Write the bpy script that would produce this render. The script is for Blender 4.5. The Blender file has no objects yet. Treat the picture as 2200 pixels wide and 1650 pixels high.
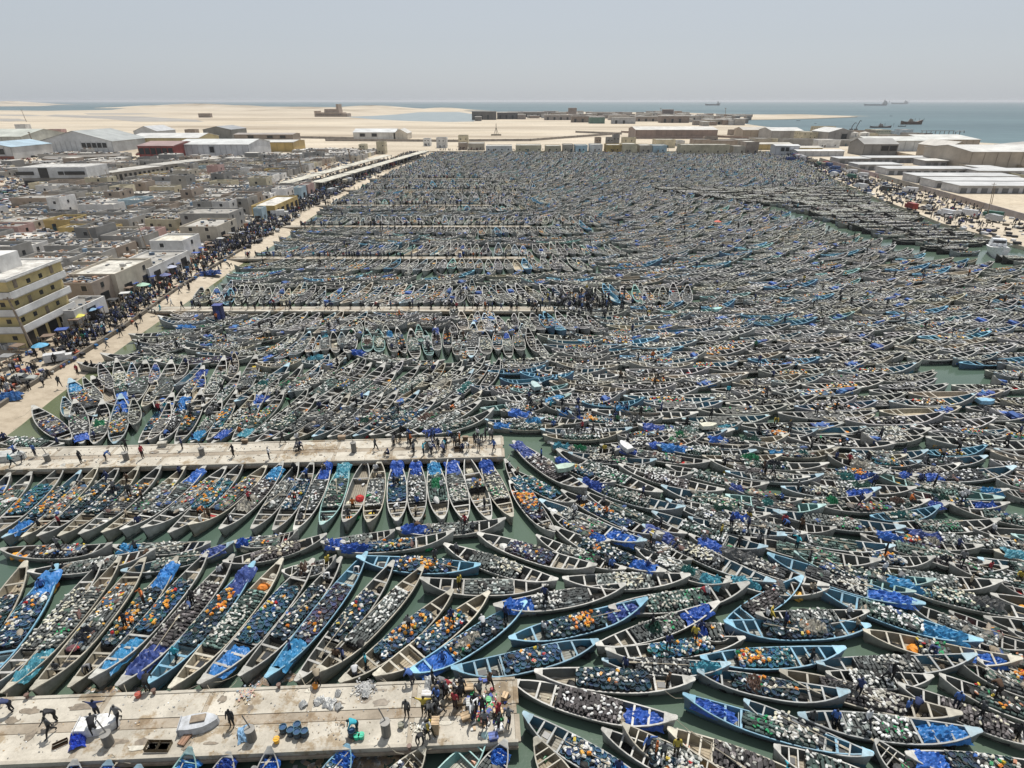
import bpy, math, random
import numpy as np
from mathutils import Vector, Matrix

C = bpy.context.scene
COL = C.collection
R = math.radians
rnd = random.Random(7)

# ---------------------------------------------------------------- camera, sky, sun, exposure
F_PX, CAM_H = 1290.0, 38.0
PITCH = math.atan(608.0 / F_PX)
cam_data = bpy.data.cameras.new('camera')
cam = bpy.data.objects.new('camera', cam_data)
COL.objects.link(cam)
cam.location = (0, 0, CAM_H)
cam.rotation_euler = (math.pi / 2 - PITCH, 0, 0)
cam_data.sensor_width = 36.0
cam_data.lens = F_PX / 2200.0 * 36.0
cam_data.clip_start = 0.5
cam_data.clip_end = 90000
C.camera = cam

SUN_EL, SUN_AZ = R(64), R(14)          # azimuth from +Y towards +X
world = bpy.data.worlds.new('World')
C.world = world
world.use_nodes = True
wn = world.node_tree
wn.nodes.clear()
sky = wn.nodes.new('ShaderNodeTexSky')
sky.sky_type = 'NISHITA'
sky.sun_disc = False
sky.sun_elevation = SUN_EL
sky.sun_rotation = SUN_AZ
sky.altitude = 0
sky.air_density = 1.0
sky.dust_density = 1.0
sky.ozone_density = 1.0
hs = wn.nodes.new('ShaderNodeHueSaturation')
hs.inputs['Saturation'].default_value = 0.45
bg = wn.nodes.new('ShaderNodeBackground')
bg.inputs['Strength'].default_value = 0.085
wo = wn.nodes.new('ShaderNodeOutputWorld')
wn.links.new(sky.outputs[0], hs.inputs['Color'])
veil = wn.nodes.new('ShaderNodeMix')      # the even white veil of a hazy day over the whole dome
veil.data_type = 'RGBA'
veil.inputs[0].default_value = 0.6
veil.inputs[7].default_value = (6.5, 7.15, 8.0, 1)
wn.links.new(hs.outputs[0], veil.inputs[6])
wn.links.new(veil.outputs[2], bg.inputs[0])
wn.links.new(bg.outputs[0], wo.inputs[0])

sun_d = bpy.data.lights.new('sun', 'SUN')
sun_d.energy = 4.7
sun_d.angle = R(0.6)
sun_d.color = (1.0, 0.96, 0.89)
sun = bpy.data.objects.new('sun', sun_d)
COL.objects.link(sun)
d = Vector((math.sin(SUN_AZ) * math.cos(SUN_EL), math.cos(SUN_AZ) * math.cos(SUN_EL), math.sin(SUN_EL)))
sun.rotation_euler = d.to_track_quat('Z', 'Y').to_euler()
C.view_settings.view_transform = 'Standard'
C.view_settings.look = 'None'
C.view_settings.exposure = 0.0
C.view_settings.gamma = 1.0
C.cycles.max_bounces = 4
C.cycles.diffuse_bounces = 2
C.cycles.glossy_bounces = 2
C.cycles.transparent_max_bounces = 4


def at(px, py, z=0.0):
    """the place at height z which the photograph shows at pixel px, py (surveyed from the drone's position)"""
    x = (px - 1100) / F_PX
    y = (825 - py) / F_PX
    c, s = math.cos(PITCH), math.sin(PITCH)
    t = (CAM_H - z) / (s - y * c)
    return Vector((x * t, (c + y * s) * t, z))


def to_px(x, y, z=0.0):
    c, s = math.cos(PITCH), math.sin(PITCH)
    h = z - CAM_H
    Z = y * c - h * s
    Y = y * s + h * c
    if Z < 1:
        return None
    return 1100 + F_PX * x / Z, 825 - F_PX * Y / Z


def in_view(x, y, z=1.0, m=60):
    p = to_px(x, y, z)
    return p is not None and -m < p[0] < 2200 + m and p[1] < 1650 + m


# ---------------------------------------------------------------- materials
MATS = {}


def nmat(name):
    m = bpy.data.materials.new(name)
    m.use_nodes = True
    nt = m.node_tree
    return m, nt, nt.nodes['Principled BSDF']


def ramp(nt, fac, stops):
    r = nt.nodes.new('ShaderNodeValToRGB')
    el = r.color_ramp.elements
    while len(el) < len(stops):
        el.new(0.5)
    for e, (p, c) in zip(el, stops):
        e.position = p
        e.color = (*c, 1) if len(c) == 3 else c
    nt.links.new(fac, r.inputs[0])
    return r.outputs[0]


def noise(nt, scale, detail=4, coord='Object', rough=0.6, stretch=None):
    tc = nt.nodes.new('ShaderNodeTexCoord')
    n = nt.nodes.new('ShaderNodeTexNoise')
    n.inputs['Scale'].default_value = scale
    n.inputs['Detail'].default_value = detail
    n.inputs['Roughness'].default_value = rough
    src = tc.outputs[coord]
    if coord == 'World':
        pass
    if stretch:
        mp = nt.nodes.new('ShaderNodeMapping')
        mp.inputs['Scale'].default_value = stretch
        nt.links.new(src, mp.inputs[0])
        src = mp.outputs[0]
    nt.links.new(src, n.inputs['Vector'])
    return n.outputs['Fac']


def wnoise(nt, scale, detail=4, rough=0.6, stretch=(1, 1, 1)):
    g = nt.nodes.new('ShaderNodeNewGeometry')
    mp = nt.nodes.new('ShaderNodeMapping')
    mp.inputs['Scale'].default_value = stretch
    n = nt.nodes.new('ShaderNodeTexNoise')
    n.inputs['Scale'].default_value = scale
    n.inputs['Detail'].default_value = detail
    n.inputs['Roughness'].default_value = rough
    nt.links.new(g.outputs['Position'], mp.inputs[0])
    nt.links.new(mp.outputs[0], n.inputs['Vector'])
    return n.outputs['Fac']


def mixc(nt, fac, a, b, mode='MIX'):
    m = nt.nodes.new('ShaderNodeMix')
    m.data_type = 'RGBA'
    m.blend_type = mode
    for v, i in ((fac, 0), (a, 6), (b, 7)):
        if isinstance(v, (int, float)):
            m.inputs[i].default_value = v
        elif isinstance(v, tuple):
            m.inputs[i].default_value = (*v, 1)
        else:
            nt.links.new(v, m.inputs[i])
    return m.outputs[2]


def bump(nt, b, h, strength=0.3, dist=0.05):
    n = nt.nodes.new('ShaderNodeBump')
    n.inputs['Strength'].default_value = strength
    n.inputs['Distance'].default_value = dist
    nt.links.new(h, n.inputs['Height'])
    nt.links.new(n.outputs[0], b.inputs['Normal'])


def objcol(nt):
    o = nt.nodes.new('ShaderNodeObjectInfo')
    return o


def mat_paint(name, wear=0.5, dirt=(0.12, 0.10, 0.08), rough=0.6, scale=3.0, lo=0.45, hi=0.75):
    """worn paint: the object's own colour, with rubbed and dirty patches"""
    m, nt, b = nmat(name)
    o = objcol(nt)
    n1 = wnoise(nt, scale, 5, 0.7)
    n2 = wnoise(nt, scale * 0.28, 3, 0.6)
    f1 = ramp(nt, n1, [(lo, (0, 0, 0)), (hi, (1, 1, 1))])
    c1 = mixc(nt, f1, o.outputs['Color'], dirt)
    mm = nt.nodes.new('ShaderNodeMath')
    mm.operation = 'MULTIPLY'
    mm.inputs[1].default_value = wear
    nt.links.new(f1, mm.inputs[0])
    c1 = mixc(nt, mm.outputs[0], o.outputs['Color'], dirt)
    f2 = ramp(nt, n2, [(0.3, (0.72, 0.72, 0.72)), (0.7, (1.12, 1.12, 1.12))])
    c2 = mixc(nt, 1.0, c1, f2, 'MULTIPLY')
    nt.links.new(c2, b.inputs['Base Color'])
    b.inputs['Roughness'].default_value = rough
    bump(nt, b, n1, 0.25, 0.02)
    MATS[name] = m
    return m


mat_paint('worn_paint', 0.55)
mat_paint('hull_paint', 0.75, (0.13, 0.12, 0.10), 0.55, 2.2, 0.42, 0.8)
mat_paint('boat_floor', 0.8, (0.17, 0.14, 0.10), 0.8, 2.6, 0.4, 0.75)
_nt = MATS['boat_floor'].node_tree
_tc = _nt.nodes.new('ShaderNodeTexCoord')
_wv = _nt.nodes.new('ShaderNodeTexWave')
_wv.bands_direction = 'Y'
_wv.inputs['Scale'].default_value = 1.6
_wv.inputs['Distortion'].default_value = 0.4
_nt.links.new(_tc.outputs['Object'], _wv.inputs['Vector'])
_b = _nt.nodes['Principled BSDF']
_old = _b.inputs['Base Color'].links[0].from_socket
_mx = _nt.nodes.new('ShaderNodeMix')
_mx.data_type = 'RGBA'
_mx.blend_type = 'MULTIPLY'
_mx.inputs[0].default_value = 1.0
_rp = _nt.nodes.new('ShaderNodeValToRGB')
_rp.color_ramp.elements[0].position = 0.04
_rp.color_ramp.elements[0].color = (0.45, 0.42, 0.38, 1)
_rp.color_ramp.elements[1].position = 0.2
_nt.links.new(_wv.outputs['Fac'], _rp.inputs[0])
_nt.links.new(_old, _mx.inputs[6])
_nt.links.new(_rp.outputs[0], _mx.inputs[7])
_nt.links.new(_mx.outputs[2], _b.inputs['Base Color'])
mat_paint('plaster', 0.35, (0.22, 0.19, 0.16), 0.9, 0.9, 0.45, 0.8)
mat_paint('roof_top', 0.6, (0.16, 0.15, 0.13), 0.9, 0.5, 0.42, 0.62)
mat_paint('cloth', 0.25, (0.04, 0.04, 0.05), 0.7, 6.0)
mat_paint('tarp_sheet', 0.25, (0.01, 0.02, 0.09), 0.45, 4.0)
mat_paint('plastic', 0.15, (0.1, 0.09, 0.08), 0.4, 9.0)
mat_paint('sheet_metal', 0.25, (0.2, 0.19, 0.18), 0.5, 0.4, 0.5, 0.8)


def flat_mat(name, col, rough=0.7, vary=0.25, scale=2.0):
    m, nt, b = nmat(name)
    n = wnoise(nt, scale, 4)
    lo = tuple(c * (1 - vary) for c in col)
    hi = tuple(min(1, c * (1 + vary)) for c in col)
    nt.links.new(ramp(nt, n, [(0.35, lo), (0.65, hi)]), b.inputs['Base Color'])
    b.inputs['Roughness'].default_value = rough
    MATS[name] = m
    return m


flat_mat('dark_pane', (0.02, 0.022, 0.025), 0.35)
flat_mat('tyre_rubber', (0.02, 0.02, 0.02), 0.8)
flat_mat('rope_fibre', (0.35, 0.31, 0.24), 0.9)
flat_mat('wood_grey', (0.25, 0.20, 0.15), 0.85)
flat_mat('rock_brown', (0.16, 0.13, 0.10), 0.95)

# vertex-coloured material for many-coloured small meshes; instance tint multiplies it
def mat_vcol(name, inst=False, rough=0.7):
    m, nt, b = nmat(name)
    a = nt.nodes.new('ShaderNodeAttribute')
    a.attribute_name = 'Col'
    c = a.outputs['Color']
    if inst:
        t = nt.nodes.new('ShaderNodeAttribute')
        t.attribute_type = 'INSTANCER'
        t.attribute_name = 'tint'
        c = mixc(nt, 1.0, c, t.outputs['Color'], 'MULTIPLY')
    else:
        o = objcol(nt)
        c = mixc(nt, 1.0, c, o.outputs['Color'], 'MULTIPLY')
    n = wnoise(nt, 2.5, 4)
    c = mixc(nt, 1.0, c, ramp(nt, n, [(0.3, (0.7, 0.7, 0.7)), (0.7, (1.15, 1.15, 1.15))]), 'MULTIPLY')
    nt.links.new(c, b.inputs['Base Color'])
    b.inputs['Roughness'].default_value = rough
    MATS[name] = m
    return m


mat_vcol('coloured')
mat_vcol('coloured_many', True)

# ground sand
def mat_sand():
    m, nt, b = nmat('sand')
    n1 = wnoise(nt, 0.02, 5, 0.6, (0.35, 1, 1))
    n2 = wnoise(nt, 0.6, 5, 0.7)
    n3 = wnoise(nt, 0.0035, 5, 0.65, (0.25, 1.6, 1))
    c1 = ramp(nt, n1, [(0.3, (0.41, 0.35, 0.265)), (0.55, (0.51, 0.445, 0.35)), (0.75, (0.59, 0.53, 0.43))])
    c3 = ramp(nt, n3, [(0.36, (0.66, 0.62, 0.58)), (0.5, (1, 1, 1)), (0.7, (1.08, 1.05, 1.0))])
    c = mixc(nt, 1.0, c1, c3, 'MULTIPLY')
    c = mixc(nt, 1.0, c, ramp(nt, n2, [(0.35, (0.80, 0.78, 0.76)), (0.6, (1.05, 1.05, 1.05))]), 'MULTIPLY')
    nt.links.new(c, b.inputs['Base Color'])
    b.inputs['Roughness'].default_value = 0.95
    bump(nt, b, n2, 0.3, 0.1)
    MATS['sand'] = m


mat_sand()


def mat_town():
    m, nt, b = nmat('town_ground')
    n1 = wnoise(nt, 0.08, 5)
    n2 = wnoise(nt, 1.4, 5, 0.75)
    c1 = ramp(nt, n1, [(0.35, (0.36, 0.32, 0.27)), (0.65, (0.55, 0.50, 0.42))])
    c = mixc(nt, 1.0, c1, ramp(nt, n2, [(0.4, (0.45, 0.44, 0.43)), (0.55, (1, 1, 1))]), 'MULTIPLY')
    nt.links.new(c, b.inputs['Base Color'])
    b.inputs['Roughness'].default_value = 0.95
    MATS['town_ground'] = m


mat_town()


def mat_concrete(name='pier_concrete', a=(0.34, 0.31, 0.26), c=(0.52, 0.485, 0.42)):
    m, nt, b = nmat(name)
    n1 = wnoise(nt, 0.5, 6, 0.65)
    n2 = wnoise(nt, 6.0, 5, 0.7)
    n3 = wnoise(nt, 0.35, 5, 0.75)
    c1 = ramp(nt, n1, [(0.3, a), (0.62, c)])
    stain = ramp(nt, n3, [(0.53, (1, 1, 1)), (0.60, (0.68, 0.59, 0.48)), (0.70, (0.46, 0.39, 0.32))])
    cc = mixc(nt, 1.0, c1, stain, 'MULTIPLY')
    cc = mixc(nt, 1.0, cc, ramp(nt, n2, [(0.3, (0.86, 0.86, 0.86)), (0.6, (1.04, 1.04, 1.04))]), 'MULTIPLY')
    o = objcol(nt)
    cc = mixc(nt, 1.0, cc, o.outputs['Color'], 'MULTIPLY')
    nt.links.new(cc, b.inputs['Base Color'])
    b.inputs['Roughness'].default_value = 0.9
    bump(nt, b, n2, 0.3, 0.02)
    MATS[name] = m


mat_concrete()


def mat_water(name, shallow, deep, scale, rough=0.12, strength=0.25, streak=None):
    m, nt, b = nmat(name)
    n1 = wnoise(nt, 0.03, 4)
    w = wnoise(nt, scale, 4, 0.6)
    c = ramp(nt, n1, [(0.35, deep), (0.65, shallow)])
    if streak:
        n2 = wnoise(nt, 0.002, 5, 0.6, (0.12, 1.0, 1))
        c = mixc(nt, 1.0, c, ramp(nt, n2, [(0.4, (0.8, 0.82, 0.84)), (0.6, (1.15, 1.12, 1.1))]), 'MULTIPLY')
    nt.links.new(c, b.inputs['Base Color'])
    b.inputs['Roughness'].default_value = rough
    b.inputs['IOR'].default_value = 1.33
    bump(nt, b, w, strength, 0.12)
    MATS[name] = m


mat_water('harbour_water', (0.11, 0.15, 0.11), (0.06, 0.098, 0.078), 2.2, 0.09, 0.10)
mat_water('shallow_water', (0.155, 0.16, 0.085), (0.10, 0.125, 0.07), 2.2, 0.09, 0.10)
mat_water('sea_water', (0.095, 0.15, 0.17), (0.075, 0.125, 0.145), 0.25, 0.55, 0.4, True)
MATS['sea_water'].node_tree.nodes['Principled BSDF'].inputs['Specular IOR Level'].default_value = 0.28
mat_water('lagoon_water', (0.26, 0.30, 0.30), (0.19, 0.235, 0.245), 0.3, 0.3)


# ---------------------------------------------------------------- mesh helpers
class MB:
    """collects shapes, then becomes one mesh"""
    def __init__(s):
        s.v, s.f, s.c = [], [], []
        s.col = (1, 1, 1)

    def add(s, vs, fs, col=None):
        o = len(s.v)
        s.v.extend(vs)
        for f in fs:
            s.f.append(tuple(i + o for i in f))
            s.c.append(col or s.col)
        return s

    def box(s, cx, cy, cz, dx, dy, dz, rz=0.0, col=None, taper=1.0, tilt=0.0):
        """centre x,y, base z, full sizes"""
        ca, sa = math.cos(rz), math.sin(rz)
        vs = []
        for k, (zz, t) in enumerate(((0, 1.0), (dz, taper))):
            for sx, sy in ((-1, -1), (1, -1), (1, 1), (-1, 1)):
                x, y = sx * dx / 2 * t, sy * dy / 2 * t
                z = cz + zz + tilt * x
                vs.append((cx + x * ca - y * sa, cy + x * sa + y * ca, z))
        return s.add(vs, [(3, 2, 1, 0), (4, 5, 6, 7), (0, 1, 5, 4), (1, 2, 6, 5), (2, 3, 7, 6), (3, 0, 4, 7)], col)

    def cyl(s, cx, cy, z0, z1, r0, r1=None, n=8, col=None, cap=True, tilt=(0, 0)):
        r1 = r0 if r1 is None else r1
        vs = []
        for z, r in ((z0, r0), (z1, r1)):
            k = (z - z0)
            for i in range(n):
                a = 2 * math.pi * i / n
                vs.append((cx + r * math.cos(a) + tilt[0] * k, cy + r * math.sin(a) + tilt[1] * k, z))
        fs = [(i, (i + 1) % n, n + (i + 1) % n, n + i) for i in range(n)]
        if cap:
            fs += [tuple(range(n - 1, -1, -1)), tuple(range(n, 2 * n))]
        return s.add(vs, fs, col)

    def tube(s, pts, r, n=5, col=None):
        pts = [Vector(p) for p in pts]
        vs, fs = [], []
        for k, p in enumerate(pts):
            d = (pts[min(k + 1, len(pts) - 1)] - pts[max(k - 1, 0)]).normalized()
            a = d.cross(Vector((0, 0, 1)))
            a = a.normalized() if a.length > 1e-4 else Vector((1, 0, 0))
            b = d.cross(a)
            rr = r[k] if isinstance(r, (list, tuple)) else r
            for i in range(n):
                t = 2 * math.pi * i / n
                vs.append(tuple(p + a * rr * math.cos(t) + b * rr * math.sin(t)))
        for k in range(len(pts) - 1):
            for i in range(n):
                fs.append((k * n + i, k * n + (i + 1) % n, (k + 1) * n + (i + 1) % n, (k + 1) * n + i))
        fs.append(tuple(range(n - 1, -1, -1)))
        fs.append(tuple((len(pts) - 1) * n + i for i in range(n)))
        return s.add(vs, fs, col)

    def ell(s, c, r, n=8, m=5, col=None):
        vs, fs = [], []
        for j in range(1, m):
            ph = math.pi * j / m
            for i in range(n):
                a = 2 * math.pi * i / n
                vs.append((c[0] + r[0] * math.sin(ph) * math.cos(a), c[1] + r[1] * math.sin(ph) * math.sin(a), c[2] + r[2] * math.cos(ph)))
        for j in range(m - 2):
            for i in range(n):
                fs.append((j * n + i, (j + 1) * n + i, (j + 1) * n + (i + 1) % n, j * n + (i + 1) % n))
        fs.append(tuple(range(n)))
        fs.append(tuple((m - 2) * n + i for i in range(n - 1, -1, -1)))
        return s.add(vs, fs, col)

    def mesh(s, name, mat, smooth=False):
        me = bpy.data.meshes.new(name)
        me.from_pydata([tuple(v) for v in s.v], [], s.f)
        mats = mat if isinstance(mat, (list, tuple)) else [mat]
        for q in mats:
            me.materials.append(MATS[q])
        if any(c != (1, 1, 1) for c in s.c):
            a = me.color_attributes.new('Col', 'FLOAT_COLOR', 'CORNER')
            n = np.array([len(f) for f in s.f])
            cc = np.repeat(np.array([(*c[:3], 1.0) for c in s.c], dtype=np.float32), n, axis=0)
            a.data.foreach_set('color', cc.ravel())
        if smooth:
            me.polygons.foreach_set('use_smooth', [True] * len(me.polygons))
        me.update()
        return me


def obj(name, me, parent=None, loc=(0, 0, 0), rz=0.0, col=None, scale=None):
    o = bpy.data.objects.new(name, me)
    COL.objects.link(o)
    if parent is not None:
        o.parent = parent
    o.location = loc
    if rz:
        o.rotation_euler = (0, 0, rz)
    if col is not None:
        o.color = (*col[:3], 1)
    if scale is not None:
        o.scale = scale
    return o


def tag(o, label, cat, group=None, kind=None):
    o['label'] = label
    o['category'] = cat
    if group:
        o['group'] = group
    if kind:
        o['kind'] = kind
    return o


def struct(o, kind='structure', label=None):
    o['kind'] = kind
    if label:
        o['label'] = label
    return o


def thing(name, label, cat, loc=(0, 0, 0), rz=0.0, group=None, scale=None):
    o = obj(name, None, None, loc, rz, scale=scale)
    o.empty_display_size = 0.2
    return tag(o, label, cat, group)


_U = ['first', 'second', 'third', 'fourth', 'fifth', 'sixth', 'seventh', 'eighth', 'ninth']
_T = ['twenty', 'thirty', 'forty', 'fifty', 'sixty', 'seventy', 'eighty', 'ninety']
ORD = _U + ['tenth', 'eleventh', 'twelfth', 'thirteenth', 'fourteenth', 'fifteenth', 'sixteenth', 'seventeenth', 'eighteenth', 'nineteenth']
for _w in _T:
    ORD += [_w[:-1] + 'ieth'] + [_w + '-' + u for u in _U]
ORD += ['hundredth'] * 200


def many(name, pts, protos, mat_unused=None):
    """ONE object that draws many small copies: pts = [(x,y,z, rx,ry,rz, sx,sy,sz, which, (r,g,b))]"""
    me = bpy.data.meshes.new(name)
    n = len(pts)
    me.vertices.add(n)
    A = np.array([p[:10] for p in pts], dtype=np.float32)
    me.vertices.foreach_set('co', A[:, 0:3].ravel())
    for nm, sl in (('rot', slice(3, 6)), ('scl', slice(6, 9))):
        a = me.attributes.new(nm, 'FLOAT_VECTOR', 'POINT')
        a.data.foreach_set('vector', np.ascontiguousarray(A[:, sl]).ravel())
    a = me.attributes.new('which', 'INT', 'POINT')
    a.data.foreach_set('value', A[:, 9].astype(np.int32))
    a = me.attributes.new('tint', 'FLOAT_COLOR', 'POINT')
    a.data.foreach_set('color', np.array([(*p[10], 1.0) for p in pts], dtype=np.float32).ravel())
    o = obj(name, me)
    ng = bpy.data.node_groups.new(name, 'GeometryNodeTree')
    ng.interface.new_socket('Geometry', in_out='INPUT', socket_type='NodeSocketGeometry')
    ng.interface.new_socket('Geometry', in_out='OUTPUT', socket_type='NodeSocketGeometry')
    N, L = ng.nodes, ng.links
    gi, go = N.new('NodeGroupInput'), N.new('NodeGroupOutput')
    join = N.new('GeometryNodeJoinGeometry')

    def attr(nm, ty):
        q = N.new('GeometryNodeInputNamedAttribute')
        q.data_type = ty
        q.inputs[0].default_value = nm
        return q.outputs[0]
    rot, scl, which = attr('rot', 'FLOAT_VECTOR'), attr('scl', 'FLOAT_VECTOR'), attr('which', 'INT')
    e2r = N.new('FunctionNodeEulerToRotation')
    L.new(rot, e2r.inputs[0])
    for k, po in enumerate(protos):
        oi = N.new('GeometryNodeObjectInfo')
        oi.transform_space = 'ORIGINAL'
        oi.inputs['Object'].default_value = po
        oi.inputs['As Instance'].default_value = False
        cmp_ = N.new('FunctionNodeCompare')
        cmp_.data_type = 'INT'
        cmp_.operation = 'EQUAL'
        L.new(which, cmp_.inputs[2])
        cmp_.inputs[3].default_value = k
        ip = N.new('GeometryNodeInstanceOnPoints')
        L.new(gi.outputs[0], ip.inputs['Points'])
        L.new(cmp_.outputs[0], ip.inputs['Selection'])
        L.new(oi.outputs['Geometry'], ip.inputs['Instance'])
        L.new(e2r.outputs[0], ip.inputs['Rotation'])
        L.new(scl, ip.inputs['Scale'])
        L.new(ip.outputs[0], join.inputs[0])
    L.new(join.outputs[0], go.inputs[0])
    md = o.modifiers.new('scatter', 'NODES')
    md.node_group = ng
    return o


def proto(name, me):
    return bpy.data.objects.new(name, me)
# ---------------------------------------------------------------- the ground, the water
def sheet(name, pts, z, mat, col=None, kind='structure', label=None, skirt=1.5):
    """a level sheet with an edge that goes down into the water"""
    n = len(pts)
    vs = [(p[0], p[1], z) for p in pts]
    fs = [tuple(range(n))]
    if skirt:
        cx = sum(p[0] for p in pts) / n
        cy = sum(p[1] for p in pts) / n
        vs += [(p[0], p[1], z - skirt) for p in pts]
        fs += [(i, i + n, (i + 1) % n + n, (i + 1) % n) for i in range(n)]
    me = bpy.data.meshes.new(name)
    me.from_pydata(vs, [], fs)
    me.materials.append(MATS[mat])
    import bmesh
    bm = bmesh.new()
    bm.from_mesh(me)
    bmesh.ops.recalc_face_normals(bm, faces=bm.faces)
    f0 = max(bm.faces, key=lambda f: f.calc_area())
    if f0.normal.z < 0:
        bmesh.ops.reverse_faces(bm, faces=bm.faces)
    bmesh.ops.triangulate(bm, faces=bm.faces)
    bm.to_mesh(me)
    bm.free()
    o = obj(name, me, col=col)
    return struct(o, kind, label)


def pw(*px):
    return [tuple(at(x, y, 1.0)[:2]) for x, y in px]


sea = sheet('sea', [(-60000, -400), (60000, -400), (60000, 60000), (-60000, 60000)], -0.012, 'sea_water', skirt=0)
RX = [(-100, 140), (185, 143), (205, 143), (230, 148), (262, 153), (330, 168), (400, 188), (440, 197), (480, 207), (524, 208)]


def right_x(y):
    for (a, xa), (b, xb) in zip(RX, RX[1:]):
        if a <= y <= b:
            return xa + (xb - xa) * (y - a) / (b - a)
    return RX[-1][1]


HARB = [(-66, -80), (142, -80)] + [(x + 2, y) for y, x in RX[1:]] + [(-66, 524), (-66, 438), (-75, 310), (-74, 244), (-72, 190)]
harbour = sheet('harbour_water', [(x * 1.02, y) for x, y in HARB], 0.0, 'harbour_water', skirt=0)

# beach and quay on the left: a profile swept along the shore
def shore_x(y):
    t = [(-100, -62), (64, -63.1), (73, -64.5), (93, -65.2), (106, -66), (128, -68.4), (166, -69.8), (200, -70.8), (244, -73.4), (310, -73.5), (385, -70.5), (438, -65), (524, -64)]
    for (a, xa), (b, xb) in zip(t, t[1:]):
        if a <= y <= b:
            return xa + (xb - xa) * (y - a) / (b - a)
    return t[-1][1]


vs, fs = [], []
ys = list(range(-100, 531, 7))
prof = [(-9.0, 1.0), (-5.2, 0.98), (-3.2, 0.62), (-1.2, 0.2), (0.6, -0.12), (4, -0.5)]
for y in ys:
    w = math.sin(y * 0.11) * 0.5 + math.sin(y * 0.037 + 1) * 0.6
    for dx, z in prof:
        vs.append((shore_x(y) + dx + w * (0 if dx < -5 else 1), y, z))
m_ = len(prof)
for i in range(len(ys) - 1):
    for j in range(m_ - 1):
        a = i * m_ + j
        fs.append((a, a + 1, a + m_ + 1, a + m_))
me = bpy.data.meshes.new('beach')
me.from_pydata(vs, [], fs)
me.materials.append(MATS['sand'])
struct(obj('beach', me))
# murky shallows beside the beach, widest at the near end
vs, fs = [], []
ys = list(range(30, 300, 10))
for y in ys:
    vs += [(shore_x(y) - 1, y, 0.006), (shore_x(y) + 1.2 + 3.6 * math.exp(-((y - 70) / 28.0) ** 2) + 0.5 * math.sin(y * 0.3), y, 0.006)]
for i in range(len(ys) - 1):
    fs.append((2 * i, 2 * i + 1, 2 * i + 3, 2 * i + 2))
me = bpy.data.meshes.new('shallow_water')
me.from_pydata(vs, [], fs)
me.materials.append(MATS['shallow_water'])
struct(obj('shallow_water', me))

town_edge = [(0, 0)] + [(shore_x(y) - 8.6, y) for y in (-100, 64, 93, 128, 166, 200, 244, 310, 385, 438, 523)]
sheet('town_ground', town_edge[1:] + [(-3000, 523), (-3000, -100)], 1.0, 'sand')
coast = [(-9000, 521.5)] + [(x + 1, y) for y, x in RX[::-1]] + [(1500, -50), (1500, 603)] + \
    pw((2200, 311), (2100, 306), (2000, 301), (1850, 292), (1740, 283), (1680, 277), (1600, 266), (1570, 259),
       (1600, 257), (1660, 256.5), (1750, 254.5), (1842, 251), (1800, 248), (1700, 246.5), (1560, 245), (1480, 242.5), (1300, 240.5), (1120, 240), (1040, 240.5),
       (1020, 244), (1015, 240), (990, 237), (900, 236), (870, 231.5), (700, 230), (600, 229), (400, 229), (330, 230.5), (270, 232.5), (240, 236), (100, 238), (0, 237)) + [(-9000, 2600)]
sheet('desert', coast, 0.99, 'sand')
# the pale dune strip beyond the left-hand inlet
sheet('far_dune', pw((-60, 229), (80, 228), (120, 226), (60, 224), (20, 222.5), (-60, 222)), 0.98, 'sand')
sheet('lagoon', pw((742, 251), (800, 256), (880, 260), (960, 262), (1018, 261), (1022, 255), (1015, 245), (985, 240.5), (900, 241), (850, 246), (800, 249)), 1.02, 'lagoon_water', skirt=0)
# dark tracks and wet flats on the desert
flat_mat('wet_flat', (0.28, 0.26, 0.235), 0.8, 0.2, 0.01)
for k, pp in enumerate([((120, 246), (200, 248.5), (300, 250), (420, 257), (440, 262), (380, 261), (290, 261.5), (230, 255.5), (150, 252), (90, 249.5)),
                        ((0, 246), (60, 246.5), (110, 249.5), (60, 249.8), (0, 248.5)),
                        ((180, 243.5), (300, 243.2), (350, 245), (260, 246.3), (190, 246)),
                        ((0, 255), (40, 255), (60, 259), (20, 261), (0, 260))]):
    sheet('wet_sand_flat', pw(*pp), 1.03 + 0.01 * k, 'wet_flat', skirt=0)

# low mounds of dune along the coast, real relief
def mound(cx, cy, rx, ry, h, mat='sand', name='dune'):
    vs, fs = [], []
    N, M = 18, 6
    rr = random.Random(int(cx * 7 + cy))
    ph = [rr.uniform(0, 6.28) for _ in range(4)]
    for j in range(M + 1):
        t = j / M
        for i in range(N):
            a = 2 * math.pi * i / N
            k = 1 + 0.2 * math.sin(2 * a + ph[0]) + 0.12 * math.sin(5 * a + ph[1])
            z = h * (math.cos(t * math.pi) * 0.5 + 0.5) * (1 + 0.15 * math.sin(3 * a + ph[2]))
            vs.append((cx + rx * t * k * math.cos(a), cy + ry * t * k * math.sin(a), 0.9 + z - (0.3 if j == M else 0)))
    for j in range(M):
        for i in range(N):
            fs.append((j * N + i, (j + 1) * N + i, (j + 1) * N + (i + 1) % N, j * N + (i + 1) % N))
    me = bpy.data.meshes.new(name)
    me.from_pydata(vs, [], fs)
    me.materials.append(MATS[mat])
    me.polygons.foreach_set('use_smooth', [True] * len(fs))
    return struct(obj(name, me))


for px, py, rx, ry, h in ((420, 231, 420, 110, 16), (520, 232, 300, 80, 11), (330, 232, 260, 80, 10), (640, 233.5, 260, 70, 7), (800, 234, 320, 70, 12), (950, 237, 200, 45, 8),
                          (20, 225, 500, 200, 26), (860, 237, 160, 35, 6), (700, 240, 260, 50, 7), (1700, 249, 190, 25, 3), (1600, 250, 120, 24, 3), (600, 238, 180, 40, 4)):
    p = at(px, py, 1)
    mound(p.x, p.y, rx * 1.22, ry * 1.22, h * 1.25)

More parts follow.
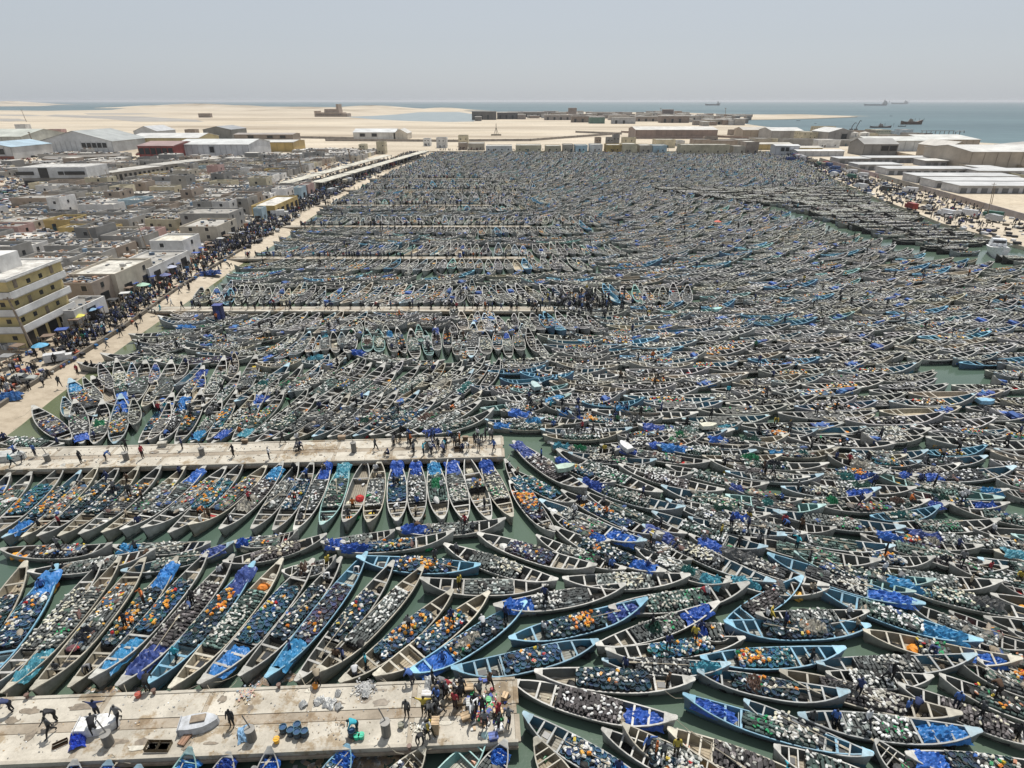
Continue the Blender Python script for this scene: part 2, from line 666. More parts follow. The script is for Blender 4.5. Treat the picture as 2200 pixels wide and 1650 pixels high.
# ---------------------------------------------------------------- piers
def pier(y0, y1, x0, x1, z=1.25, tilt=0.0, bays=6.6, label='', detail=True):
    L = x1 - x0
    t = thing('concrete_pier', label, 'pier', (x1, (y0 + y1) / 2, 0), math.atan(tilt), 'finger piers between the boats')
    W = y1 - y0
    nb = max(1, round(L / bays))
    if not detail:
        nb = max(1, nb // 3)
    bl = L / nb
    for k in range(nb):
        xa = -L + k * bl
        for s in (-1, 1):
            mb = MB()
            hw = W / 2 - 0.42
            mb.box(xa + bl / 2, s * (hw / 2 + 0.37), z - 0.22 + rnd.uniform(-0.006, 0.006), bl - 0.36, hw - 0.04, 0.22)
            g = rnd.uniform(0.93, 1.06)
            obj('slab', mb.mesh('slab', 'pier_concrete'), t, col=(g, g * 0.99, g * 0.97))
    mb = MB()
    mb.box(-L / 2, 0, z - 0.2, L, 0.68, 0.185)
    obj('drain_strip', mb.mesh('drain_strip', 'pier_concrete'), t, col=(0.72, 0.66, 0.6))
    if detail:
        for k in range(nb + 1):
            xa = -L + k * bl
            for s in (-1, 1):
                mb = MB()
                mb.box(xa, s * (W / 4 + 0.19), z - 0.21, 0.33, W / 2 - 0.42, 0.2)
                obj('joint_strip', mb.mesh('joint_strip', 'pier_concrete'), t, col=(0.74, 0.69, 0.63))
    for s in (-1, 1):
        mb = MB()
        mb.box(-L / 2, s * (W / 2 - 0.03), z - 0.55, L, 0.22, 0.61)
        obj('edge_beam', mb.mesh('edge_beam', 'pier_concrete'), t, col=(0.85, 0.84, 0.82))
        mb = MB()
        mb.box(-L / 2, s * (W / 2 + 0.16), z - 0.5, L, 0.12, 0.2)
        obj('fender_rail', mb.mesh('fender_rail', 'wood_grey'), t)
    mb = MB()
    mb.box(-L / 2, 0, z - 0.7, L - 0.3, W - 0.4, 0.46)
    obj('deck_underside', mb.mesh('deck_underside', 'pier_concrete'), t, col=(0.5, 0.5, 0.5))
    for k in range(0, nb + 1):
        for s in (-1, 1):
            mb = MB()
            mb.cyl(-L + k * bl + (0.5 if k == 0 else -0.5), s * (W / 2 - 0.7), -2.0, z - 0.72, 0.28, n=10)
            obj('piling', mb.mesh('piling', 'pier_concrete'), t, col=(0.4, 0.4, 0.38))
    return t


PIERS = [(24.8, 29.4, -62, 0.3, 0.046), (58.5, 63.1, -72, -1.1, 0.05), (111.8, 114.6, -72, 8.0, 0.0), (154.6, 157.0, -74, 3.7, 0.0), (198.2, 200.6, -75, 6, 0.0), (242.3, 244.4, -77, -8, 0.0),
         (287, 289, -77, -12, 0.0), (332, 334, -76, -15, 0.0)]
names_p = ['nearest concrete pier strewn with skiffs, white sacks and traps', 'second concrete pier with people walking and blue traps unloaded',
           'third pier from the camera, narrow, with a dense crowd at its tip', 'fourth narrow pier between rows of upright boats', 'fifth narrow pier among blue tarpaulins', 'sixth narrow pier far down the left quay',
           'seventh pier almost hidden among far boats', 'eighth and farthest pier near the market roofs']
for k, (y0, y1, x0, x1, tl) in enumerate(PIERS):
    pier(y0, y1, x0, x1, tilt=tl, z=1.25 if k < 2 else 0.95, label=names_p[k], detail=k < 3, bays=6.6)


def pier_y(k, x, f=0.5):
    """a point on pier k's deck at x, f across it from its near edge"""
    y0, y1, x0, x1, tl = PIERS[k]
    return (y0 + (y1 - y0) * f) + tl * (x - x1)


# the low dark wall along the top of the beach, in lengths
for k in range(9):
    y = 60 + k * 14
    xq = shore_x(y + 7) - 4.6
    dx = shore_x(y + 14) - shore_x(y)
    mb = MB()
    mb.box(0, 0, 0.85, 0.4, 13.7, 0.55)
    o = obj('quay_wall', mb.mesh('quay_wall', 'pier_concrete'), None, (xq, y + 7, 0), -math.atan2(dx, 14), col=(0.33, 0.31, 0.29))
    tag(o, f'dark low wall along the beach, {ORD[k]} length from the near end', 'wall', 'lengths of the low beach wall')

# cracks, patches and wet smears on the two nearest decks: thin irregular sheets lying on the slabs
rnd.seed(61)
flat_mat('wet_stain', (0.20, 0.165, 0.125), 0.45, 0.3, 3.0)
flat_mat('pale_patch', (0.50, 0.47, 0.40), 0.9, 0.15, 3.0)
for k, n in ((0, 26), (1, 26)):
    for i in range(n):
        x = rnd.uniform(-34 if k == 0 else -56, -1.5)
        f = rnd.choice([rnd.uniform(0.06, 0.4), rnd.uniform(0.6, 0.94)])
        y = pier_y(k, x, f)
        rx, ry = rnd.uniform(0.15, 0.9), rnd.uniform(0.1, 0.4)
        vs = []
        for q in range(14):
            a = 2 * math.pi * q / 14
            r_ = rnd.uniform(0.6, 1.1)
            vs.append((x + rx * r_ * math.cos(a), y + ry * r_ * math.sin(a), 1.262 + 0.0012 * i))
        me = bpy.data.meshes.new('deck_stain')
        me.from_pydata(vs, [], [tuple(range(14))])
        me.materials.append(MATS['wet_stain' if rnd.random() < 0.75 else 'pale_patch'])
        struct(obj('deck_stain', me))
# ---------------------------------------------------------------- buildings
def ring(mb, w, d, h, par=0.45, th=0.22):
    """four walls that stand above the roof as a parapet (local: x -w/2..w/2, y 0..d)"""
    x0, x1 = -w / 2, w / 2
    H2 = h + par
    a = [(x0, 0), (x1, 0), (x1, d), (x0, d)]
    b = [(x0 + th, th), (x1 - th, th), (x1 - th, d - th), (x0 + th, d - th)]
    vs = [(x, y, 0) for x, y in a] + [(x, y, H2) for x, y in a] + [(x, y, H2) for x, y in b] + [(x, y, h - 0.1) for x, y in b]
    fs = []
    for i in range(4):
        j = (i + 1) % 4
        fs += [(i, j, 4 + j, 4 + i), (4 + i, 4 + j, 8 + j, 8 + i), (8 + i, 8 + j, 12 + j, 12 + i)]
    mb.add(vs, fs)


WALLC = {'grey': (0.33, 0.32, 0.30), 'dark grey': (0.23, 0.225, 0.215), 'beige': (0.50, 0.45, 0.37), 'white': (0.68, 0.67, 0.65), 'brown': (0.33, 0.27, 0.22), 'cream': (0.56, 0.50, 0.36),
         'ochre': (0.50, 0.37, 0.15), 'pink': (0.47, 0.31, 0.28), 'pale blue': (0.38, 0.50, 0.56), 'concrete': (0.34, 0.325, 0.30), 'red': (0.33, 0.10, 0.08)}
ROOFC = [(0.56, 0.53, 0.48), (0.44, 0.42, 0.385), (0.37, 0.35, 0.32), (0.62, 0.59, 0.54), (0.32, 0.30, 0.28), (0.25, 0.24, 0.225)]
_box_cache = {}


def box_mesh(name, dx, dy, dz, mat):
    k = (name, round(dx, 1), round(dy, 1), round(dz, 1), mat)
    if k not in _box_cache:
        mb = MB()
        mb.box(0, 0, 0, k[1], k[2], k[3])
        _box_cache[k] = mb.mesh(name, mat)
    return _box_cache[k]


def house(name, label, cat, x, y, w, d, h, wall='grey', roof=None, rz=0.0, storeys=1, wins=None, door=True, clutter=0, group=None, par=0.45, z=1.0, shops=0, roofmat='roof_top', tank=False):
    """x, y = middle of the side towards the camera"""
    t = thing(name, label, cat, (x, y, z), rz, group)
    wc = WALLC[wall] if isinstance(wall, str) else wall
    j = rnd.uniform(0.88, 1.1)
    wc = tuple(c * j for c in wc)
    mb = MB()
    ring(mb, w, d, h, par)
    obj('wall', mb.mesh('wall', 'plaster'), t, col=wc)
    obj('roof', box_mesh('roof', w - 0.44, d - 0.44, 0.18, roofmat), t, (0, d / 2, h - 0.18), col=roof or rnd.choice(ROOFC))
    sh = h / storeys
    nw = wins if wins is not None else max(1, int(w / 4))
    for s in range(storeys):
        for k in range(nw):
            if rnd.random() < 0.15:
                continue
            wx = -w / 2 + (k + 0.5 + rnd.uniform(-0.15, 0.15)) * w / nw
            f = obj('window', box_mesh('window', 1.3, 0.06, 1.3, 'plaster'), t, (wx, -0.03, s * sh + 1.1), col=tuple(c * 1.25 for c in wc))
            obj('pane', box_mesh('pane', 1.0, 0.06, 1.0, 'dark_pane'), f, (0, -0.02, 0.15))
    side = 1 if x < 0 else -1
    ns = max(1, int(d / 4.5))
    for s in range(storeys):
        for k in range(ns):
            yy = (k + 0.5) * d / ns
            if s == 0 and shops:
                obj('shop_door', box_mesh('shop_door', 0.08, 2.6, 2.6, 'dark_pane'), t, (side * w / 2, yy, 0.02))
            elif rnd.random() < 0.7:
                obj('pane', box_mesh('pane', 0.08, 0.9, 1.0, 'dark_pane'), t, (side * w / 2, yy, s * sh + 1.2))
    if door and not shops:
        obj('door', box_mesh('door', 1.1, 0.08, 2.1, 'sheet_metal'), t, (rnd.uniform(-0.3, 0.3) * w, -0.04, 0.02), col=rnd.choice([(0.1, 0.07, 0.05), (0.06, 0.12, 0.14), (0.15, 0.15, 0.15), (0.25, 0.2, 0.14)]))
    if tank:
        mb = MB()
        mb.cyl(0, 0, 0, 1.2, 0.55, n=10)
        obj('water_tank', mb.mesh('water_tank', 'plastic'), t, (rnd.uniform(-0.25, 0.25) * w, d * 0.6, h), col=rnd.choice([(0.6, 0.6, 0.6), (0.05, 0.05, 0.05), (0.2, 0.3, 0.4)]))
    if clutter:
        mb = MB()
        for _ in range(clutter):
            a, b = rnd.uniform(-w / 2 + 0.5, w / 2 - 0.5), rnd.uniform(0.5, d - 0.5)
            g = rnd.choice([(0.5, 0.48, 0.45), (0.1, 0.1, 0.1), (0.3, 0.26, 0.2), (0.65, 0.64, 0.62), (0.2, 0.2, 0.2), (0.35, 0.2, 0.12), (0.12, 0.16, 0.22)])
            mb.box(a, b, h, rnd.uniform(0.2, 1.3), rnd.uniform(0.15, 0.8), rnd.uniform(0.1, 0.6), rnd.uniform(0, 3), col=g)
        o = obj('roof_clutter', mb.mesh('roof_clutter', 'coloured'), t, col=(1, 1, 1))
        o['kind'] = 'stuff'
    return t


taken = []   # footprints of the hand-placed buildings


def placed(px, py, w, d, h, **k):
    """the ground corner nearest the quay (right-hand for the town, left-hand across the harbour) is seen at px, py"""
    p = at(px, py, 1.0)
    w, d, h = w * 1.26, d * 1.12, h * 0.92
    side = k.pop('side', -1)
    x = p.x + side * w / 2
    taken.append((x - w / 2 - 1.2, p.y - 1.2, x + w / 2 + 1.2, p.y + d + 1.2))
    return house(k.pop('name', 'house'), k.pop('label'), k.pop('cat', 'house'), x, p.y, w, d, h, **k)


# the four-storey yellow house with white balcony bands
p = at(66, 752, 1.0)
YX, YY = p.x, p.y
t = thing('yellow_block', 'four-storey yellow building with white balcony bands on the beach road', 'apartment block', (YX, YY, 1.0), R(3))
taken.append((YX - 17, YY - 3, YX + 2, YY + 15))
W_, D_ = 19.0, 14.0
YEL, WHI = (0.62, 0.50, 0.24), (0.72, 0.71, 0.69)
for s in range(4):
    z0 = s * 2.85
    mb = MB()
    if s < 3:
        mb.box(-W_ / 2 - 0.5, D_ / 2 + 0.5, z0, W_ - 1.0, D_ - 1.0, 2.85)
    else:
        mb.box(-W_ / 2 - 0.1, D_ / 2 + 0.1, z0 + 1.2, W_ - 0.3, D_ - 0.3, 1.65)
        mb.box(-W_ / 2 - 0.5, D_ / 2 + 0.5, z0, W_ - 1.0, D_ - 1.0, 1.19)
    obj('storey', mb.mesh('storey', 'plaster'), t, col=YEL)
    if s:
        mb = MB()
        mb.box(-W_ / 2, D_ / 2, z0 - 0.05, W_, D_, 0.16)
        obj('balcony_floor', mb.mesh('balcony_floor', 'plaster'), t, col=(0.4, 0.38, 0.34))
        mb = MB()
        mb.box(-W_ / 2, 0.07, z0 + 0.1, W_, 0.14, 1.05)
        mb.box(-0.07, D_ / 2 + 0.07, z0 + 0.1, 0.14, D_ - 0.14, 1.05)
        mb.box(-W_ / 2 - 0.07, D_ - 0.07, z0 + 0.1, W_ - 0.14, 0.14, 1.05)
        obj('balcony_parapet', mb.mesh('balcony_parapet', 'plaster'), t, col=WHI)
    for k in range(4):
        if s == 0:
            obj('shop_door', box_mesh('shop_door', 0.1, 2.2, 2.3, 'dark_pane'), t, (-0.98, 2.2 + k * 3.0, 0.03), col=(0.1, 0.2, 0.25))
        else:
            big = (k + s) % 3 == 0
            obj('window', box_mesh('window', 0.1, 0.8, 1.9 if big else 0.7, 'wood_grey' if big else 'dark_pane'), t, (-0.98 if s < 3 else -0.23, 2.0 + k * 3.0, z0 + (0.2 if big and s < 3 else 1.4)))
    for k in range(5):
        obj('window', box_mesh('window', 0.7, 0.1, 0.7, 'dark_pane'), t, (-2.5 - k * 3.4, 0.98 if s < 3 else 0.22, z0 + 1.4))
mb = MB()
mb.box(-W_ / 2, D_ / 2, 11.4, W_ + 0.3, D_ + 0.3, 0.2)
obj('roof', mb.mesh('roof', 'roof_top'), t, col=(0.62, 0.60, 0.56))
mb = MB()
for a in ((-W_ / 2, 0.0, W_ + 0.3, 0.2), (-W_ / 2, D_, W_ + 0.3, 0.2), (0, D_ / 2, 0.2, D_ - 0.2), (-W_, D_ / 2, 0.2, D_ - 0.2)):
    mb.box(a[0], a[1], 11.6, a[2], a[3], 0.3)
obj('roof_parapet', mb.mesh('roof_parapet', 'plaster'), t, col=WHI)
mb = MB()
mb.box(-W_ / 2 + 2.5, 7.5, 11.6, 6.0, 5.0, 2.6)
r_ = obj('stair_house', mb.mesh('stair_house', 'plaster'), t, col=WHI)
obj('door', box_mesh('door', 1.5, 0.12, 2.2, 'wood_grey'), r_, (-W_ / 2 + 0.6, 4.7, 11.6))

placed(170, 706, 4, 8, 3.2, wall='white', label='low white annex beside the yellow four-storey building', name='annex', cat='house', shops=1, clutter=10)
placed(212, 664, 7.2, 5.5, 5.2, wall='brown', label='brown two-storey house with junk on its roof and white balcony', storeys=2, shops=1, clutter=60)
placed(262, 644, 7.5, 12, 5.4, wall='beige', label='whitewashed two-storey house with open courtyard roof facing the crowd', storeys=2, shops=1, clutter=6, roof=(0.66, 0.63, 0.56))
placed(328, 613, 8, 16, 3.6, wall='white', label='white arcade of shops with dark openings beside parasols', name='shop_arcade', cat='shop', shops=1, clutter=25)
placed(402, 563, 6.6, 8, 5.4, wall='white', label='plain white two-storey cube with flat cream roof by orange floats', storeys=2, wins=1, roof=(0.70, 0.66, 0.56))
placed(472, 522, 8.4, 12, 4.6, wall='beige', label='beige shop house with green awnings behind the white cube', storeys=2, shops=1, clutter=14)
placed(498, 498, 12, 10, 5.6, wall='grey', label='raw grey block house of two storeys with stepped roof near quay', storeys=2, clutter=8)
placed(594, 467, 6.5, 22, 3.8, wall='ochre', label='ochre walled warehouse with white roof beside the beach road', name='warehouse', cat='warehouse', roof=(0.72, 0.70, 0.65), par=0.5, shops=1)
placed(566, 478, 2.2, 4, 4.6, wall='pale blue', label='narrow pale blue kiosk house in front of ochre warehouse', name='kiosk', cat='kiosk')
placed(664, 424, 3, 8, 5.0, wall='pink', label='narrow pink fronted house at the end of the market roofs', shops=1)
placed(650, 430, 2.4, 6, 5.0, wall='pale blue', label='narrow pale blue house next to the pink fronted one', shops=1)
placed(245, 512, 12.5, 5, 3.0, wall='ochre', label='long yellow walled yard house amid grey town roofs', wins=6, clutter=12)
placed(107, 446, 11.3, 9, 3.4, wall='brown', label='brown brick hall with pale roof near the car park', name='hall', cat='hall', clutter=3)
placed(377, 420, 8.5, 6, 3.4, wall='cream', label='cream house with two dark windows before brown-roofed sheds', clutter=3)
placed(250, 465, 10, 6, 4.0, wall='white', label='long white house with small dark window in the middle of town', wins=2, clutter=20)
placed(318, 420, 3.6, 7, 5.5, wall='brown', label='tall brown house beside the cream house in town', storeys=2)
placed(45, 510, 10, 6, 3.0, wall='pink', label='pink walled house at the edge of town near yellow yard', clutter=12)

# big halls behind the town
def hall(name, label, cat, x, y, w, d, h, ridge, wall, roofc, rz=0.0, bays=6, basec=None, dark=None, gable_front=True):
    """a shed with a pitched roof; gable towards the camera when gable_front"""
    t = thing(name, label, cat, (x, y, 1.0), rz)
    roofc = tuple(c * 0.8 for c in roofc)
    mb = MB()
    if gable_front:
        vs = [(-w / 2, 0, 0), (w / 2, 0, 0), (w / 2, 0, h), (0, 0, h + ridge), (-w / 2, 0, h), (-w / 2, d, 0), (w / 2, d, 0), (w / 2, d, h), (0, d, h + ridge), (-w / 2, d, h)]
        mb.add(vs, [(0, 1, 2, 3, 4), (9, 8, 7, 6, 5), (1, 6, 7, 2), (5, 0, 4, 9)])
        wo = obj('wall', mb.mesh('wall', 'sheet_metal'), t, col=wall)
        for s in (-1, 1):
            mb = MB()
            L_ = math.hypot(w / 2, ridge)
            e = 1.03
            mb.add([(0, -0.6, h + ridge + 0.05), (s * w / 2 * e, -0.6, h + ridge + 0.05 - ridge * e), (s * w / 2 * e, d + 0.6, h + ridge + 0.05 - ridge * e), (0, d + 0.6, h + ridge + 0.05),
                    (0, -0.6, h + ridge + 0.3), (s * w / 2 * e, -0.6, h + ridge + 0.3 - ridge * e), (s * w / 2 * e, d + 0.6, h + ridge + 0.3 - ridge * e), (0, d + 0.6, h + ridge + 0.3)],
                   [(0, 1, 2, 3), (4, 7, 6, 5), (0, 4, 5, 1), (1, 5, 6, 2), (2, 6, 7, 3), (3, 7, 4, 0)])
            obj('roof_panel', mb.mesh('roof_panel', 'sheet_metal'), t, col=roofc)
    else:
        vs = [(-w / 2, 0, 0), (w / 2, 0, 0), (w / 2, d, 0), (-w / 2, d, 0), (-w / 2, 0, h), (w / 2, 0, h), (w / 2, d, h), (-w / 2, d, h), (-w / 2, d / 2, h + ridge), (w / 2, d / 2, h + ridge)]
        mb.add(vs, [(0, 1, 5, 4), (2, 3, 7, 6), (1, 2, 6, 9, 5), (3, 0, 4, 8, 7)])
        wo = obj('wall', mb.mesh('wall', 'sheet_metal'), t, col=wall)
        for s in (0, 1):
            mb = MB()
            ya, yb = (-0.5, d / 2) if s == 0 else (d + 0.5, d / 2)
            za = h + 0.05 - ridge / d
            mb.add([(-w / 2 - 0.5, ya, za), (w / 2 + 0.5, ya, za), (w / 2 + 0.5, yb, h + ridge + 0.05), (-w / 2 - 0.5, yb, h + ridge + 0.05),
                    (-w / 2 - 0.5, ya, za + 0.25), (w / 2 + 0.5, ya, za + 0.25), (w / 2 + 0.5, yb, h + ridge + 0.3), (-w / 2 - 0.5, yb, h + ridge + 0.3)],
                   [(0, 1, 2, 3), (4, 7, 6, 5), (0, 4, 5, 1), (1, 5, 6, 2), (2, 6, 7, 3), (3, 7, 4, 0)])
            obj('roof_panel', mb.mesh('roof_panel', 'sheet_metal'), t, col=roofc)
    for k in range(bays + 1):
        obj('pilaster', box_mesh('pilaster', 0.35, 0.2, h, 'sheet_metal'), t, (-w / 2 + 0.3 + k * (w - 0.6) / bays, -0.1, 0), col=tuple(c * 0.72 for c in wall))
    for k in range(bays):
        xx = -w / 2 + 0.3 + (k + 0.5) * (w - 0.6) / bays
        if dark and k in dark:
            obj('window', box_mesh('window', (w - 0.6) / bays - 0.9, 0.16, h * 0.45, 'dark_pane'), t, (xx, -0.08, h * 0.42))
    if basec:
        obj('plinth', box_mesh('plinth', w, 0.3, h * 0.28, 'plaster'), t, (0, -0.14, 0), col=basec)
    taken.append((x - w / 2 - 3, y - 3, x + w / 2 + 3, y + d + 3))
    return t


def hall_px(x0, x1, yb, d, h, ridge, *a, **k):
    """base line of the front wall from px x0 to x1 at py yb"""
    p, q = at(x0, yb, 1.0), at(x1, yb, 1.0)
    return hall(a[0], a[1], a[2], (p.x + q.x) / 2, p.y, q.x - p.x, d, h, ridge, *a[3:], **k)


LM, WM, BM = (0.48, 0.49, 0.50), (0.70, 0.71, 0.72), (0.42, 0.36, 0.29)
hall_px(90, 246, 327, 50, 8, 7.5, 'gabled_hall', 'large white hall with wide grey gabled roof behind the town', 'hall', (0.55, 0.57, 0.59), (0.40, 0.42, 0.41), bays=14, dark=[8, 9, 10, 11, 12])
hall_px(302, 378, 344, 38, 9, 2, 'red_warehouse', 'red warehouse with tall dark glazing beside the long white one', 'warehouse', (0.33, 0.08, 0.07), (0.40, 0.27, 0.25), bays=6, dark=[0, 1, 2, 3, 4, 5], basec=(0.36, 0.09, 0.07), gable_front=False)
hall_px(380, 538, 340, 42, 9, 2.5, 'white_warehouse', 'long white ribbed warehouse with one black square opening', 'warehouse', (0.56, 0.58, 0.61), (0.72, 0.73, 0.71), bays=13, dark=[6], gable_front=False)
hall_px(282, 430, 318, 40, 8, 3, 'low_warehouse', 'flat pale-roofed warehouse behind the red one', 'warehouse', (0.5, 0.42, 0.22), (0.72, 0.71, 0.68), bays=8, gable_front=False)
hall_px(290, 340, 297, 40, 7, 5, 'gabled_shed', 'small grey gabled shed left behind the red warehouse', 'shed', LM, (0.52, 0.53, 0.54), bays=3)
hall_px(440, 500, 301, 40, 10, 3, 'dark_shed', 'dark grey blank shed at the edge of the desert', 'shed', (0.2, 0.2, 0.19), (0.33, 0.34, 0.35), bays=5)
hall_px(545, 632, 326, 30, 7, 1, 'ochre_warehouse', 'ochre warehouse with a white roof beyond the ribbed one', 'warehouse', (0.50, 0.36, 0.13), (0.68, 0.67, 0.63), bays=5, gable_front=False)
hall_px(505, 630, 303, 24, 6, 1, 'brown_works', 'brown low works buildings beyond the warehouses', 'works', (0.28, 0.23, 0.19), (0.42, 0.37, 0.33), bays=9, dark=[2, 5, 7], gable_front=False)
hall_px(-60, 32, 343, 40, 8, 3, 'blue_roof_hall', 'white hall with red front and pale blue roof at the edge of view', 'hall', (0.5, 0.5, 0.5), (0.42, 0.56, 0.66), bays=6, dark=[3, 4], basec=(0.30, 0.12, 0.09))
hall_px(-60, 52, 318, 60, 9, 5, 'green_grey_hall', 'grey-green gabled hall on the left desert edge', 'hall', (0.45, 0.46, 0.42), (0.58, 0.60, 0.53), bays=8, gable_front=False)
hall_px(760, 850, 300, 30, 7, 3, 'white_works', 'low white works with saw-like gables on the desert edge', 'works', (0.62, 0.60, 0.56), (0.72, 0.73, 0.72), bays=7, dark=[1, 3], gable_front=False)
hall_px(846, 876, 300, 30, 6, 4, 'gabled_works', 'cream gabled end building joined to the white works', 'works', (0.58, 0.53, 0.45), (0.66, 0.64, 0.6), bays=3)

# grey modern building with dark lattice panels, and the long row of garages behind
p, q = at(58, 402, 1), at(242, 392, 1)
t = thing('office_block', 'long grey modern office block with black lattice panels in town', 'office', ((p.x + q.x) / 2, p.y, 1.0), R(4))
Lw = q.x - p.x
taken.append((p.x - 5, p.y - 4, q.x + 5, p.y + 22))
mb = MB()
mb.box(0, 9, 0, Lw, 18, 4.2)
obj('ground_storey', mb.mesh('ground_storey', 'plaster'), t, col=(0.34, 0.33, 0.32))
mb = MB()
mb.box(0, 8.6, 4.2, Lw + 0.6, 18.8, 4.6)
obj('upper_storey', mb.mesh('upper_storey', 'plaster'), t, col=(0.52, 0.53, 0.54))
obj('roof', box_mesh('roof', Lw, 18, 0.2, 'roof_top'), t, (0, 8.6, 8.8), col=(0.55, 0.54, 0.52))
for k, (a, b) in enumerate(((-0.42, 0.26), (-0.14, 0.13), (0.12, 0.08), (0.23, 0.1), (0.38, 0.2))):
    dk = k in (1,)
    obj('lattice_panel' if dk else 'window_band', box_mesh('lattice_panel' if dk else 'window_band', Lw * b, 0.3, 4.4 if dk else 1.5, 'dark_pane'), t, (Lw * a, -0.95, 4.3 if dk else 5.6))
for k in range(12):
    obj('window', box_mesh('window', 2.2, 0.2, 2.6, 'dark_pane'), t, (-Lw / 2 + (k + 0.7) * Lw / 12.5, -0.08, 0.4))


# the long row of garages beside the office block, and the walled yards before the gabled hall
def long_row(pa, pb, d, h, label, name, wall, roofc, n, dark=True):
    p, q = at(*pa, 1), at(*pb, 1)
    dv = q - p
    L_ = math.hypot(dv.x, dv.y)
    t = thing(name, label, name.split('_')[0], (p.x, p.y, 1.0), math.atan2(dv.y, dv.x))
    obj('wall', box_mesh('wall', L_, d, h, 'plaster'), t, (L_ / 2, d / 2, 0), col=wall)
    obj('roof', box_mesh('roof', L_ + 0.6, d + 0.6, 0.25, 'roof_top'), t, (L_ / 2, d / 2, h + 0.002), col=roofc)
    for k in range(n):
        obj('doorway', box_mesh('doorway', L_ / n * 0.5, 0.1, h * 0.72, 'dark_pane'), t, (L_ * (k + 0.5) / n, -0.05, 0.02))
    for k in range(int(L_ / 8)):
        x_ = p.x + dv.x * k / (L_ / 8)
        y_ = p.y + dv.y * k / (L_ / 8)
        taken.append((x_ - 5, y_ - 2, x_ + 9, y_ + d + 4))
    return t


long_row((246, 390), (355, 374), 12, 4.2, 'long low garage row with dark doorways right of the office block', 'garage_row', (0.36, 0.34, 0.31), (0.56, 0.54, 0.50), 11)
long_row((356, 372), (450, 359), 12, 4.2, 'second long garage row reaching towards the ribbed warehouse', 'garage_row', (0.33, 0.31, 0.28), (0.50, 0.48, 0.44), 10)
long_row((92, 350), (258, 344), 20, 2.6, 'brown walled yard full of rubble before the gabled hall', 'yard_block', (0.23, 0.20, 0.17), (0.20, 0.18, 0.16), 0)
long_row((64, 371), (250, 362), 12, 2.4, 'low brown walled yard behind the office block', 'yard_block', (0.25, 0.21, 0.18), (0.24, 0.21, 0.19), 0)
# ---------------------------------------------------------------- the town: one house after another
rnd.seed(21)
cands = []
yy = 96.0
while yy < 510:
    dd = rnd.choice([6, 7.5, 8.5, 10])
    lane = 2.6 if rnd.random() < 0.4 else 0.8
    xq = (-82.5 if yy < 235 else -90.0 if yy < 300 else -119.0 if yy < 420 else -104)
    xx = xq
    while xx > -520:
        ww = rnd.choice([4.5, 6, 6, 7.5, 9, 10, 12])
        cx = xx - ww / 2
        pl = to_px(cx, yy, 3)
        if pl is None or pl[0] < -50:
            break
        if pl[1] > 300 and not any(a < cx + ww / 2 and cx - ww / 2 < c and b < yy + dd and yy < e for a, b, c, e in taken):
            # the car park and the sandy street stay open
            if not (pl[0] < 70 and 375 < pl[1] < 455) and not (262 < pl[0] < 318 and pl[1] < 352) and not (pl[0] < 95 and pl[1] < 352) and not (pl[1] < 330 and pl[0] < 640):
                cands.append((cx, yy, ww, dd))
        xx -= ww + (rnd.choice([2.2, 3.4, 5]) if rnd.random() < 0.4 else 0.5)
    yy += dd + lane
cands.sort(key=lambda c: math.hypot(c[0], c[1]))
LOOK = [('grey', 34), ('dark grey', 14), ('concrete', 20), ('beige', 14), ('white', 9), ('brown', 12), ('cream', 5), ('pink', 2), ('ochre', 2), ('pale blue', 1)]
LM_ = [k for k, n in LOOK for _ in range(n)]
# ordinal words count the houses of a colour outwards from the quay in bands of depth
seen = {}
n_h = 0
for cx, y, ww, dd in cands[:270]:
    wall = rnd.choice(LM_)
    two = rnd.random() < 0.11
    h = 5.2 + rnd.uniform(-0.3, 0.6) if two else rnd.uniform(2.3, 3.3)
    dist = math.hypot(cx, y)
    cl = rnd.choice([8, 24, 44, 64])
    band = int(y // 40)
    zone = ['', '', 'beside the yellow block', 'behind the white arcade', 'behind the white cube', 'level with the ochre warehouse', 'level with the fifth pier', 'level with the sixth pier', 'level with the market roofs',
            'level with market roof middle', 'beyond the offices', 'on the desert side', 'on the desert edge', 'at the far edge'][min(band, 13)]
    key = (wall, two, band)
    seen[key] = seen.get(key, 0) + 1
    lab = f"{'two-storey' if two else 'low'} {wall} block house{' with cluttered roof' if cl > 30 else ''}, {ORD[seen[key] - 1]} {zone}"
    house('block_house', lab, 'house', cx, y, ww, dd, h, wall=wall, storeys=2 if two else 1, clutter=cl, group='flat-roofed block houses of the town',
          door=dist < 300, wins=(None if dist < 280 else 1), tank=rnd.random() < 0.12, rz=R(rnd.uniform(-5, 3)), par=rnd.choice([0.2, 0.45, 0.9]))
    n_h += 1
# beyond the 250 nearest: the same kind of house as one mass
mb = MB()
for cx, y, ww, dd in cands[270:]:
    wall = WALLC[rnd.choice(LM_)]
    h = rnd.uniform(2.2, 3.4) if rnd.random() < 0.9 else 5.4
    mb.box(cx, y + dd / 2, 1.0, ww, dd, h, col=wall)
    mb.box(cx, y + dd / 2, 1.0 + h, ww - 0.5, dd - 0.5, 0.12, col=rnd.choice(ROOFC))
    for _ in range(rnd.choice([0, 3, 6, 9])):
        g = rnd.choice([(0.5, 0.48, 0.45), (0.08, 0.08, 0.08), (0.3, 0.26, 0.2), (0.62, 0.61, 0.6), (0.15, 0.15, 0.15), (0.3, 0.2, 0.13)])
        mb.box(cx + rnd.uniform(-0.4, 0.4) * ww, y + rnd.uniform(0.1, 0.9) * dd, 1.12 + h, rnd.uniform(0.4, 1.8), rnd.uniform(0.3, 1.2), rnd.uniform(0.15, 0.9), rnd.uniform(0, 3), col=g)
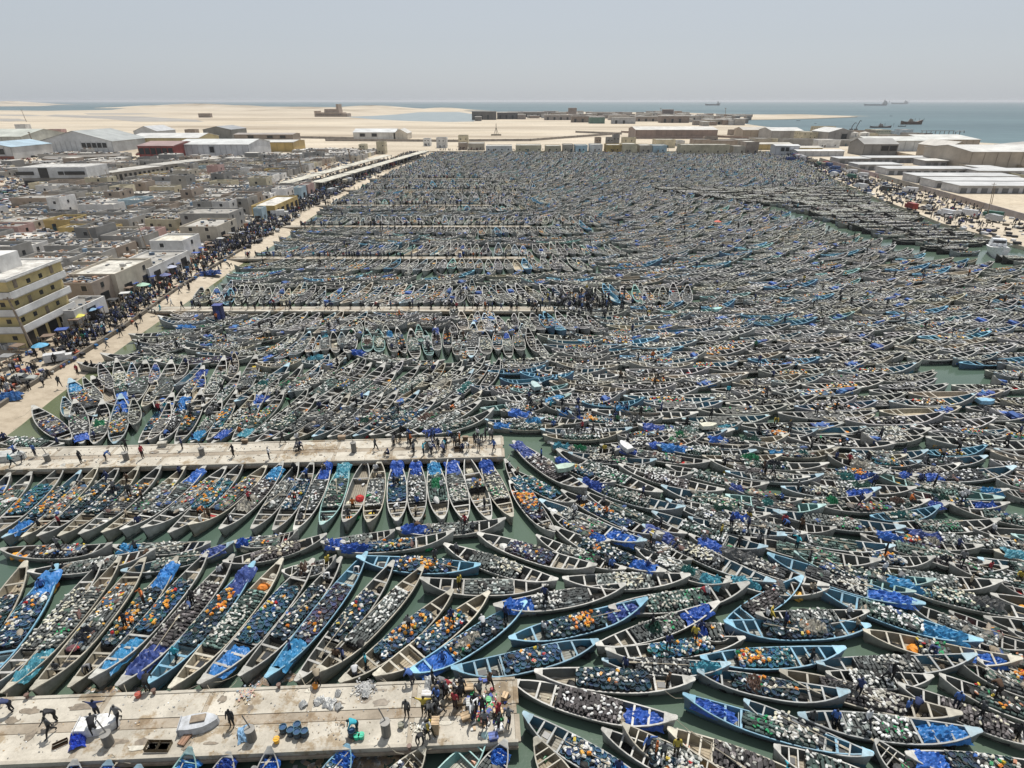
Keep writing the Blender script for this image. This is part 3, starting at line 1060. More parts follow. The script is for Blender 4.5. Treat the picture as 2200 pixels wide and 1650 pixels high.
if mb.v:
    o = obj('far_block_houses', mb.mesh('far_block_houses', 'coloured'), col=(1, 1, 1))
    o['kind'] = 'stuff'
    o['label'] = 'mass of small flat-roofed houses at the far side of the town'

# rubbish, rubble and yard clutter between the houses
mb = MB()
for _ in range(9000):
    y = 92 + 360 * rnd.random()
    x = rnd.uniform(-0.83 * (y + 10), -82)
    g = rnd.choice([(0.5, 0.48, 0.45), (0.12, 0.12, 0.12), (0.3, 0.26, 0.2), (0.62, 0.61, 0.6), (0.2, 0.2, 0.2), (0.35, 0.2, 0.12), (0.1, 0.15, 0.25)])
    mb.box(x, y, 0.98, rnd.uniform(0.3, 2.2), rnd.uniform(0.2, 1.4), rnd.uniform(0.15, 1.1), rnd.uniform(0, 3), col=g)
o = obj('yard_rubble', mb.mesh('yard_rubble', 'coloured'), col=(1, 1, 1))
o['kind'] = 'stuff'
o['label'] = 'rubble, boards and scrap lying between the town houses'

# market roofs on posts, two lines towards the far end of the quay
def market(pa, pb, n, line):
    a, b = at(*pa, 4.2), at(*pb, 4.2)
    for k in range(n):
        p, q = a.lerp(b, k / n), a.lerp(b, (k + 0.95) / n)
        L_ = (q - p).length
        ang = math.atan2(q.y - p.y, q.x - p.x)
        t = thing('market_roof', f'long flat cream market roof on posts, {ORD[k]} from the near end of the {line} line', 'market roof', (p.x, p.y, 1.0), ang, 'market roofs along the beach road')
        obj('roof', box_mesh('roof', L_, 6.0, 0.25, 'roof_top'), t, (L_ / 2, 0, 3.1), col=(0.62, 0.59, 0.50))
        for i in range(5):
            for s in (-1, 1):
                obj('post', box_mesh('post', 0.3, 0.3, 3.1, 'plaster'), t, (0.6 + i * (L_ - 1.2) / 4, s * 2.6, 0), col=(0.45, 0.42, 0.37))


market((612, 393), (835, 332.5), 4, 'inland')
market((680, 392), (916, 323.5), 5, 'seaward')

# row of buildings across the head of the harbour
rnd.seed(5)
FAR = [(1108, 1163, 326, 4.5, 'cream', 'arcaded'), (1172, 1205, 326, 4, 'cream', 'low'), (1210, 1232, 326, 5, 'beige', 'narrow'), (1236, 1262, 326, 4.5, 'pale blue', 'small'), (1268, 1294, 326, 5, 'white', 'plain'),
       (1303, 1335, 327, 5, 'ochre', 'flat-topped'), (1337, 1368, 328, 6, 'cream', 'stepped'), (1374, 1400, 328, 5, 'beige', 'low'), (1402, 1432, 328, 5, 'pale blue', 'wide'), (1462, 1566, 330, 6, 'cream', 'long arcaded'),
       (1575, 1600, 330, 5, 'beige', 'plain'), (1600, 1628, 330, 8, 'brown', 'tall'), (985, 1003, 322, 5, 'brown', 'low'), (1006, 1040, 323, 5, 'beige', 'wide'), (1044, 1100, 326, 4, 'white', 'long')]
for i, (xa, xb, yb, h, w, wd) in enumerate(FAR):
    p, q = at(xa, yb, 1), at(xb, yb, 1)
    house('quay_house', f'{wd} {w} house on the far quay, {ORD[i]} placed at the harbour head', 'house', (p.x + q.x) / 2, p.y, q.x - p.x, rnd.uniform(12, 20), h, wall=w, wins=max(2, int((q.x - p.x) / 5)), group='houses at the head of the harbour', roof=(0.6, 0.58, 0.53))
for i, (xa, xb, yb, h, w, wd) in enumerate([(985, 1006, 315, 9, 'cream', 'tall cream tower house'), (1279, 1291, 316, 7.5, 'brown', 'slim brown tower house'), (1303, 1317, 316, 7.5, 'dark grey', 'dark grey unfinished block'),
                                            (1317, 1330, 315, 9.5, 'dark grey', 'taller dark grey unfinished block'), (1337, 1365, 318, 8, 'cream', 'cream stepped block'), (1514, 1540, 315, 8, 'brown', 'brown stepped block'),
                                            (938, 960, 318, 8, 'white', 'white two-tier block'), (910, 925, 314, 6, 'white', 'small white block'), (810, 828, 331, 8.5, 'cream', 'slim cream tower'), (772, 786, 329, 6, 'cream', 'short cream tower')]):
    p, q = at(xa, yb, 1), at(xb, yb, 1)
    house('tower_house', f'{wd} rising behind the far quay', 'house', (p.x + q.x) / 2, p.y, q.x - p.x, 9, h, wall=w, storeys=max(2, int(h / 4)), wins=2, group='taller houses behind the far quay')

# walls across the desert
for i, (xa, ya, xb, yb) in enumerate([(1005, 304, 1140, 303), (1140, 303, 1335, 288), (1237, 285, 1335, 289), (1335, 285, 1640, 300), (700, 303, 1000, 305), (640, 297, 760, 299)]):
    p, q = at(xa, ya, 1), at(xb, yb, 1)
    dv = q - p
    L_ = dv.length
    mb = MB()
    mb.box(L_ / 2, 0, 0, L_, 0.5, 2.2)
    n = int(L_ / 12)
    t = thing('desert_wall', f'long low {["grey", "bent grey", "short brown", "reddish", "pale", "sand"][i]} wall on the desert behind the far quay, {ORD[i]} stretch', 'wall', (p.x, p.y, 0.98), math.atan2(dv.y, dv.x), 'walls across the desert')
    obj('wall_panel', mb.mesh('wall_panel', 'plaster'), t, col=(0.36, 0.32, 0.28) if i != 3 else (0.32, 0.24, 0.20))
    mb = MB()
    for k in range(n + 1):
        mb.box(k * L_ / max(n, 1), 0, 0, 0.7, 0.8, 2.35)
    o = obj('buttress', mb.mesh('buttress', 'plaster'), t, col=(0.33, 0.29, 0.25))
    o['kind'] = 'stuff'

# right-hand side: white sheds in echelon
def shed(xa, xb, yb, d, label, h=3.1, wall=(0.52, 0.52, 0.53), roofc=(0.50, 0.50, 0.495), nd=None, rz=-1.5):
    p, q = at(xa, yb, 1), at(xb, yb, 1)
    w = q.x - p.x
    t = thing('market_shed', label, 'shed', (p.x + w / 2, p.y, 1.0), R(rz), 'white sheds of the right-hand fish market')
    mb = MB()
    mb.box(0, d / 2, 0, w, d, h)
    obj('wall', mb.mesh('wall', 'plaster'), t, col=wall)
    mb = MB()
    mb.add([(-w / 2 - .4, -1.2, h + 0.03), (w / 2 + .4, -1.2, h + 0.03), (w / 2 + .4, d + .4, h + 0.25), (-w / 2 - .4, d + .4, h + 0.25), (-w / 2 - .4, -1.2, h + 0.3), (w / 2 + .4, -1.2, h + 0.3), (w / 2 + .4, d + .4, h + 0.5), (-w / 2 - .4, d + .4, h + 0.5)],
           [(3, 2, 1, 0), (4, 5, 6, 7), (0, 1, 5, 4), (1, 2, 6, 5), (2, 3, 7, 6), (3, 0, 4, 7)])
    obj('roof', mb.mesh('roof', 'sheet_metal'), t, col=roofc)
    n = nd or max(2, int(w / 4.5))
    for k in range(n):
        obj('shutter_door', box_mesh('shutter_door', w / n * 0.6, 0.12, 2.1, 'sheet_metal'), t, (-w / 2 + (k + 0.55) * w / n, -0.06, 0.03), col=(0.16, 0.165, 0.17))
    taken.append((p.x - 1, p.y - 1, q.x + 1, p.y + d + 1))
    return t


shed(2058, 2300, 415.5, 12, 'nearest long white shed with a row of grey shutter doors')
shed(2008, 2220, 404, 12, 'second white shed tucked behind the nearest long one')
shed(1968, 2180, 393, 12, 'third white shed in the echelon from the nearest')
shed(2098, 2290, 381, 12, 'white shed at the right end behind the third one')
shed(1905, 2090, 376, 12, 'long white shed with three open bays in the echelon middle')
shed(2100, 2152, 374, 12, 'short white shed with a single dark door')
shed(1842, 1935, 366, 12, 'small white shed fifth from the nearest, near the quay', wall=(0.47, 0.47, 0.48))
shed(1800, 1866, 352, 12, 'grey-walled shed at the quay end of the farthest line', wall=(0.33, 0.33, 0.34))
shed(1866, 2004, 350, 12, 'long grey-walled shed joined to the farthest line', wall=(0.33, 0.33, 0.34))
shed(1985, 2032, 357, 12, 'small grey shed with a pale roof behind the middle sheds', wall=(0.33, 0.33, 0.34), roofc=(0.62, 0.61, 0.58))
# right-hand industry, back to the shore
hall_px(2078, 2300, 363, 45, 9.5, 2.5, 'beige_warehouse', 'huge beige warehouse with a white roof at the right edge', 'warehouse', BM, (0.72, 0.70, 0.66), bays=8, gable_front=False)
hall_px(2030, 2078, 342, 34, 7.8, 3.4, 'beige_gable_hall', 'beige gabled hall with grey doors left of the huge warehouse', 'hall', BM, (0.62, 0.58, 0.52), bays=3, dark=[1])
hall_px(1990, 2100, 322, 60, 7.8, 2.5, 'pale_roof_hall', 'long hall with pale roof nearest the sea', 'hall', (0.36, 0.31, 0.26), (0.74, 0.73, 0.68), bays=8, gable_front=False)
hall_px(1862, 2000, 325, 30, 7.8, 2.5, 'white_works', 'white works hall with pitched roof and stained wall', 'works', (0.55, 0.56, 0.56), (0.66, 0.66, 0.62), bays=7, gable_front=False)
hall_px(1852, 1925, 334, 22, 7.8, 3.4, 'dark_hall', 'dark grey open-fronted hall before the white works', 'hall', (0.24, 0.23, 0.22), (0.36, 0.35, 0.33), bays=4, dark=[2, 3], gable_front=False)
hall_px(1776, 1830, 310, 35, 10.4, 3.4, 'grey_hall', 'grey hall with a pale gable roof beside the silos', 'hall', (0.33, 0.31, 0.29), (0.66, 0.65, 0.62), bays=4, dark=[2])
hall_px(1655, 1722, 303, 35, 9.5, 2.5, 'grey_long_hall', 'grey long hall with a white roof left of the cream offices', 'hall', (0.35, 0.33, 0.31), (0.70, 0.69, 0.66), bays=5, gable_front=False)
hall_px(2175, 2300, 352, 20, 10.4, 1.7, 'grey_store', 'dark open store building cut by the right edge', 'store', (0.27, 0.25, 0.23), (0.5, 0.47, 0.43), bays=3, dark=[0, 2])
hall_px(1365, 1540, 298, 45, 8.7, 2.5, 'brown_factory', 'long reddish-brown factory with white roof on the desert', 'factory', (0.26, 0.19, 0.16), (0.66, 0.63, 0.58), bays=16, gable_front=False, basec=(0.36, 0.27, 0.23))
hall_px(1595, 1660, 296, 30, 7.8, 2.5, 'beige_block', 'beige block with a tiled roof between factory and grey hall', 'hall', (0.40, 0.32, 0.24), (0.5, 0.46, 0.40), bays=4, gable_front=False)
hall_px(1700, 1765, 331, 18, 4.3, 0.8, 'yellow_shed', 'yellow long shed in front of the cream offices', 'shed', (0.55, 0.43, 0.17), (0.62, 0.58, 0.5), bays=6, gable_front=False)
hall_px(1712, 1812, 336, 12, 3.5, 0.7, 'white_shed', 'white low shed in front of the yellow one', 'shed', (0.5, 0.5, 0.5), (0.72, 0.71, 0.69), bays=6, gable_front=False)
hall_px(1610, 1700, 322, 16, 4.3, 0.8, 'ochre_shed', 'ochre wall and low shed at far corner of the harbour', 'shed', (0.52, 0.40, 0.18), (0.62, 0.58, 0.5), bays=7, gable_front=False)
hall_px(1664, 1715, 333, 10, 6.3, 0.7, 'white_annex', 'white annex row by the far right quay corner', 'annex', (0.6, 0.6, 0.61), (0.72, 0.72, 0.72), bays=5, dark=[1, 2], gable_front=False)
for xa, xb, yb, d, h, st, lab in ((1722, 1782, 307, 20, 9.5, 3, 'four-storey cream office block with a step in its roofline'), (1748, 1790, 302, 12, 13, 4, 'cream tower block with a flat white top'), (1880, 1912, 292, 25, 6, 2, 'cream flat building behind the silos')):
    p, q = at(xa, yb, 1), at(xb, yb, 1)
    house('office_block', lab, 'office', (p.x + q.x) / 2, p.y, q.x - p.x, d, h, wall='cream', storeys=st, wins=6, door=False, roof=(0.6, 0.57, 0.5))
for k, px in enumerate((1838, 1862)):
    p = at(px, 311, 1)
    t = thing('silo', ['left-hand pale cylindrical silo beside grey hall', 'right-hand pale cylindrical silo beside grey hall'][k], 'silo', (p.x, p.y + 8, 1.0), group='pair of silos')
    mb = MB()
    mb.cyl(0, 0, 0, 10, 4.4, n=20)
    obj('silo_wall', mb.mesh('silo_wall', 'plaster', True), t, col=(0.5, 0.47, 0.42))
    mb = MB()
    mb.cyl(0, 0, 10.02, 11, 4.5, 0.6, n=20)
    obj('roof', mb.mesh('roof', 'plaster'), t, col=(0.58, 0.55, 0.5))
    mb = MB()
    mb.box(0, -4.5, 0, 0.5, 0.2, 10.2)
    obj('ladder', mb.mesh('ladder', 'sheet_metal'), t, col=(0.2, 0.2, 0.2))
# wall between the sheds and the quay, and the perimeter wall behind
def long_wall(label, pa, pb, h=2.0, th=0.4, col=(0.34, 0.31, 0.28), name='quay_wall'):
    p, q = at(*pa, 1), at(*pb, 1)
    dv = q - p
    n = max(1, int(dv.length / 25))
    t = thing(name, label, 'wall', (p.x, p.y, 0.98), math.atan2(dv.y, dv.x))
    for k in range(n):
        L_ = dv.length / n
        obj('wall_panel', box_mesh('wall_panel', L_ - 0.3, th, h, 'plaster'), t, (L_ * (k + 0.5), 0, 0), col=tuple(c * rnd.uniform(0.92, 1.08) for c in col))
    return t


long_wall('long grey wall along the right-hand quay before the white sheds', (1760, 346), (2200, 474), 2.2)
long_wall('sandy boundary wall behind the white sheds', (1905, 330), (2200, 388), 2.6, col=(0.45, 0.37, 0.28), name='boundary_wall')
long_wall('brown broken wall at the foot of the beige warehouse', (2085, 345), (2200, 366), 2.6, col=(0.36, 0.29, 0.23), name='boundary_wall')

# the wharf with cranes and the moored hull behind it
t = thing('fishing_wharf', 'dark jetty building with crane gantry on the right-hand shore', 'jetty', tuple(at(2010, 297, 0)), 0, scale=(0.78, 0.78, 0.6))
mb = MB()
mb.box(0, 0, 0, 55, 14, 6)
mb.box(-18, 0, 6, 18, 10, 3)
obj('jetty_house', mb.mesh('jetty_house', 'plaster'), t, col=(0.17, 0.15, 0.14))
mb = MB()
for k in range(8):
    mb.box(-22 + k * 6.5, 0, 6, 0.7, 0.7, 7)
mb.box(0, 0, 12.6, 48, 1.2, 0.8)
obj('gantry', mb.mesh('gantry', 'sheet_metal'), t, col=(0.3, 0.28, 0.25))
mb = MB()
for k in range(2):
    mb.tube([(26 + k * 6, 0, 0), (27 + k * 6, 0, 11), (32 + k * 6, 0, 13.5), (33 + k * 6, 0, 9)], 0.7, 4)
obj('crane_arm', mb.mesh('crane_arm', 'sheet_metal'), t, col=(0.12, 0.12, 0.12))
for k, px in enumerate((1828, 1838)):
    p = at(px, 281, 0)
    t = thing('dock_crane', ['shorter dark dock crane behind the silos', 'taller bent dock crane behind the silos'][k], 'crane', tuple(p), scale=(0.7, 0.7, 0.7))
    mb = MB()
    mb.tube([(0, 0, 0), (1, 0, 9), (5, 0, 15 + 4 * k), (8, 0, 14 + 4 * k)], 0.8, 5)
    obj('mast', mb.mesh('mast', 'sheet_metal'), t, col=(0.12, 0.12, 0.12))
    mb = MB()
    mb.box(0, 0, 0, 6, 4, 4)
    obj('cab', mb.mesh('cab', 'sheet_metal'), t, col=(0.22, 0.2, 0.18))

# far industrial spit: one low building after another
rnd.seed(11)
spit = []
def spit_b(px, py, wpx, h, d, wall, roofc, wd):
    p = at(px, py, 1)
    w = wpx / F_PX * (p.y * math.cos(PITCH) + CAM_H * math.sin(PITCH))
    n = len(spit)
    t = thing('spit_building', f'{wd}, {ORD[n]} counted along the far spit', 'building', (p.x, p.y, 1.0), 0, 'buildings of the far industrial spit')
    obj('wall', box_mesh('wall', w, d, h, 'plaster'), t, (0, d / 2, 0), col=wall)
    obj('roof', box_mesh('roof', w + 0.8, d + 0.8, 0.7, 'roof_top'), t, (0, d / 2, h + 0.002), col=roofc)
    if w > 30:
        for k in range(int(w / 14)):
            obj('opening', box_mesh('opening', 4, 0.3, h * 0.6, 'dark_pane'), t, (-w / 2 + 7 + 14 * k, -0.12, 0.05))
    spit.append(1)
    taken.append((p.x - w / 2, p.y, p.x + w / 2, p.y + d))


specs = [(1040, 257.5, 52, 17, 30, (0.13, 0.125, 0.12), 'dark slab-sided store'), (1090, 256, 44, 14, 30, (0.12, 0.12, 0.125), 'black-walled store'), (1027, 260, 14, 8, 20, (0.2, 0.19, 0.18), 'small dark shed'),
         (1150, 252, 50, 12, 25, (0.18, 0.17, 0.16), 'grey flat works'), (1230, 252, 17, 22, 20, (0.24, 0.2, 0.18), 'tall brown tower block'), (1200, 258, 60, 10, 20, (0.3, 0.27, 0.25), 'low pale-walled row'),
         (1250, 263, 44, 11, 20, (0.26, 0.21, 0.17), 'brown works with stacks'), (1283, 265.5, 32, 11, 20, (0.13, 0.22, 0.18), 'dark green shed'), (1330, 258, 44, 9, 20, (0.45, 0.42, 0.38), 'pale flat shed'),
         (1340, 266, 50, 10, 16, (0.42, 0.42, 0.42), 'long white-grey shed'), (1300, 252, 30, 10, 20, (0.2, 0.18, 0.16), 'brown roofed shed'), (1435, 251, 22, 18, 18, (0.17, 0.14, 0.13), 'stepped dark block'),
         (1450, 264, 60, 12, 26, (0.25, 0.2, 0.17), 'long brown factory shed'), (1390, 261, 50, 9, 20, (0.33, 0.28, 0.24), 'brown sheds in line'), (1490, 258, 40, 8, 20, (0.4, 0.38, 0.35), 'pale shed'),
         (1540, 268, 44, 8, 20, (0.42, 0.37, 0.3), 'sandy walled shed'), (1180, 246, 26, 9, 20, (0.2, 0.18, 0.17), 'low dark shed'), (1110, 247, 40, 9, 20, (0.17, 0.16, 0.16), 'dark waterfront shed')]
for px, py, wpx, h, d, w, wd in sorted(specs):
    spit_b(px, py, wpx, h * 0.95, d, w, rnd.choice([(0.5, 0.48, 0.45), (0.62, 0.6, 0.57), (0.34, 0.31, 0.29)]), wd)
for px in range(1110, 1640, 15):
    for py in ((246, 250, 255) if px < 1480 else (252, 258, 264, 270)):
        if rnd.random() < 0.85 and len(spit) < 118:
            spit_b(px + rnd.uniform(-7, 7), py + rnd.uniform(-1.5, 1.5), rnd.uniform(10, 26), rnd.uniform(5, 9), rnd.uniform(12, 22), rnd.choice([(0.3, 0.26, 0.23), (0.42, 0.39, 0.35), (0.2, 0.18, 0.17), (0.5, 0.49, 0.47), (0.33, 0.25, 0.2)]),
                   rnd.choice([(0.62, 0.6, 0.56), (0.45, 0.42, 0.39), (0.7, 0.69, 0.66)]), 'low spit shed')
# industry between the brown factory and the yellow sheds
k_ = 0
for px in range(1400, 1990, 22):
    for py in (282, 290, 303, 316):
        if py < 288 and not 1560 < px < 1700:
            continue
        if rnd.random() < 0.6:
            p = at(px + rnd.uniform(-8, 8), py + rnd.uniform(-3, 3), 1)
            w, d_ = rnd.uniform(10, 28), rnd.uniform(10, 20)
            if px < 1640 and 290 > py:
                continue
            if px < 1580 and py < 310:
                continue
            if p.y > 900 or any(a < p.x + w / 2 and p.x - w / 2 < c and b < p.y + d_ and p.y < e for a, b, c, e in taken):
                continue
            taken.append((p.x - w / 2, p.y, p.x + w / 2, p.y + d_))
            wl = rnd.choice(['beige', 'white', 'grey', 'brown', 'cream', 'concrete'])
            house('works_building', f'{wl} flat works building, {ORD[k_]} among the yards right of the harbour head', 'building', p.x, p.y, w, d_, rnd.uniform(4, 7), wall=wl, wins=2, group='works buildings beyond the harbour', clutter=0)
            k_ += 1

# the sand-coloured fort in the desert
p, q = at(676, 251, 1), at(757, 250, 1)
t = thing('desert_fort', 'sand-brown ruined fort with a stepped tower alone on the dunes', 'fort', ((p.x + q.x) / 2, p.y, 1.0), scale=(1, 1, 1.15))
Lf = q.x - p.x
for nm, a, b, z, dx, dz in (('wall', -0.05, 0, 0, 0.85, 9), ('terrace', 0.0, 10, 9, 0.45, 7), ('tower', 0.16, 16, 16, 0.06, 10), ('annex', 0.42, 0, 0, 0.16, 7), ('annex', -0.46, 0, 0, 0.08, 12)):
    mb = MB()
    mb.box(a * Lf, 20 + b, z, dx * Lf, 40, dz, taper=0.96)
    obj(nm, mb.mesh(nm, 'plaster'), t, col=(0.36, 0.28, 0.22))
for k in range(12):
    obj('opening', box_mesh('opening', Lf * 0.025, 0.4, 3, 'dark_pane'), t, (-0.42 * Lf + k * Lf * 0.065, -0.1, 3))
# lone bits on the desert: a mast tripod, small sheds
for i, (px, py, w, h, wl, lab) in enumerate([(47, 284, 14, 9, 'white', 'lone ruined white two-storey house at the left desert edge'), (116, 288, 20, 5, 'pink', 'long low pink house beyond the gabled hall'), (410, 293, 12, 7, 'brown', 'small brown box house at the desert edge'),
                                              (584, 301, 26, 6, 'brown', 'low brown house right of the works at the desert edge'), (440, 252.5, 30, 9, 'brown', 'tiny far hut on the pale desert')]):
    p = at(px, py, 1)
    house('lone_house', lab, 'house', p.x, p.y, w, 10, h, wall=wl, storeys=1, wins=3)
p = at(1066, 291, 1)
t = thing('drilling_tripod', 'small mast with base on the bare desert before the spit', 'mast', tuple(p))
mb = MB()
mb.tube([(0, 0, 0), (0, 0, 13)], 0.35, 5)
mb.tube([(-3, 0, 0), (0, 0, 9)], 0.25, 4)
mb.tube([(3, 0, 0), (0, 0, 9)], 0.25, 4)
obj('mast', mb.mesh('mast', 'sheet_metal'), t, col=(0.2, 0.18, 0.15))
mb = MB()
mb.box(0, 0, 0, 12, 5, 1.5)
obj('base', mb.mesh('base', 'plaster'), t, col=(0.3, 0.26, 0.2))
# poles in the town and along the quays
for i, (px, py, h, lab) in enumerate([(72, 752, 9, 'leaning thick pole at the corner of the yellow block'), (82, 332, 16, 'tall mast left of the gabled hall'), (243, 408, 9, 'pole in the street by the office block'), (318, 540, 8, 'pole between town roofs behind the white cube'),
                                      (57, 262, 22, 'thin mast far out on the left desert'), (1558, 262, 25, 'chimney mast on the spit'), (1420, 262, 25, 'thin mast among spit sheds'), (2120, 470, 12, 'leaning pole on the sand right of the wall'), (210, 545, 7, 'pole over the near town roofs'),
                                      (2130, 440, 7, 'short pole on the sandy yard'), (650, 372, 9, 'pole among the market roofs'), (755, 352, 9, 'pole further along the market roofs')]):
    p = at(px, py, 1)
    r_ = 0.22 if i == 0 else 0.13 if p.y < 300 else 0.5
    mb = MB()
    mb.tube([(0, 0, 0), (-0.06 * h, 0, h * 0.5), (-0.12 * h, 0, h)], [r_, r_ * 0.85, r_ * 0.6], 6)
    t = thing('utility_pole', lab, 'pole', tuple(p))
    obj('shaft', mb.mesh('shaft', 'wood_grey'), t)
    mb = MB()
    mb.box(-0.115 * h, 0, h * 0.95, 1.6 if p.y < 500 else 4, r_, r_)
    obj('cross_arm', mb.mesh('cross_arm', 'wood_grey'), t)

# ---------------------------------------------------------------- ships
def ship(px0, px1, py, label, hull=(0.10, 0.10, 0.11), house_at=0.3, up=(0.45, 0.44, 0.42), masts=2, high=1.0, name='ship', cat='ship', decks=3):
    p, q = at(px0, py, 0), at(px1, py, 0)
    L_ = q.x - p.x
    H_ = L_ * 0.085 * high
    t = thing(name, label, cat, ((p.x + q.x) / 2, p.y, 0))
    vs, fs = [], []
    n = 9
    for i in range(n):
        s = i / (n - 1)
        xx = -L_ / 2 + L_ * s
        b = L_ * 0.075 * (1 - max(0, (s - 0.72) / 0.28) ** 2) * (1 - max(0, (0.12 - s) / 0.12) ** 2 * 0.4)
        z = H_ * (1 + 0.7 * max(0, s - 0.75) / 0.25 + 0.3 * max(0, 0.15 - s) / 0.15)
        vs += [(xx, -b * 0.8, -1), (xx + (L_ * 0.02 if i == n - 1 else 0), -b, z), (xx + (L_ * 0.02 if i == n - 1 else 0), b, z), (xx, b * 0.8, -1)]
    for i in range(n - 1):
        for j in range(3):
            a = i * 4 + j
            fs.append((a, a + 4, a + 5, a + 1))
    fs += [(0, 1, 2, 3), (n * 4 - 1, n * 4 - 2, n * 4 - 3, n * 4 - 4)]
    mb = MB()
    mb.add(vs, fs)
    obj('hull', mb.mesh('hull', 'sheet_metal'), t, col=hull)
    for k in range(decks):
        mb = MB()
        mb.box(L_ * (house_at - 0.5), 0, H_ + k * L_ * 0.035, L_ * (0.2 - 0.04 * k), L_ * 0.1, L_ * 0.034)
        obj('superstructure', mb.mesh('superstructure', 'sheet_metal'), t, col=up)
    mb = MB()
    mb.cyl(L_ * (house_at - 0.53), 0, H_ + decks * L_ * 0.035 - 1, H_ + (decks + 1.4) * L_ * 0.035, L_ * 0.015, n=8)
    obj('funnel', mb.mesh('funnel', 'sheet_metal'), t, col=(0.1, 0.08, 0.08))
    for k in range(masts):
        mb = MB()
        xm = L_ * (house_at - 0.5 + 0.18 + 0.42 * k / max(masts - 1, 1))
        mb.cyl(xm, 0, H_ * 0.8, H_ + L_ * 0.16, L_ * 0.006, n=5)
        mb.box(xm, 0, H_ + L_ * 0.1, L_ * 0.06, L_ * 0.01, L_ * 0.006)
        obj('mast', mb.mesh('mast', 'sheet_metal'), t, col=(0.16, 0.15, 0.15))
    return t


ship(1515, 1546, 226.5, 'dark cargo ship with its bridge aft, alone on the horizon', house_at=0.88, decks=4, masts=1)
ship(1857, 1905, 226.8, 'pale tanker with aft bridge near the horizon', (0.24, 0.26, 0.28), house_at=0.9, decks=4, masts=1, high=0.6)
ship(1915, 1950, 223.3, 'smaller grey ship beyond the pale tanker', (0.22, 0.24, 0.26), house_at=0.86, masts=1, high=0.7)
ship(1935, 1980, 267.5, 'rusty brown trawler with masts anchored off the wharf', (0.15, 0.085, 0.06), house_at=0.45, up=(0.34, 0.26, 0.2), masts=3, high=1.5, name='trawler', cat='trawler')
ship(1869, 1914, 274.5, 'low dark barge-like vessel near the trawler', (0.11, 0.08, 0.07), house_at=0.5, up=(0.3, 0.24, 0.2), masts=2, high=0.7, name='barge', cat='barge')
ship(1929, 1946, 272, 'small dark launch between trawler and barge', (0.08, 0.08, 0.08), house_at=0.4, masts=0, decks=1, name='launch', cat='launch')
ship(1711, 1719, 259.5, 'tiny dark boat left of the channel off the spit', (0.08, 0.08, 0.08), masts=0, decks=1, name='launch', cat='launch')
ship(1749, 1755, 265.5, 'tiny boat with a block of cabins in the channel', (0.08, 0.08, 0.08), masts=1, decks=1, name='launch', cat='launch')
ship(1911, 1917, 249.5, 'tiny distant buoy boat beyond the trawler', (0.1, 0.1, 0.1), masts=0, decks=1, name='launch', cat='launch')
# ---------------------------------------------------------------- people
SK, TOP, LEG, HEAD, SHOE = (0.07, 0.045, 0.032), (1, 1, 1), (0.05, 0.055, 0.07), (0.03, 0.03, 0.03), (0.02, 0.02, 0.02)


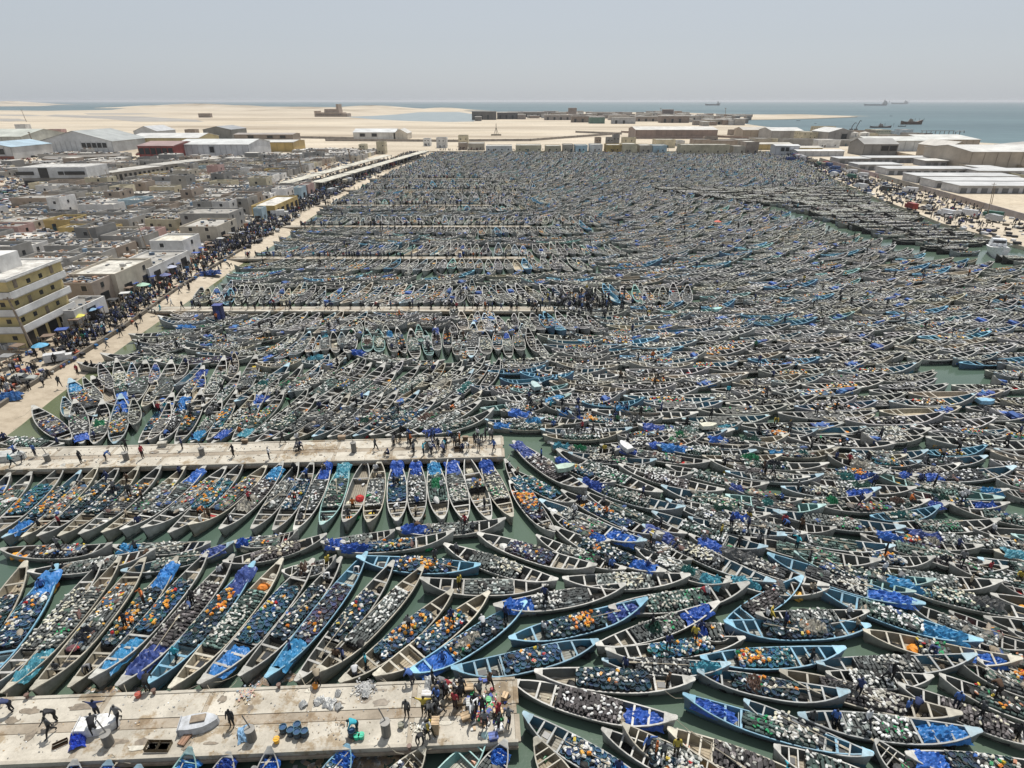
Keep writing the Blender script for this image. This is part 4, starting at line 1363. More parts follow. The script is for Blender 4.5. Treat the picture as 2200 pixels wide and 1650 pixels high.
def body_mesh(name, pose, legc=LEG, headc=HEAD, robe=False, scarf=None):
    """one continuous skinned figure; pose = joint positions"""
    J = {'pelvis': (0, 0, 0.95), 'belly': (0, 0, 1.12), 'chest': (0, 0, 1.36), 'neck': (0, 0, 1.52), 'chin': (0, 0.015, 1.60), 'skull': (0, 0.0, 1.72),
         'shl': (-0.19, 0, 1.43), 'ell': (-0.26, 0.02, 1.15), 'hal': (-0.27, 0.08, 0.9), 'fil': (-0.27, 0.1, 0.8),
         'shr': (0.19, 0, 1.43), 'elr': (0.26, 0.02, 1.15), 'har': (0.27, 0.08, 0.9), 'fir': (0.27, 0.1, 0.8),
         'hpl': (-0.1, 0, 0.88), 'knl': (-0.11, 0.02, 0.5), 'anl': (-0.12, 0, 0.09), 'tol': (-0.13, 0.17, 0.04),
         'hpr': (0.1, 0, 0.88), 'knr': (0.11, 0.02, 0.5), 'anr': (0.12, 0, 0.09), 'tor': (0.13, 0.17, 0.04)}
    J.update(pose)
    names = list(J)
    E_ = [('pelvis', 'belly'), ('belly', 'chest'), ('chest', 'neck'), ('neck', 'chin'), ('chin', 'skull'), ('chest', 'shl'), ('shl', 'ell'), ('ell', 'hal'), ('hal', 'fil'),
          ('chest', 'shr'), ('shr', 'elr'), ('elr', 'har'), ('har', 'fir'), ('pelvis', 'hpl'), ('hpl', 'knl'), ('knl', 'anl'), ('anl', 'tol'), ('pelvis', 'hpr'), ('hpr', 'knr'), ('knr', 'anr'), ('anr', 'tor')]
    RAD = {'pelvis': 0.16, 'belly': 0.145, 'chest': 0.17, 'neck': 0.06, 'chin': 0.075, 'skull': 0.10, 'sh': 0.085, 'el': 0.05, 'ha': 0.036, 'fi': 0.03, 'hp': 0.115, 'kn': 0.07, 'an': 0.045, 'to': 0.035}
    me = bpy.data.meshes.new(name)
    me.from_pydata([J[n] for n in names], [(names.index(a), names.index(b)) for a, b in E_], [])
    o = bpy.data.objects.new(name, me)
    COL.objects.link(o)
    md = o.modifiers.new('skin', 'SKIN')
    sk = me.skin_vertices[0].data
    for i, n in enumerate(names):
        r = RAD.get(n) or RAD[n[:2]]
        sk[i].radius = (r, r * (0.72 if n in ('chest', 'belly', 'pelvis') else 1))
        sk[i].use_root = (n == 'pelvis')
    ss = o.modifiers.new('sub', 'SUBSURF')
    ss.levels = ss.render_levels = 1
    bpy.context.view_layer.update()
    dg = bpy.context.evaluated_depsgraph_get()
    me2 = bpy.data.meshes.new_from_object(o.evaluated_get(dg))
    bpy.data.objects.remove(o)
    me2.name = name
    # colour every face by the bone it is nearest to
    segs = [(Vector(J[a]), Vector(J[b]), a, b) for a, b in E_]
    cols = []
    for f in me2.polygons:
        c = f.center
        best, bn = 9, None
        for a, b, na, nb in segs:
            t = max(0, min(1, (c - a).dot(b - a) / (b - a).length_squared))
            dd = (c - (a + (b - a) * t)).length
            if dd < best:
                best, bn = dd, (na, nb, t)
        na, nb, t = bn
        if nb in ('skull', 'chin') or na == 'chin':
            up = (c - Vector(J['chin'])).normalized().dot((Vector(J['skull']) - Vector(J['chin'])).normalized())
            front = c.y - J['skull'][1]
            k = SK if (front > 0.035 and c.z < J['skull'][2] + 0.05) else (scarf or headc)
        elif nb in ('fil', 'fir', 'hal', 'har') and not robe:
            k = SK if (nb[:2] == 'fi' or t > 0.55) else TOP
        elif nb[:2] in ('kn', 'an', 'hp'):
            k = TOP if robe and nb[:2] != 'an' else legc
        elif nb[:2] == 'to':
            k = SHOE
        else:
            k = TOP
        cols += [(*k, 1.0)] * len(f.vertices)
    a = me2.color_attributes.new('Col', 'FLOAT_COLOR', 'CORNER')
    a.data.foreach_set('color', np.array(cols, dtype=np.float32).ravel())
    me2.materials.clear()
    me2.materials.append(MATS['coloured'])
    me2.polygons.foreach_set('use_smooth', [True] * len(me2.polygons))
    return me2


def bend(pose, k, lower=0.0):
    """lean the upper body forward about the hips by k radians"""
    base = {'belly': (0, 0, 1.12), 'chest': (0, 0, 1.36), 'neck': (0, 0, 1.52), 'chin': (0, 0.015, 1.60), 'skull': (0, 0, 1.72), 'shl': (-0.19, 0, 1.43), 'shr': (0.19, 0, 1.43)}
    out = dict(pose)
    for n, p in base.items():
        if n in pose:
            continue
        y, z = p[1], p[2] - 0.95
        out[n] = (p[0], y * math.cos(k) + z * math.sin(k), 0.95 + z * math.cos(k) - y * math.sin(k) - lower)
    return out


WALK = {'knl': (-0.11, 0.22, 0.52), 'anl': (-0.12, 0.33, 0.11), 'tol': (-0.13, 0.5, 0.06), 'knr': (0.11, -0.06, 0.5), 'anr': (0.12, -0.36, 0.14), 'tor': (0.13, -0.24, 0.04),
        'ell': (-0.27, -0.1, 1.16), 'hal': (-0.26, -0.14, 0.93), 'fil': (-0.26, -0.12, 0.85), 'elr': (0.27, 0.1, 1.17), 'har': (0.24, 0.3, 1.02), 'fir': (0.23, 0.38, 0.98)}
CARRY = {'ell': (-0.27, 0.12, 1.2), 'hal': (-0.18, 0.36, 1.14), 'fil': (-0.12, 0.42, 1.14), 'elr': (0.27, 0.12, 1.2), 'har': (0.18, 0.36, 1.14), 'fir': (0.12, 0.42, 1.14),
         'knl': (-0.12, 0.08, 0.5), 'anl': (-0.16, 0.05, 0.09), 'tol': (-0.17, 0.22, 0.04)}
REACH = {'ell': (-0.42, 0.12, 1.42), 'hal': (-0.62, 0.2, 1.45), 'fil': (-0.72, 0.22, 1.45), 'elr': (0.42, 0.1, 1.3), 'har': (0.56, 0.2, 1.18), 'fir': (0.64, 0.22, 1.14)}
STOOP = bend({'ell': (-0.24, 0.55, 0.95), 'hal': (-0.15, 0.62, 0.68), 'fil': (-0.12, 0.65, 0.58), 'elr': (0.24, 0.55, 0.95), 'har': (0.15, 0.62, 0.68), 'fir': (0.12, 0.65, 0.58),
              'knl': (-0.14, 0.1, 0.5), 'knr': (0.14, 0.1, 0.5)}, 0.95)
SIT = {'pelvis': (0, 0, 0.32), 'belly': (0, 0.03, 0.5), 'chest': (0, 0.08, 0.74), 'neck': (0, 0.1, 0.9), 'chin': (0, 0.13, 0.98), 'skull': (0, 0.12, 1.1), 'shl': (-0.19, 0.08, 0.81), 'shr': (0.19, 0.08, 0.81),
       'ell': (-0.26, 0.22, 0.6), 'hal': (-0.14, 0.42, 0.52), 'fil': (-0.08, 0.48, 0.5), 'elr': (0.26, 0.22, 0.6), 'har': (0.14, 0.42, 0.52), 'fir': (0.08, 0.48, 0.5),
       'hpl': (-0.1, 0.04, 0.28), 'hpr': (0.1, 0.04, 0.28), 'knl': (-0.18, 0.45, 0.5), 'knr': (0.18, 0.45, 0.5), 'anl': (-0.16, 0.55, 0.09), 'anr': (0.16, 0.55, 0.09), 'tol': (-0.17, 0.72, 0.04), 'tor': (0.17, 0.72, 0.04)}
POSES = {'standing': {}, 'walking': WALK, 'carrying': CARRY, 'reaching': REACH, 'stooping': STOOP, 'sitting': SIT}
WHITE_H, RED_H = (0.62, 0.62, 0.6), (0.3, 0.03, 0.03)
BODY = {}
for pn, ps in POSES.items():
    BODY[pn, 'dark'] = body_mesh('person', ps)
    BODY[pn, 'scarf'] = body_mesh('person', ps, scarf=WHITE_H)
BODY['standing', 'robe'] = body_mesh('person', {}, robe=True, scarf=WHITE_H)
BODY['walking', 'robe'] = body_mesh('person', WALK, robe=True, scarf=WHITE_H)
CLOTH = {'black': (0.015, 0.015, 0.018), 'navy': (0.025, 0.04, 0.12), 'charcoal': (0.055, 0.058, 0.062), 'grey': (0.16, 0.16, 0.165), 'white': (0.62, 0.62, 0.62), 'red': (0.28, 0.02, 0.03), 'blue': (0.05, 0.12, 0.35),
         'yellow': (0.45, 0.34, 0.05), 'turquoise': (0.03, 0.33, 0.42), 'brown': (0.10, 0.055, 0.03), 'green': (0.03, 0.14, 0.06), 'orange': (0.5, 0.14, 0.03), 'beige': (0.34, 0.28, 0.2)}
CW = ['black'] * 6 + ['navy'] * 5 + ['charcoal'] * 5 + ['grey'] * 5 + ['white'] * 5 + ['red'] * 2 + ['blue'] * 3 + ['brown'] * 2 + ['turquoise', 'green', 'yellow', 'beige', 'orange']
n_people = [0]


def person(x, y, z, place, pose=None, cloth=None, head=None, rz=None, group='people on the piers', what=None):
    pose = pose or rnd.choice(['standing', 'standing', 'walking', 'walking', 'carrying', 'stooping', 'reaching', 'sitting'])
    cloth = cloth or rnd.choice(CW)
    head = head or rnd.choice(['dark', 'dark', 'scarf'])
    if (pose, head) not in BODY:
        head = 'scarf'
    o = obj('person', BODY[pose, head], None, (x, y, z), rnd.uniform(0, 6.28) if rz is None else rz, col=CLOTH[cloth])
    s = rnd.uniform(0.94, 1.03)
    o.scale = (s, s, s)
    hd = {'dark': 'dark hair', 'scarf': 'white headcloth', 'robe': 'robe and headcloth'}[head]
    tag(o, what or f'{cloth}-clad person {pose}, {hd}, {place}', 'person', group)
    n_people[0] += 1
    return o
# ---------------------------------------------------------------- boats
# surveyed from the photograph: bow pixel, stern pixel, look (G grey, K cream, U grey with blue inside, B blue, T teal) + cargo (p pots, q blue traps, o pots and orange cans, m mixed, e empty, t tarp at bow, s tarp at stern)
TRACED = {
 'above the nearest pier': """-90 1500 120 1210 Bqs;-40 1490 217 1202 Gp;5 1485 258 1195 Kpt;72 1484 310 1192 Km;147 1467 380 1195 Ko;197 1460 445 1182 Gotx;252 1470 500 1190 Gpt;310 1470 545 1205 Bo;365 1473 605 1197 Kp;430 1470 672 1197 Gmt;
515 1448 732 1195 Gqp;572 1453 787 1185 Bqt;635 1455 845 1205 Gqm;677 1450 910 1212 Kpe;730 1458 972 1267 Ko;805 1453 1050 1267 Koq;877 1448 1130 1288 Bqt;972 1438 1285 1371 Bqe;-150 1500 55 1207 Km""",
 'below the second pier': """-140 1165 20 1015 Gm;-90 1160 65 1010 Gmt;-48 1157 137 997 Go;5 1152 172 1008 Uot;47 1149 211 1000 Km;82 1150 255 1000 Gm;125 1146 297 1002 Kq;170 1142 345 1000 Gm;220 1142 397 1000 Kp;260 1136 442 997 Gps;307 1136 485 997 Gm;362 1138 522 991 Go;
407 1130 572 995 Km;472 1131 607 992 Gp;540 1130 640 993 Gp;587 1133 672 990 Gq;632 1133 707 986 Gps;690 1125 742 987 Tps;740 1123 785 984 Ge;792 1125 815 986 Kp;852 1117 852 984 Gqs;897 1115 892 981 Gps;950 1112 930 982 Gps;1000 1112 967 977 Gps;1052 1111 1002 976 Ge;1100 1105 1037 977 Kps;1191 1137 1085 985 Go""",
 'between the two fans': """240 1170 0 1175 Gm;332 1178 60 1225 Gp;450 1160 242 1172 Gp;500 1162 260 1222 Upt;640 1142 500 1160 Gs;700 1142 480 1205 Gp;847 1135 690 1165 Gp;722 1197 605 1222 Gp;975 1142 722 1175 Gqs;767 1190 1031 1212 Bo;1085 1117 852 1132 Gps;1280 1217 1027 1142 Gq;1197 1242 955 1165 Gp;905 1245 1177 1250 Gp""",
 'poking up under the nearest pier': """160 1630 95 1760 Ge;232 1628 160 1760 Ut;297 1638 240 1760 Ut;410 1610 330 1745 Tt;490 1610 420 1750 Gt;545 1640 500 1760 Ge;580 1608 540 1750 Gt;747 1595 672 1720 Bq;912 1600 790 1720 Kq;1045 1570 900 1720 Te;1087 1588 1000 1730 Gt;1150 1578 1260 1740 Ke""",
 'above the second pier': """70 870 150 942 Gq;-30 930 135 950 Gp;160 857 175 950 Gp;220 862 202 950 Gp;260 850 245 950 Ut;370 840 300 950 Gm;400 842 345 945 Gp;432 840 377 950 Go;475 855 410 947 Gp;507 835 445 945 Go;560 838 500 945 Gt;575 835 455 948 Gp;
610 837 505 945 Gs;680 845 550 947 Gp;712 850 587 940 Gp;752 847 625 940 Kp;792 837 672 937 Up;822 840 705 938 Gp;855 840 730 938 Gm;900 835 760 936 Uq;937 852 795 935 Gq;985 850 830 936 Gp;1032 857 860 936 Gp;1060 880 900 930 Gps""",
 'in the second line over the second pier': """150 815 207 890 Ut;197 806 258 868 Ge;250 772 262 865 Gp;312 772 278 870 Gp;367 772 335 872 Gp;437 785 378 860 Gt;482 767 435 870 Gp;515 795 440 885 Gp;550 765 510 850 Gp;620 777 505 862 Up;650 785 540 868 Gp;685 777 572 862 Gp;757 782 640 865 Gp;797 777 680 862 Ge;827 782 712 862 Gp;850 795 735 872 Gp;900 785 780 868 Gp;942 777 820 862 Gp;995 787 870 872 Gp;1017 792 900 880 Up;1052 777 950 870 Gp""",
 'lying along the beach side': """217 757 450 775 Gp;167 780 312 772 Gp;340 680 475 685 Ge;277 717 462 700 Gp;287 732 470 715 Ge;307 750 462 712 Gp;372 697 520 690 Gp;330 770 540 765 Gm;395 745 560 735 Gp""",
 'stern-on under the third pier': """557 772 640 715 Gp;597 750 655 700 Gp;622 765 665 710 Up;697 755 697 708 Gps;722 755 715 712 Ge;747 757 757 705 Gp;790 752 787 707 Tp;815 755 812 705 Tp;850 757 835 707 Gps;870 755 852 702 Go;895 767 882 705 Gp;925 765 912 706 Tp;940 755 935 700 Gps;962 750 960 695 Go;985 765 978 710 Gp;1012 765 1017 692 Up;1047 760 1040 707 Gp;1070 750 1067 707 Go;1095 765 1087 710 Gps;1120 755 1110 700 Gm""",
 'in the lane below the third pier': """555 775 700 762 Gs;885 772 750 750 Gps;955 770 792 770 Gp;1052 775 810 777 Ge;1180 772 1060 778 Gp;620 795 480 805 Gp""",
 'right of the nearest pier': """1062 1295 1343 1255 Gpt;1389 1288 1095 1365 Bot;1545 1288 1282 1385 Gpt;1607 1255 1310 1300 Gp;1302 1398 1600 1365 Gqm;1492 1452 1150 1440 Gq;1452 1545 1100 1458 Gpt;1125 1530 1400 1690 Uq;1295 1560 1600 1700 Gq;1338 1560 1560 1660 Kp;1492 1343 1580 1345 Gt;1557 1338 1870 1338 Bq;1815 1390 1507 1410 Bo;1822 1490 1500 1438 Uqp;1470 1490 1875 1615 Bpt;
1437 1560 1750 1680 Kp;1725 1233 1560 1335 Bp;2110 1373 1757 1257 Bpt;2230 1395 1955 1293 Gp;1782 1257 1560 1240 Ge;2192 1418 1857 1350 Ke;2095 1408 1757 1418 Up;2065 1530 1677 1438 Kp;2107 1568 1717 1533 Upt;2350 1560 2020 1448 Gm;2300 1600 1932 1465 Gp;2330 1500 2062 1418 Gp;1875 1618 1600 1500 Up;1950 1613 2280 1650 Gqt;1665 1598 1900 1680 Gp;2040 1700 1880 1590 Ge""",
 'in the field beyond the nearest pier': """1387 1165 1160 1070 Upt;1425 1150 1207 1050 Gqo;1690 1095 1422 1042 Upo;1470 1090 1242 1025 Ups;1235 1075 1100 1005 Gqo;1191 1140 1095 1030 Go;1260 1050 1103 945 Gps;1422 1052 1197 965 Gp;1556 1047 1330 997 Gp;1475 1140 1257 1055 Gp;1647 1177 1402 1095 Up;1690 1145 1432 1072 Up;1665 1247 1382 1125 Ups;1780 1255 1482 1145 Gps;1430 1222 1192 1132 Gqt;1570 1252 1367 1172 Gpt;1482 1230 1210 1242 Gp;
1357 915 1162 922 Up;1410 985 1222 970 Up;1447 930 1290 955 Gp;1525 987 1315 957 Gp;1625 962 1412 955 Ups;1650 1040 1432 995 Gp;1740 1020 1525 987 Gp;1792 955 1600 948 Gp;2000 915 1810 935 Gp;1780 992 1540 985 Gp;1992 970 1832 965 Up;1977 1015 1780 977 Gp;1890 1050 1680 1042 Upt;2122 975 1955 990 Up;2182 1000 1975 1022 Ups;2157 1065 1877 1015 Tp;2300 1040 2142 1027 Gt;1767 1022 1560 1010 Up;2040 1075 1867 1067 Gp;2320 1130 2042 1077 Gp;
1997 1072 1767 1085 Gm;1772 1088 1560 1060 Tp;2290 1060 2155 1050 Gp;1945 1127 1662 1097 Up;2147 1117 1922 1120 Gp;1922 1170 1677 1142 Up;1685 1140 1480 1110 Up;2300 1170 1927 1137 Ups;1890 1205 1600 1150 Gp;2135 1202 1850 1147 Gp;2330 1180 2127 1150 Gt;1987 1292 1650 1190 Bpt;2150 1250 1870 1215 Gp;2320 1260 2040 1210 Gpt;2290 1320 1887 1237 Gps""",
}

Lr, Wr, FZ = 10.0, 1.8, 0.2
N_ST = 17


def sheer(s, kind=0):
    b, a = ((0.78, 0.42), (0.6, 0.55), (1.05, 0.35))[kind]
    return 0.74 + (b * s ** 2.6 if s > 0 else a * (-s) ** 2.6)


def beam(s, kind=0):
    p, q = ((2.3, 0.8), (2.0, 0.72), (2.7, 0.85))[kind]
    return max(0.13, 0.9 * (1 - abs(s) ** p) ** q)


def stations(n=N_ST):
    return [math.sin(math.pi / 2 * (-1 + 2 * i / (n - 1))) * 0.35 + (-1 + 2 * i / (n - 1)) * 0.65 for i in range(n)]


def grid_faces(n, m, flip=False, off=0):
    fs = []
    for i in range(n - 1):
        for j in range(m - 1):
            a = off + i * m + j
            f = (a, a + 1, a + m + 1, a + m)
            fs.append(f[::-1] if flip else f)
    return fs


def hull_vs(kind, ss):
    out = []
    for s in ss:
        w, z = beam(s, kind), sheer(s, kind)
        out += [(s * 5, -w, z), (s * 4.9, -w * 0.86, z * 0.45), (s * 4.65, -w * 0.5, -0.25), (s * 4.65, w * 0.5, -0.25), (s * 4.9, w * 0.86, z * 0.45), (s * 5, w, z)]
    return out


def inner_vs(kind, ss, sgn):
    out = []
    for s in ss:
        w, z = beam(s, kind), sheer(s, kind)
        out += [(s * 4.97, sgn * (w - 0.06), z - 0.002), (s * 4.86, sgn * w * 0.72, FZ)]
    return out


BM_ = {}
for kd in range(3):
    ss = stations()
    mb = MB()
    mb.add(hull_vs(kd, ss), grid_faces(N_ST, 6, True) + [(0, 1, 2, 3, 4, 5), tuple((N_ST - 1) * 6 + i for i in (5, 4, 3, 2, 1, 0))])
    BM_['hull', kd] = mb.mesh('hull', 'hull_paint', True)
    mb = MB()
    o_ = 0
    for sg in (-1, 1):
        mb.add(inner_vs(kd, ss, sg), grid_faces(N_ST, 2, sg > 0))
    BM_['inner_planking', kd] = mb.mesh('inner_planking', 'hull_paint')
    mb = MB()
    v = []
    for s in ss:
        v += [(s * 4.86, -beam(s, kd) * 0.72, FZ), (s * 4.86, beam(s, kd) * 0.72, FZ)]
    mb.add(v, grid_faces(N_ST, 2, True))
    BM_['floor', kd] = mb.mesh('floor', 'boat_floor')
    mb = MB()
    for sg in (-1, 1):
        v = []
        for s in ss:
            w, z = beam(s, kd), sheer(s, kd)
            v += [(s * 5.03, sg * (w + 0.03), z - 0.06), (s * 5.03, sg * (w + 0.03), z + 0.03), (s * 4.99, sg * max(w - 0.055, 0.02), z + 0.03), (s * 4.99, sg * max(w - 0.055, 0.02), z - 0.05)]
        mb.add(v, grid_faces(N_ST, 4, sg < 0))
    BM_['gunwale', kd] = mb.mesh('gunwale', 'hull_paint')
    for nm, rng_, sg in (('bow_deck', (0.86, 0.9, 0.94, 0.98, 1.012), 1), ('stern_deck', (-0.90, -0.94, -0.98, -1.01), -1)):
        mb = MB()
        v = []
        for s in rng_:
            sc_ = max(-1, min(1, s))
            w, z = beam(sc_, kd) + 0.05, sheer(sc_, kd) + 0.05
            if abs(s) > 1:
                w *= 0.55
            v += [(s * 5.03, -w, z), (s * 5.03, w, z), (s * 5.03, w, z - 0.09), (s * 5.03, -w, z - 0.09)]
        n = len(rng_)
        f = []
        for i in range(n - 1):
            for j in range(4):
                a, b = i * 4 + j, i * 4 + (j + 1) % 4
                q = (a, b, b + 4, a + 4)
                f.append(q if sg < 0 else q[::-1])
        f += [(0, 1, 2, 3) if sg > 0 else (3, 2, 1, 0), tuple((n - 1) * 4 + i for i in ((3, 2, 1, 0) if sg > 0 else (0, 1, 2, 3)))]
        mb.add(v, f)
        BM_[nm, kd] = mb.mesh(nm, 'hull_paint')
    for s in (-0.66, -0.46, 0.34, 0.52, 0.70):
        mb = MB()
        w, z = beam(s, kd), sheer(s, kd)
        mb.box(0, 0, 0, 0.13, 2 * w - 0.13, 0.07)
        BM_['thwart', kd, s] = mb.mesh('thwart', 'hull_paint')
    for s in (-0.46, 0.36):
        mb = MB()
        w, z = beam(s, kd), sheer(s, kd)
        mb.add([(0, -w * 0.74, FZ), (0, w * 0.74, FZ), (0, w * 0.92, z - 0.2), (0, -w * 0.92, z - 0.2), (0.05, -w * 0.74, FZ), (0.05, w * 0.74, FZ), (0.05, w * 0.92, z - 0.2), (0.05, -w * 0.92, z - 0.2)],
               [(3, 2, 1, 0), (4, 5, 6, 7), (2, 3, 7, 6), (0, 1, 5, 4), (1, 2, 6, 5), (3, 0, 4, 7)])
        BM_['bulkhead', kd, s] = mb.mesh('bulkhead', 'hull_paint')
mb = MB()
mb.box(0, 0, 0, 0.9, 0.8, 0.32)
BM_['engine_box'] = mb.mesh('engine_box', 'boat_floor')
mb = MB()
mb.box(0, 0, 0, 0.5, 0.42, 0.04)
BM_['hatch'] = mb.mesh('hatch', 'dark_pane')

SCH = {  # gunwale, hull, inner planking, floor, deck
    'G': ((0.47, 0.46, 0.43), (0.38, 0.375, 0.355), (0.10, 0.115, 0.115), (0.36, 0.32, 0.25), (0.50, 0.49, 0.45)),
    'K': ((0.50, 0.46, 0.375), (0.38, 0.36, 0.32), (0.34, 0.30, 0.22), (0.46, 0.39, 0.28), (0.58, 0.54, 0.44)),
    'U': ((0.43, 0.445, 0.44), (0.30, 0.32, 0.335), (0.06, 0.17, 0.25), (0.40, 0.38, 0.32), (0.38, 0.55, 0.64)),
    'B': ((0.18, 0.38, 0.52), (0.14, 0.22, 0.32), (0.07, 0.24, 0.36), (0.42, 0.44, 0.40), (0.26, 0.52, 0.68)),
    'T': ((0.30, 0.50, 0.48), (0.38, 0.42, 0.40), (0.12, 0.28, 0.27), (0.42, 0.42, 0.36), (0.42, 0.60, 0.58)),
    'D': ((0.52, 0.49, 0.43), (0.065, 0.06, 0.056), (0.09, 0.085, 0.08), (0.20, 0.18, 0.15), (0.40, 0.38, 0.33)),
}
SNAME = {'G': 'grey', 'K': 'cream', 'U': 'blue-lined grey', 'B': 'bright blue', 'T': 'teal-rimmed', 'D': 'dark wooden'}

boats = []       # dicts: x, y, a (heading), L, W, look, cargo, row, order
rnd.seed(99)
for row, txt in TRACED.items():
    for k, it in enumerate(x for x in txt.replace('\n', '').split(';') if x.strip()):
        q = it.split()
        x1, y1, x2, y2 = map(float, q[:4])
        code = q[4]
        p, r_ = at(x1, y1, 1.6), at(x2, y2, 1.3)
        v = r_ - p
        L = math.hypot(v.x, v.y)
        cg = code[1:]
        if len(cg) == 1 and rnd.random() < 0.2:
            cg += rnd.choice('st')
        boats.append(dict(x=(p.x + r_.x) / 2, y=(p.y + r_.y) / 2, a=math.atan2(p.y - r_.y, p.x - r_.x), L=L, W=min(2.5, max(1.8, L * 0.18)), look=code[0], cargo=cg, row=row, traced=True))
# a boat's beam: what its neighbours leave it
for b in boats:
    best = 9
    for c in boats:
        if c is b:
            continue
        da = abs((b['a'] - c['a'] + math.pi / 2) % math.pi - math.pi / 2)
        if da > 0.4:
            continue
        dx, dy = c['x'] - b['x'], c['y'] - b['y']
        u = dx * math.cos(b['a']) + dy * math.sin(b['a'])
        w = abs(-dx * math.sin(b['a']) + dy * math.cos(b['a']))
        if abs(u) < 0.4 * b['L']:
            best = min(best, w)
    b['W'] = max(1.6, min(b['W'], best * 1.03))

# packing of the rest: no boat lies on another
cell = {}


def probes(b):
    ca, sa = math.cos(b['a']), math.sin(b['a'])
    n = max(5, int(b['L'] / 1.3))
    return [(b['x'] + ca * t * b['L'] / 2, b['y'] + sa * t * b['L'] / 2, b['W'] / 2 * (0.96 if abs(t) < 0.5 else 0.62 if abs(t) < 0.8 else 0.28)) for t in (-0.95 + 1.9 * i / (n - 1) for i in range(n))]


def fits(b, slack=0.9):
    for x, y, w in probes(b):
        i, j = int(x // 2.5), int(y // 2.5)
        for ii in (i - 1, i, i + 1):
            for jj in (j - 1, j, j + 1):
                for qx, qy, qw, _a in cell.get((ii, jj), ()):
                    if (qx - x) ** 2 + (qy - y) ** 2 < ((w + qw) * slack) ** 2:
                        return False
    return True


def put(b):
    for x, y, w in probes(b):
        cell.setdefault((int(x // 2.5), int(y // 2.5)), []).append((x, y, w, b['a']))


for b in boats:
    put(b)


def inside(x, y, L=5):
    if y > 517 or y < 18:
        return False
    if x < shore_x(y) + 0.5:
        return False
    if x > right_x(y) - 1:
        return False
    for y0, y1, x0, x1, tl in PIERS:
        if y0 - 0.6 < y - tl * (x - x1) < y1 + 0.6 and x < x1 + 0.8:
            return False
    return True


CH = [(62, 296), (84, 264), (100.9, 244), (103.1, 228), (105.8, 204), (109, 175), (115, 160), (126, 149)]     # the strip of open water before the dark boats


def open_water(x, y):
    for (ax, ay), (bx, by) in zip(CH[2:], CH[3:]):
        vx, vy = bx - ax, by - ay
        t = max(0, min(1, ((x - ax) * vx + (y - ay) * vy) / (vx * vx + vy * vy)))
        if math.hypot(x - ax - t * vx, y - ay - t * vy) < 3.4:
            return True
    for px, py, r in ((2136, 545, 8.0), (2050, 808, 5.5), (930, 775, 2.5), (70, 900, 3), (1690, 1320, 1.6), (2180, 1100, 2)):
        q = at(px, py, 0)
        if math.hypot(x - q.x, y - q.y) < r:
            return True
    return False


def dark_zone(x, y):
    if y > 296 or y < 150:
        return False
    for (ax, ay), (bx, by) in zip(CH, CH[1:]):
        if by <= y <= ay:
            return x > ax + (bx - ax) * (y - ay) / (by - ay)
    return x > 125


def rand_look():
    r = rnd.random()
    lk = 'G' if r < 0.66 else 'U' if r < 0.80 else 'K' if r < 0.93 else 'B' if r < 0.97 else 'T'
    r = rnd.random()
    cg = 'p' if r < 0.68 else 'm' if r < 0.78 else 'o' if r < 0.83 else 'q' if r < 0.88 else 'e'
    if rnd.random() < 0.5:
        cg += 's' if rnd.random() < 0.6 else 't'
    return lk, cg


def try_put(x, y, a, L, W, row, look=None, slack=0.9):
    ca, sa = math.cos(a), math.sin(a)
    for t in (-0.48, 0, 0.48):
        if not inside(x + ca * L * t, y + sa * L * t):
            return False
    if open_water(x, y) or open_water(x + ca * L * 0.3, y + sa * L * 0.3) or open_water(x - ca * L * 0.3, y - sa * L * 0.3):
        return False
    b = dict(x=x, y=y, a=a, L=L, W=W, row=row, traced=False)
    if not fits(b, slack):
        return False
    b['look'], b['cargo'] = rand_look()
    if look:
        b['look'] = look
    put(b)
    boats.append(b)
    return True


# rows that stand off the finger piers, fanned at their ends
for k in range(2, 8):
    y0, y1, x0, x1, tl = PIERS[k]
    for side in (-1, 1):
        yb = (y0 - 1.3) if side < 0 else (y1 + 1.3)
        if k == 2 and side < 0:
            lo, hi = -66, 11
        else:
            lo, hi = shore_x(y0) + 2, x1 + (28 if side > 0 else 14)
        x = lo
        while x < hi:
            f = (x - lo) / (hi - lo)
            lean = (0.75 * (1 - f) ** 2 - 0.25 * f * f) + rnd.uniform(-0.06, 0.06)
            if side > 0 and k != 3:
                lean = 0.5 * math.sin(x * 0.09 + k * 2) * 0.7 + rnd.uniform(-0.05, 0.05)
            L = rnd.uniform(10.8, 13.4)
            a = side * math.pi / 2 - side * lean * (1 if side < 0 else 1)
            if side < 0:
                a = -math.pi / 2 - lean
            cx, cy = x + math.cos(a) * L / 2, yb + math.sin(a) * L / 2
            try_put(cx, cy, a, L, rnd.uniform(1.95, 2.2), 'pier row', slack=0.86)
            x += 2.25 / max(0.5, math.cos(lean))


def field_angle(x, y):
    """heading of the free-lying boats"""
    if x > 4 + (y - 60) * 0.02:
        if y < 66:
            return -0.10
        if y < 105:
            return 0.03 + 0.10 * (y - 66) / 39 - 0.35 * max(0, 1 - (x - 5) / 28)
        if y < 310:
            return 0.13 + 0.62 * min(1, (y - 105) / 125) - 0.5 * max(0, 1 - (x - 5) / 28) * (y < 200)
        return 0.80 + 0.3 * math.sin(x * 0.05)
    if y > 250:
        return 1.3 + 0.5 * math.sin(x * 0.06 + y * 0.013)
    return 0.1 + 0.25 * math.sin(y * 0.1)


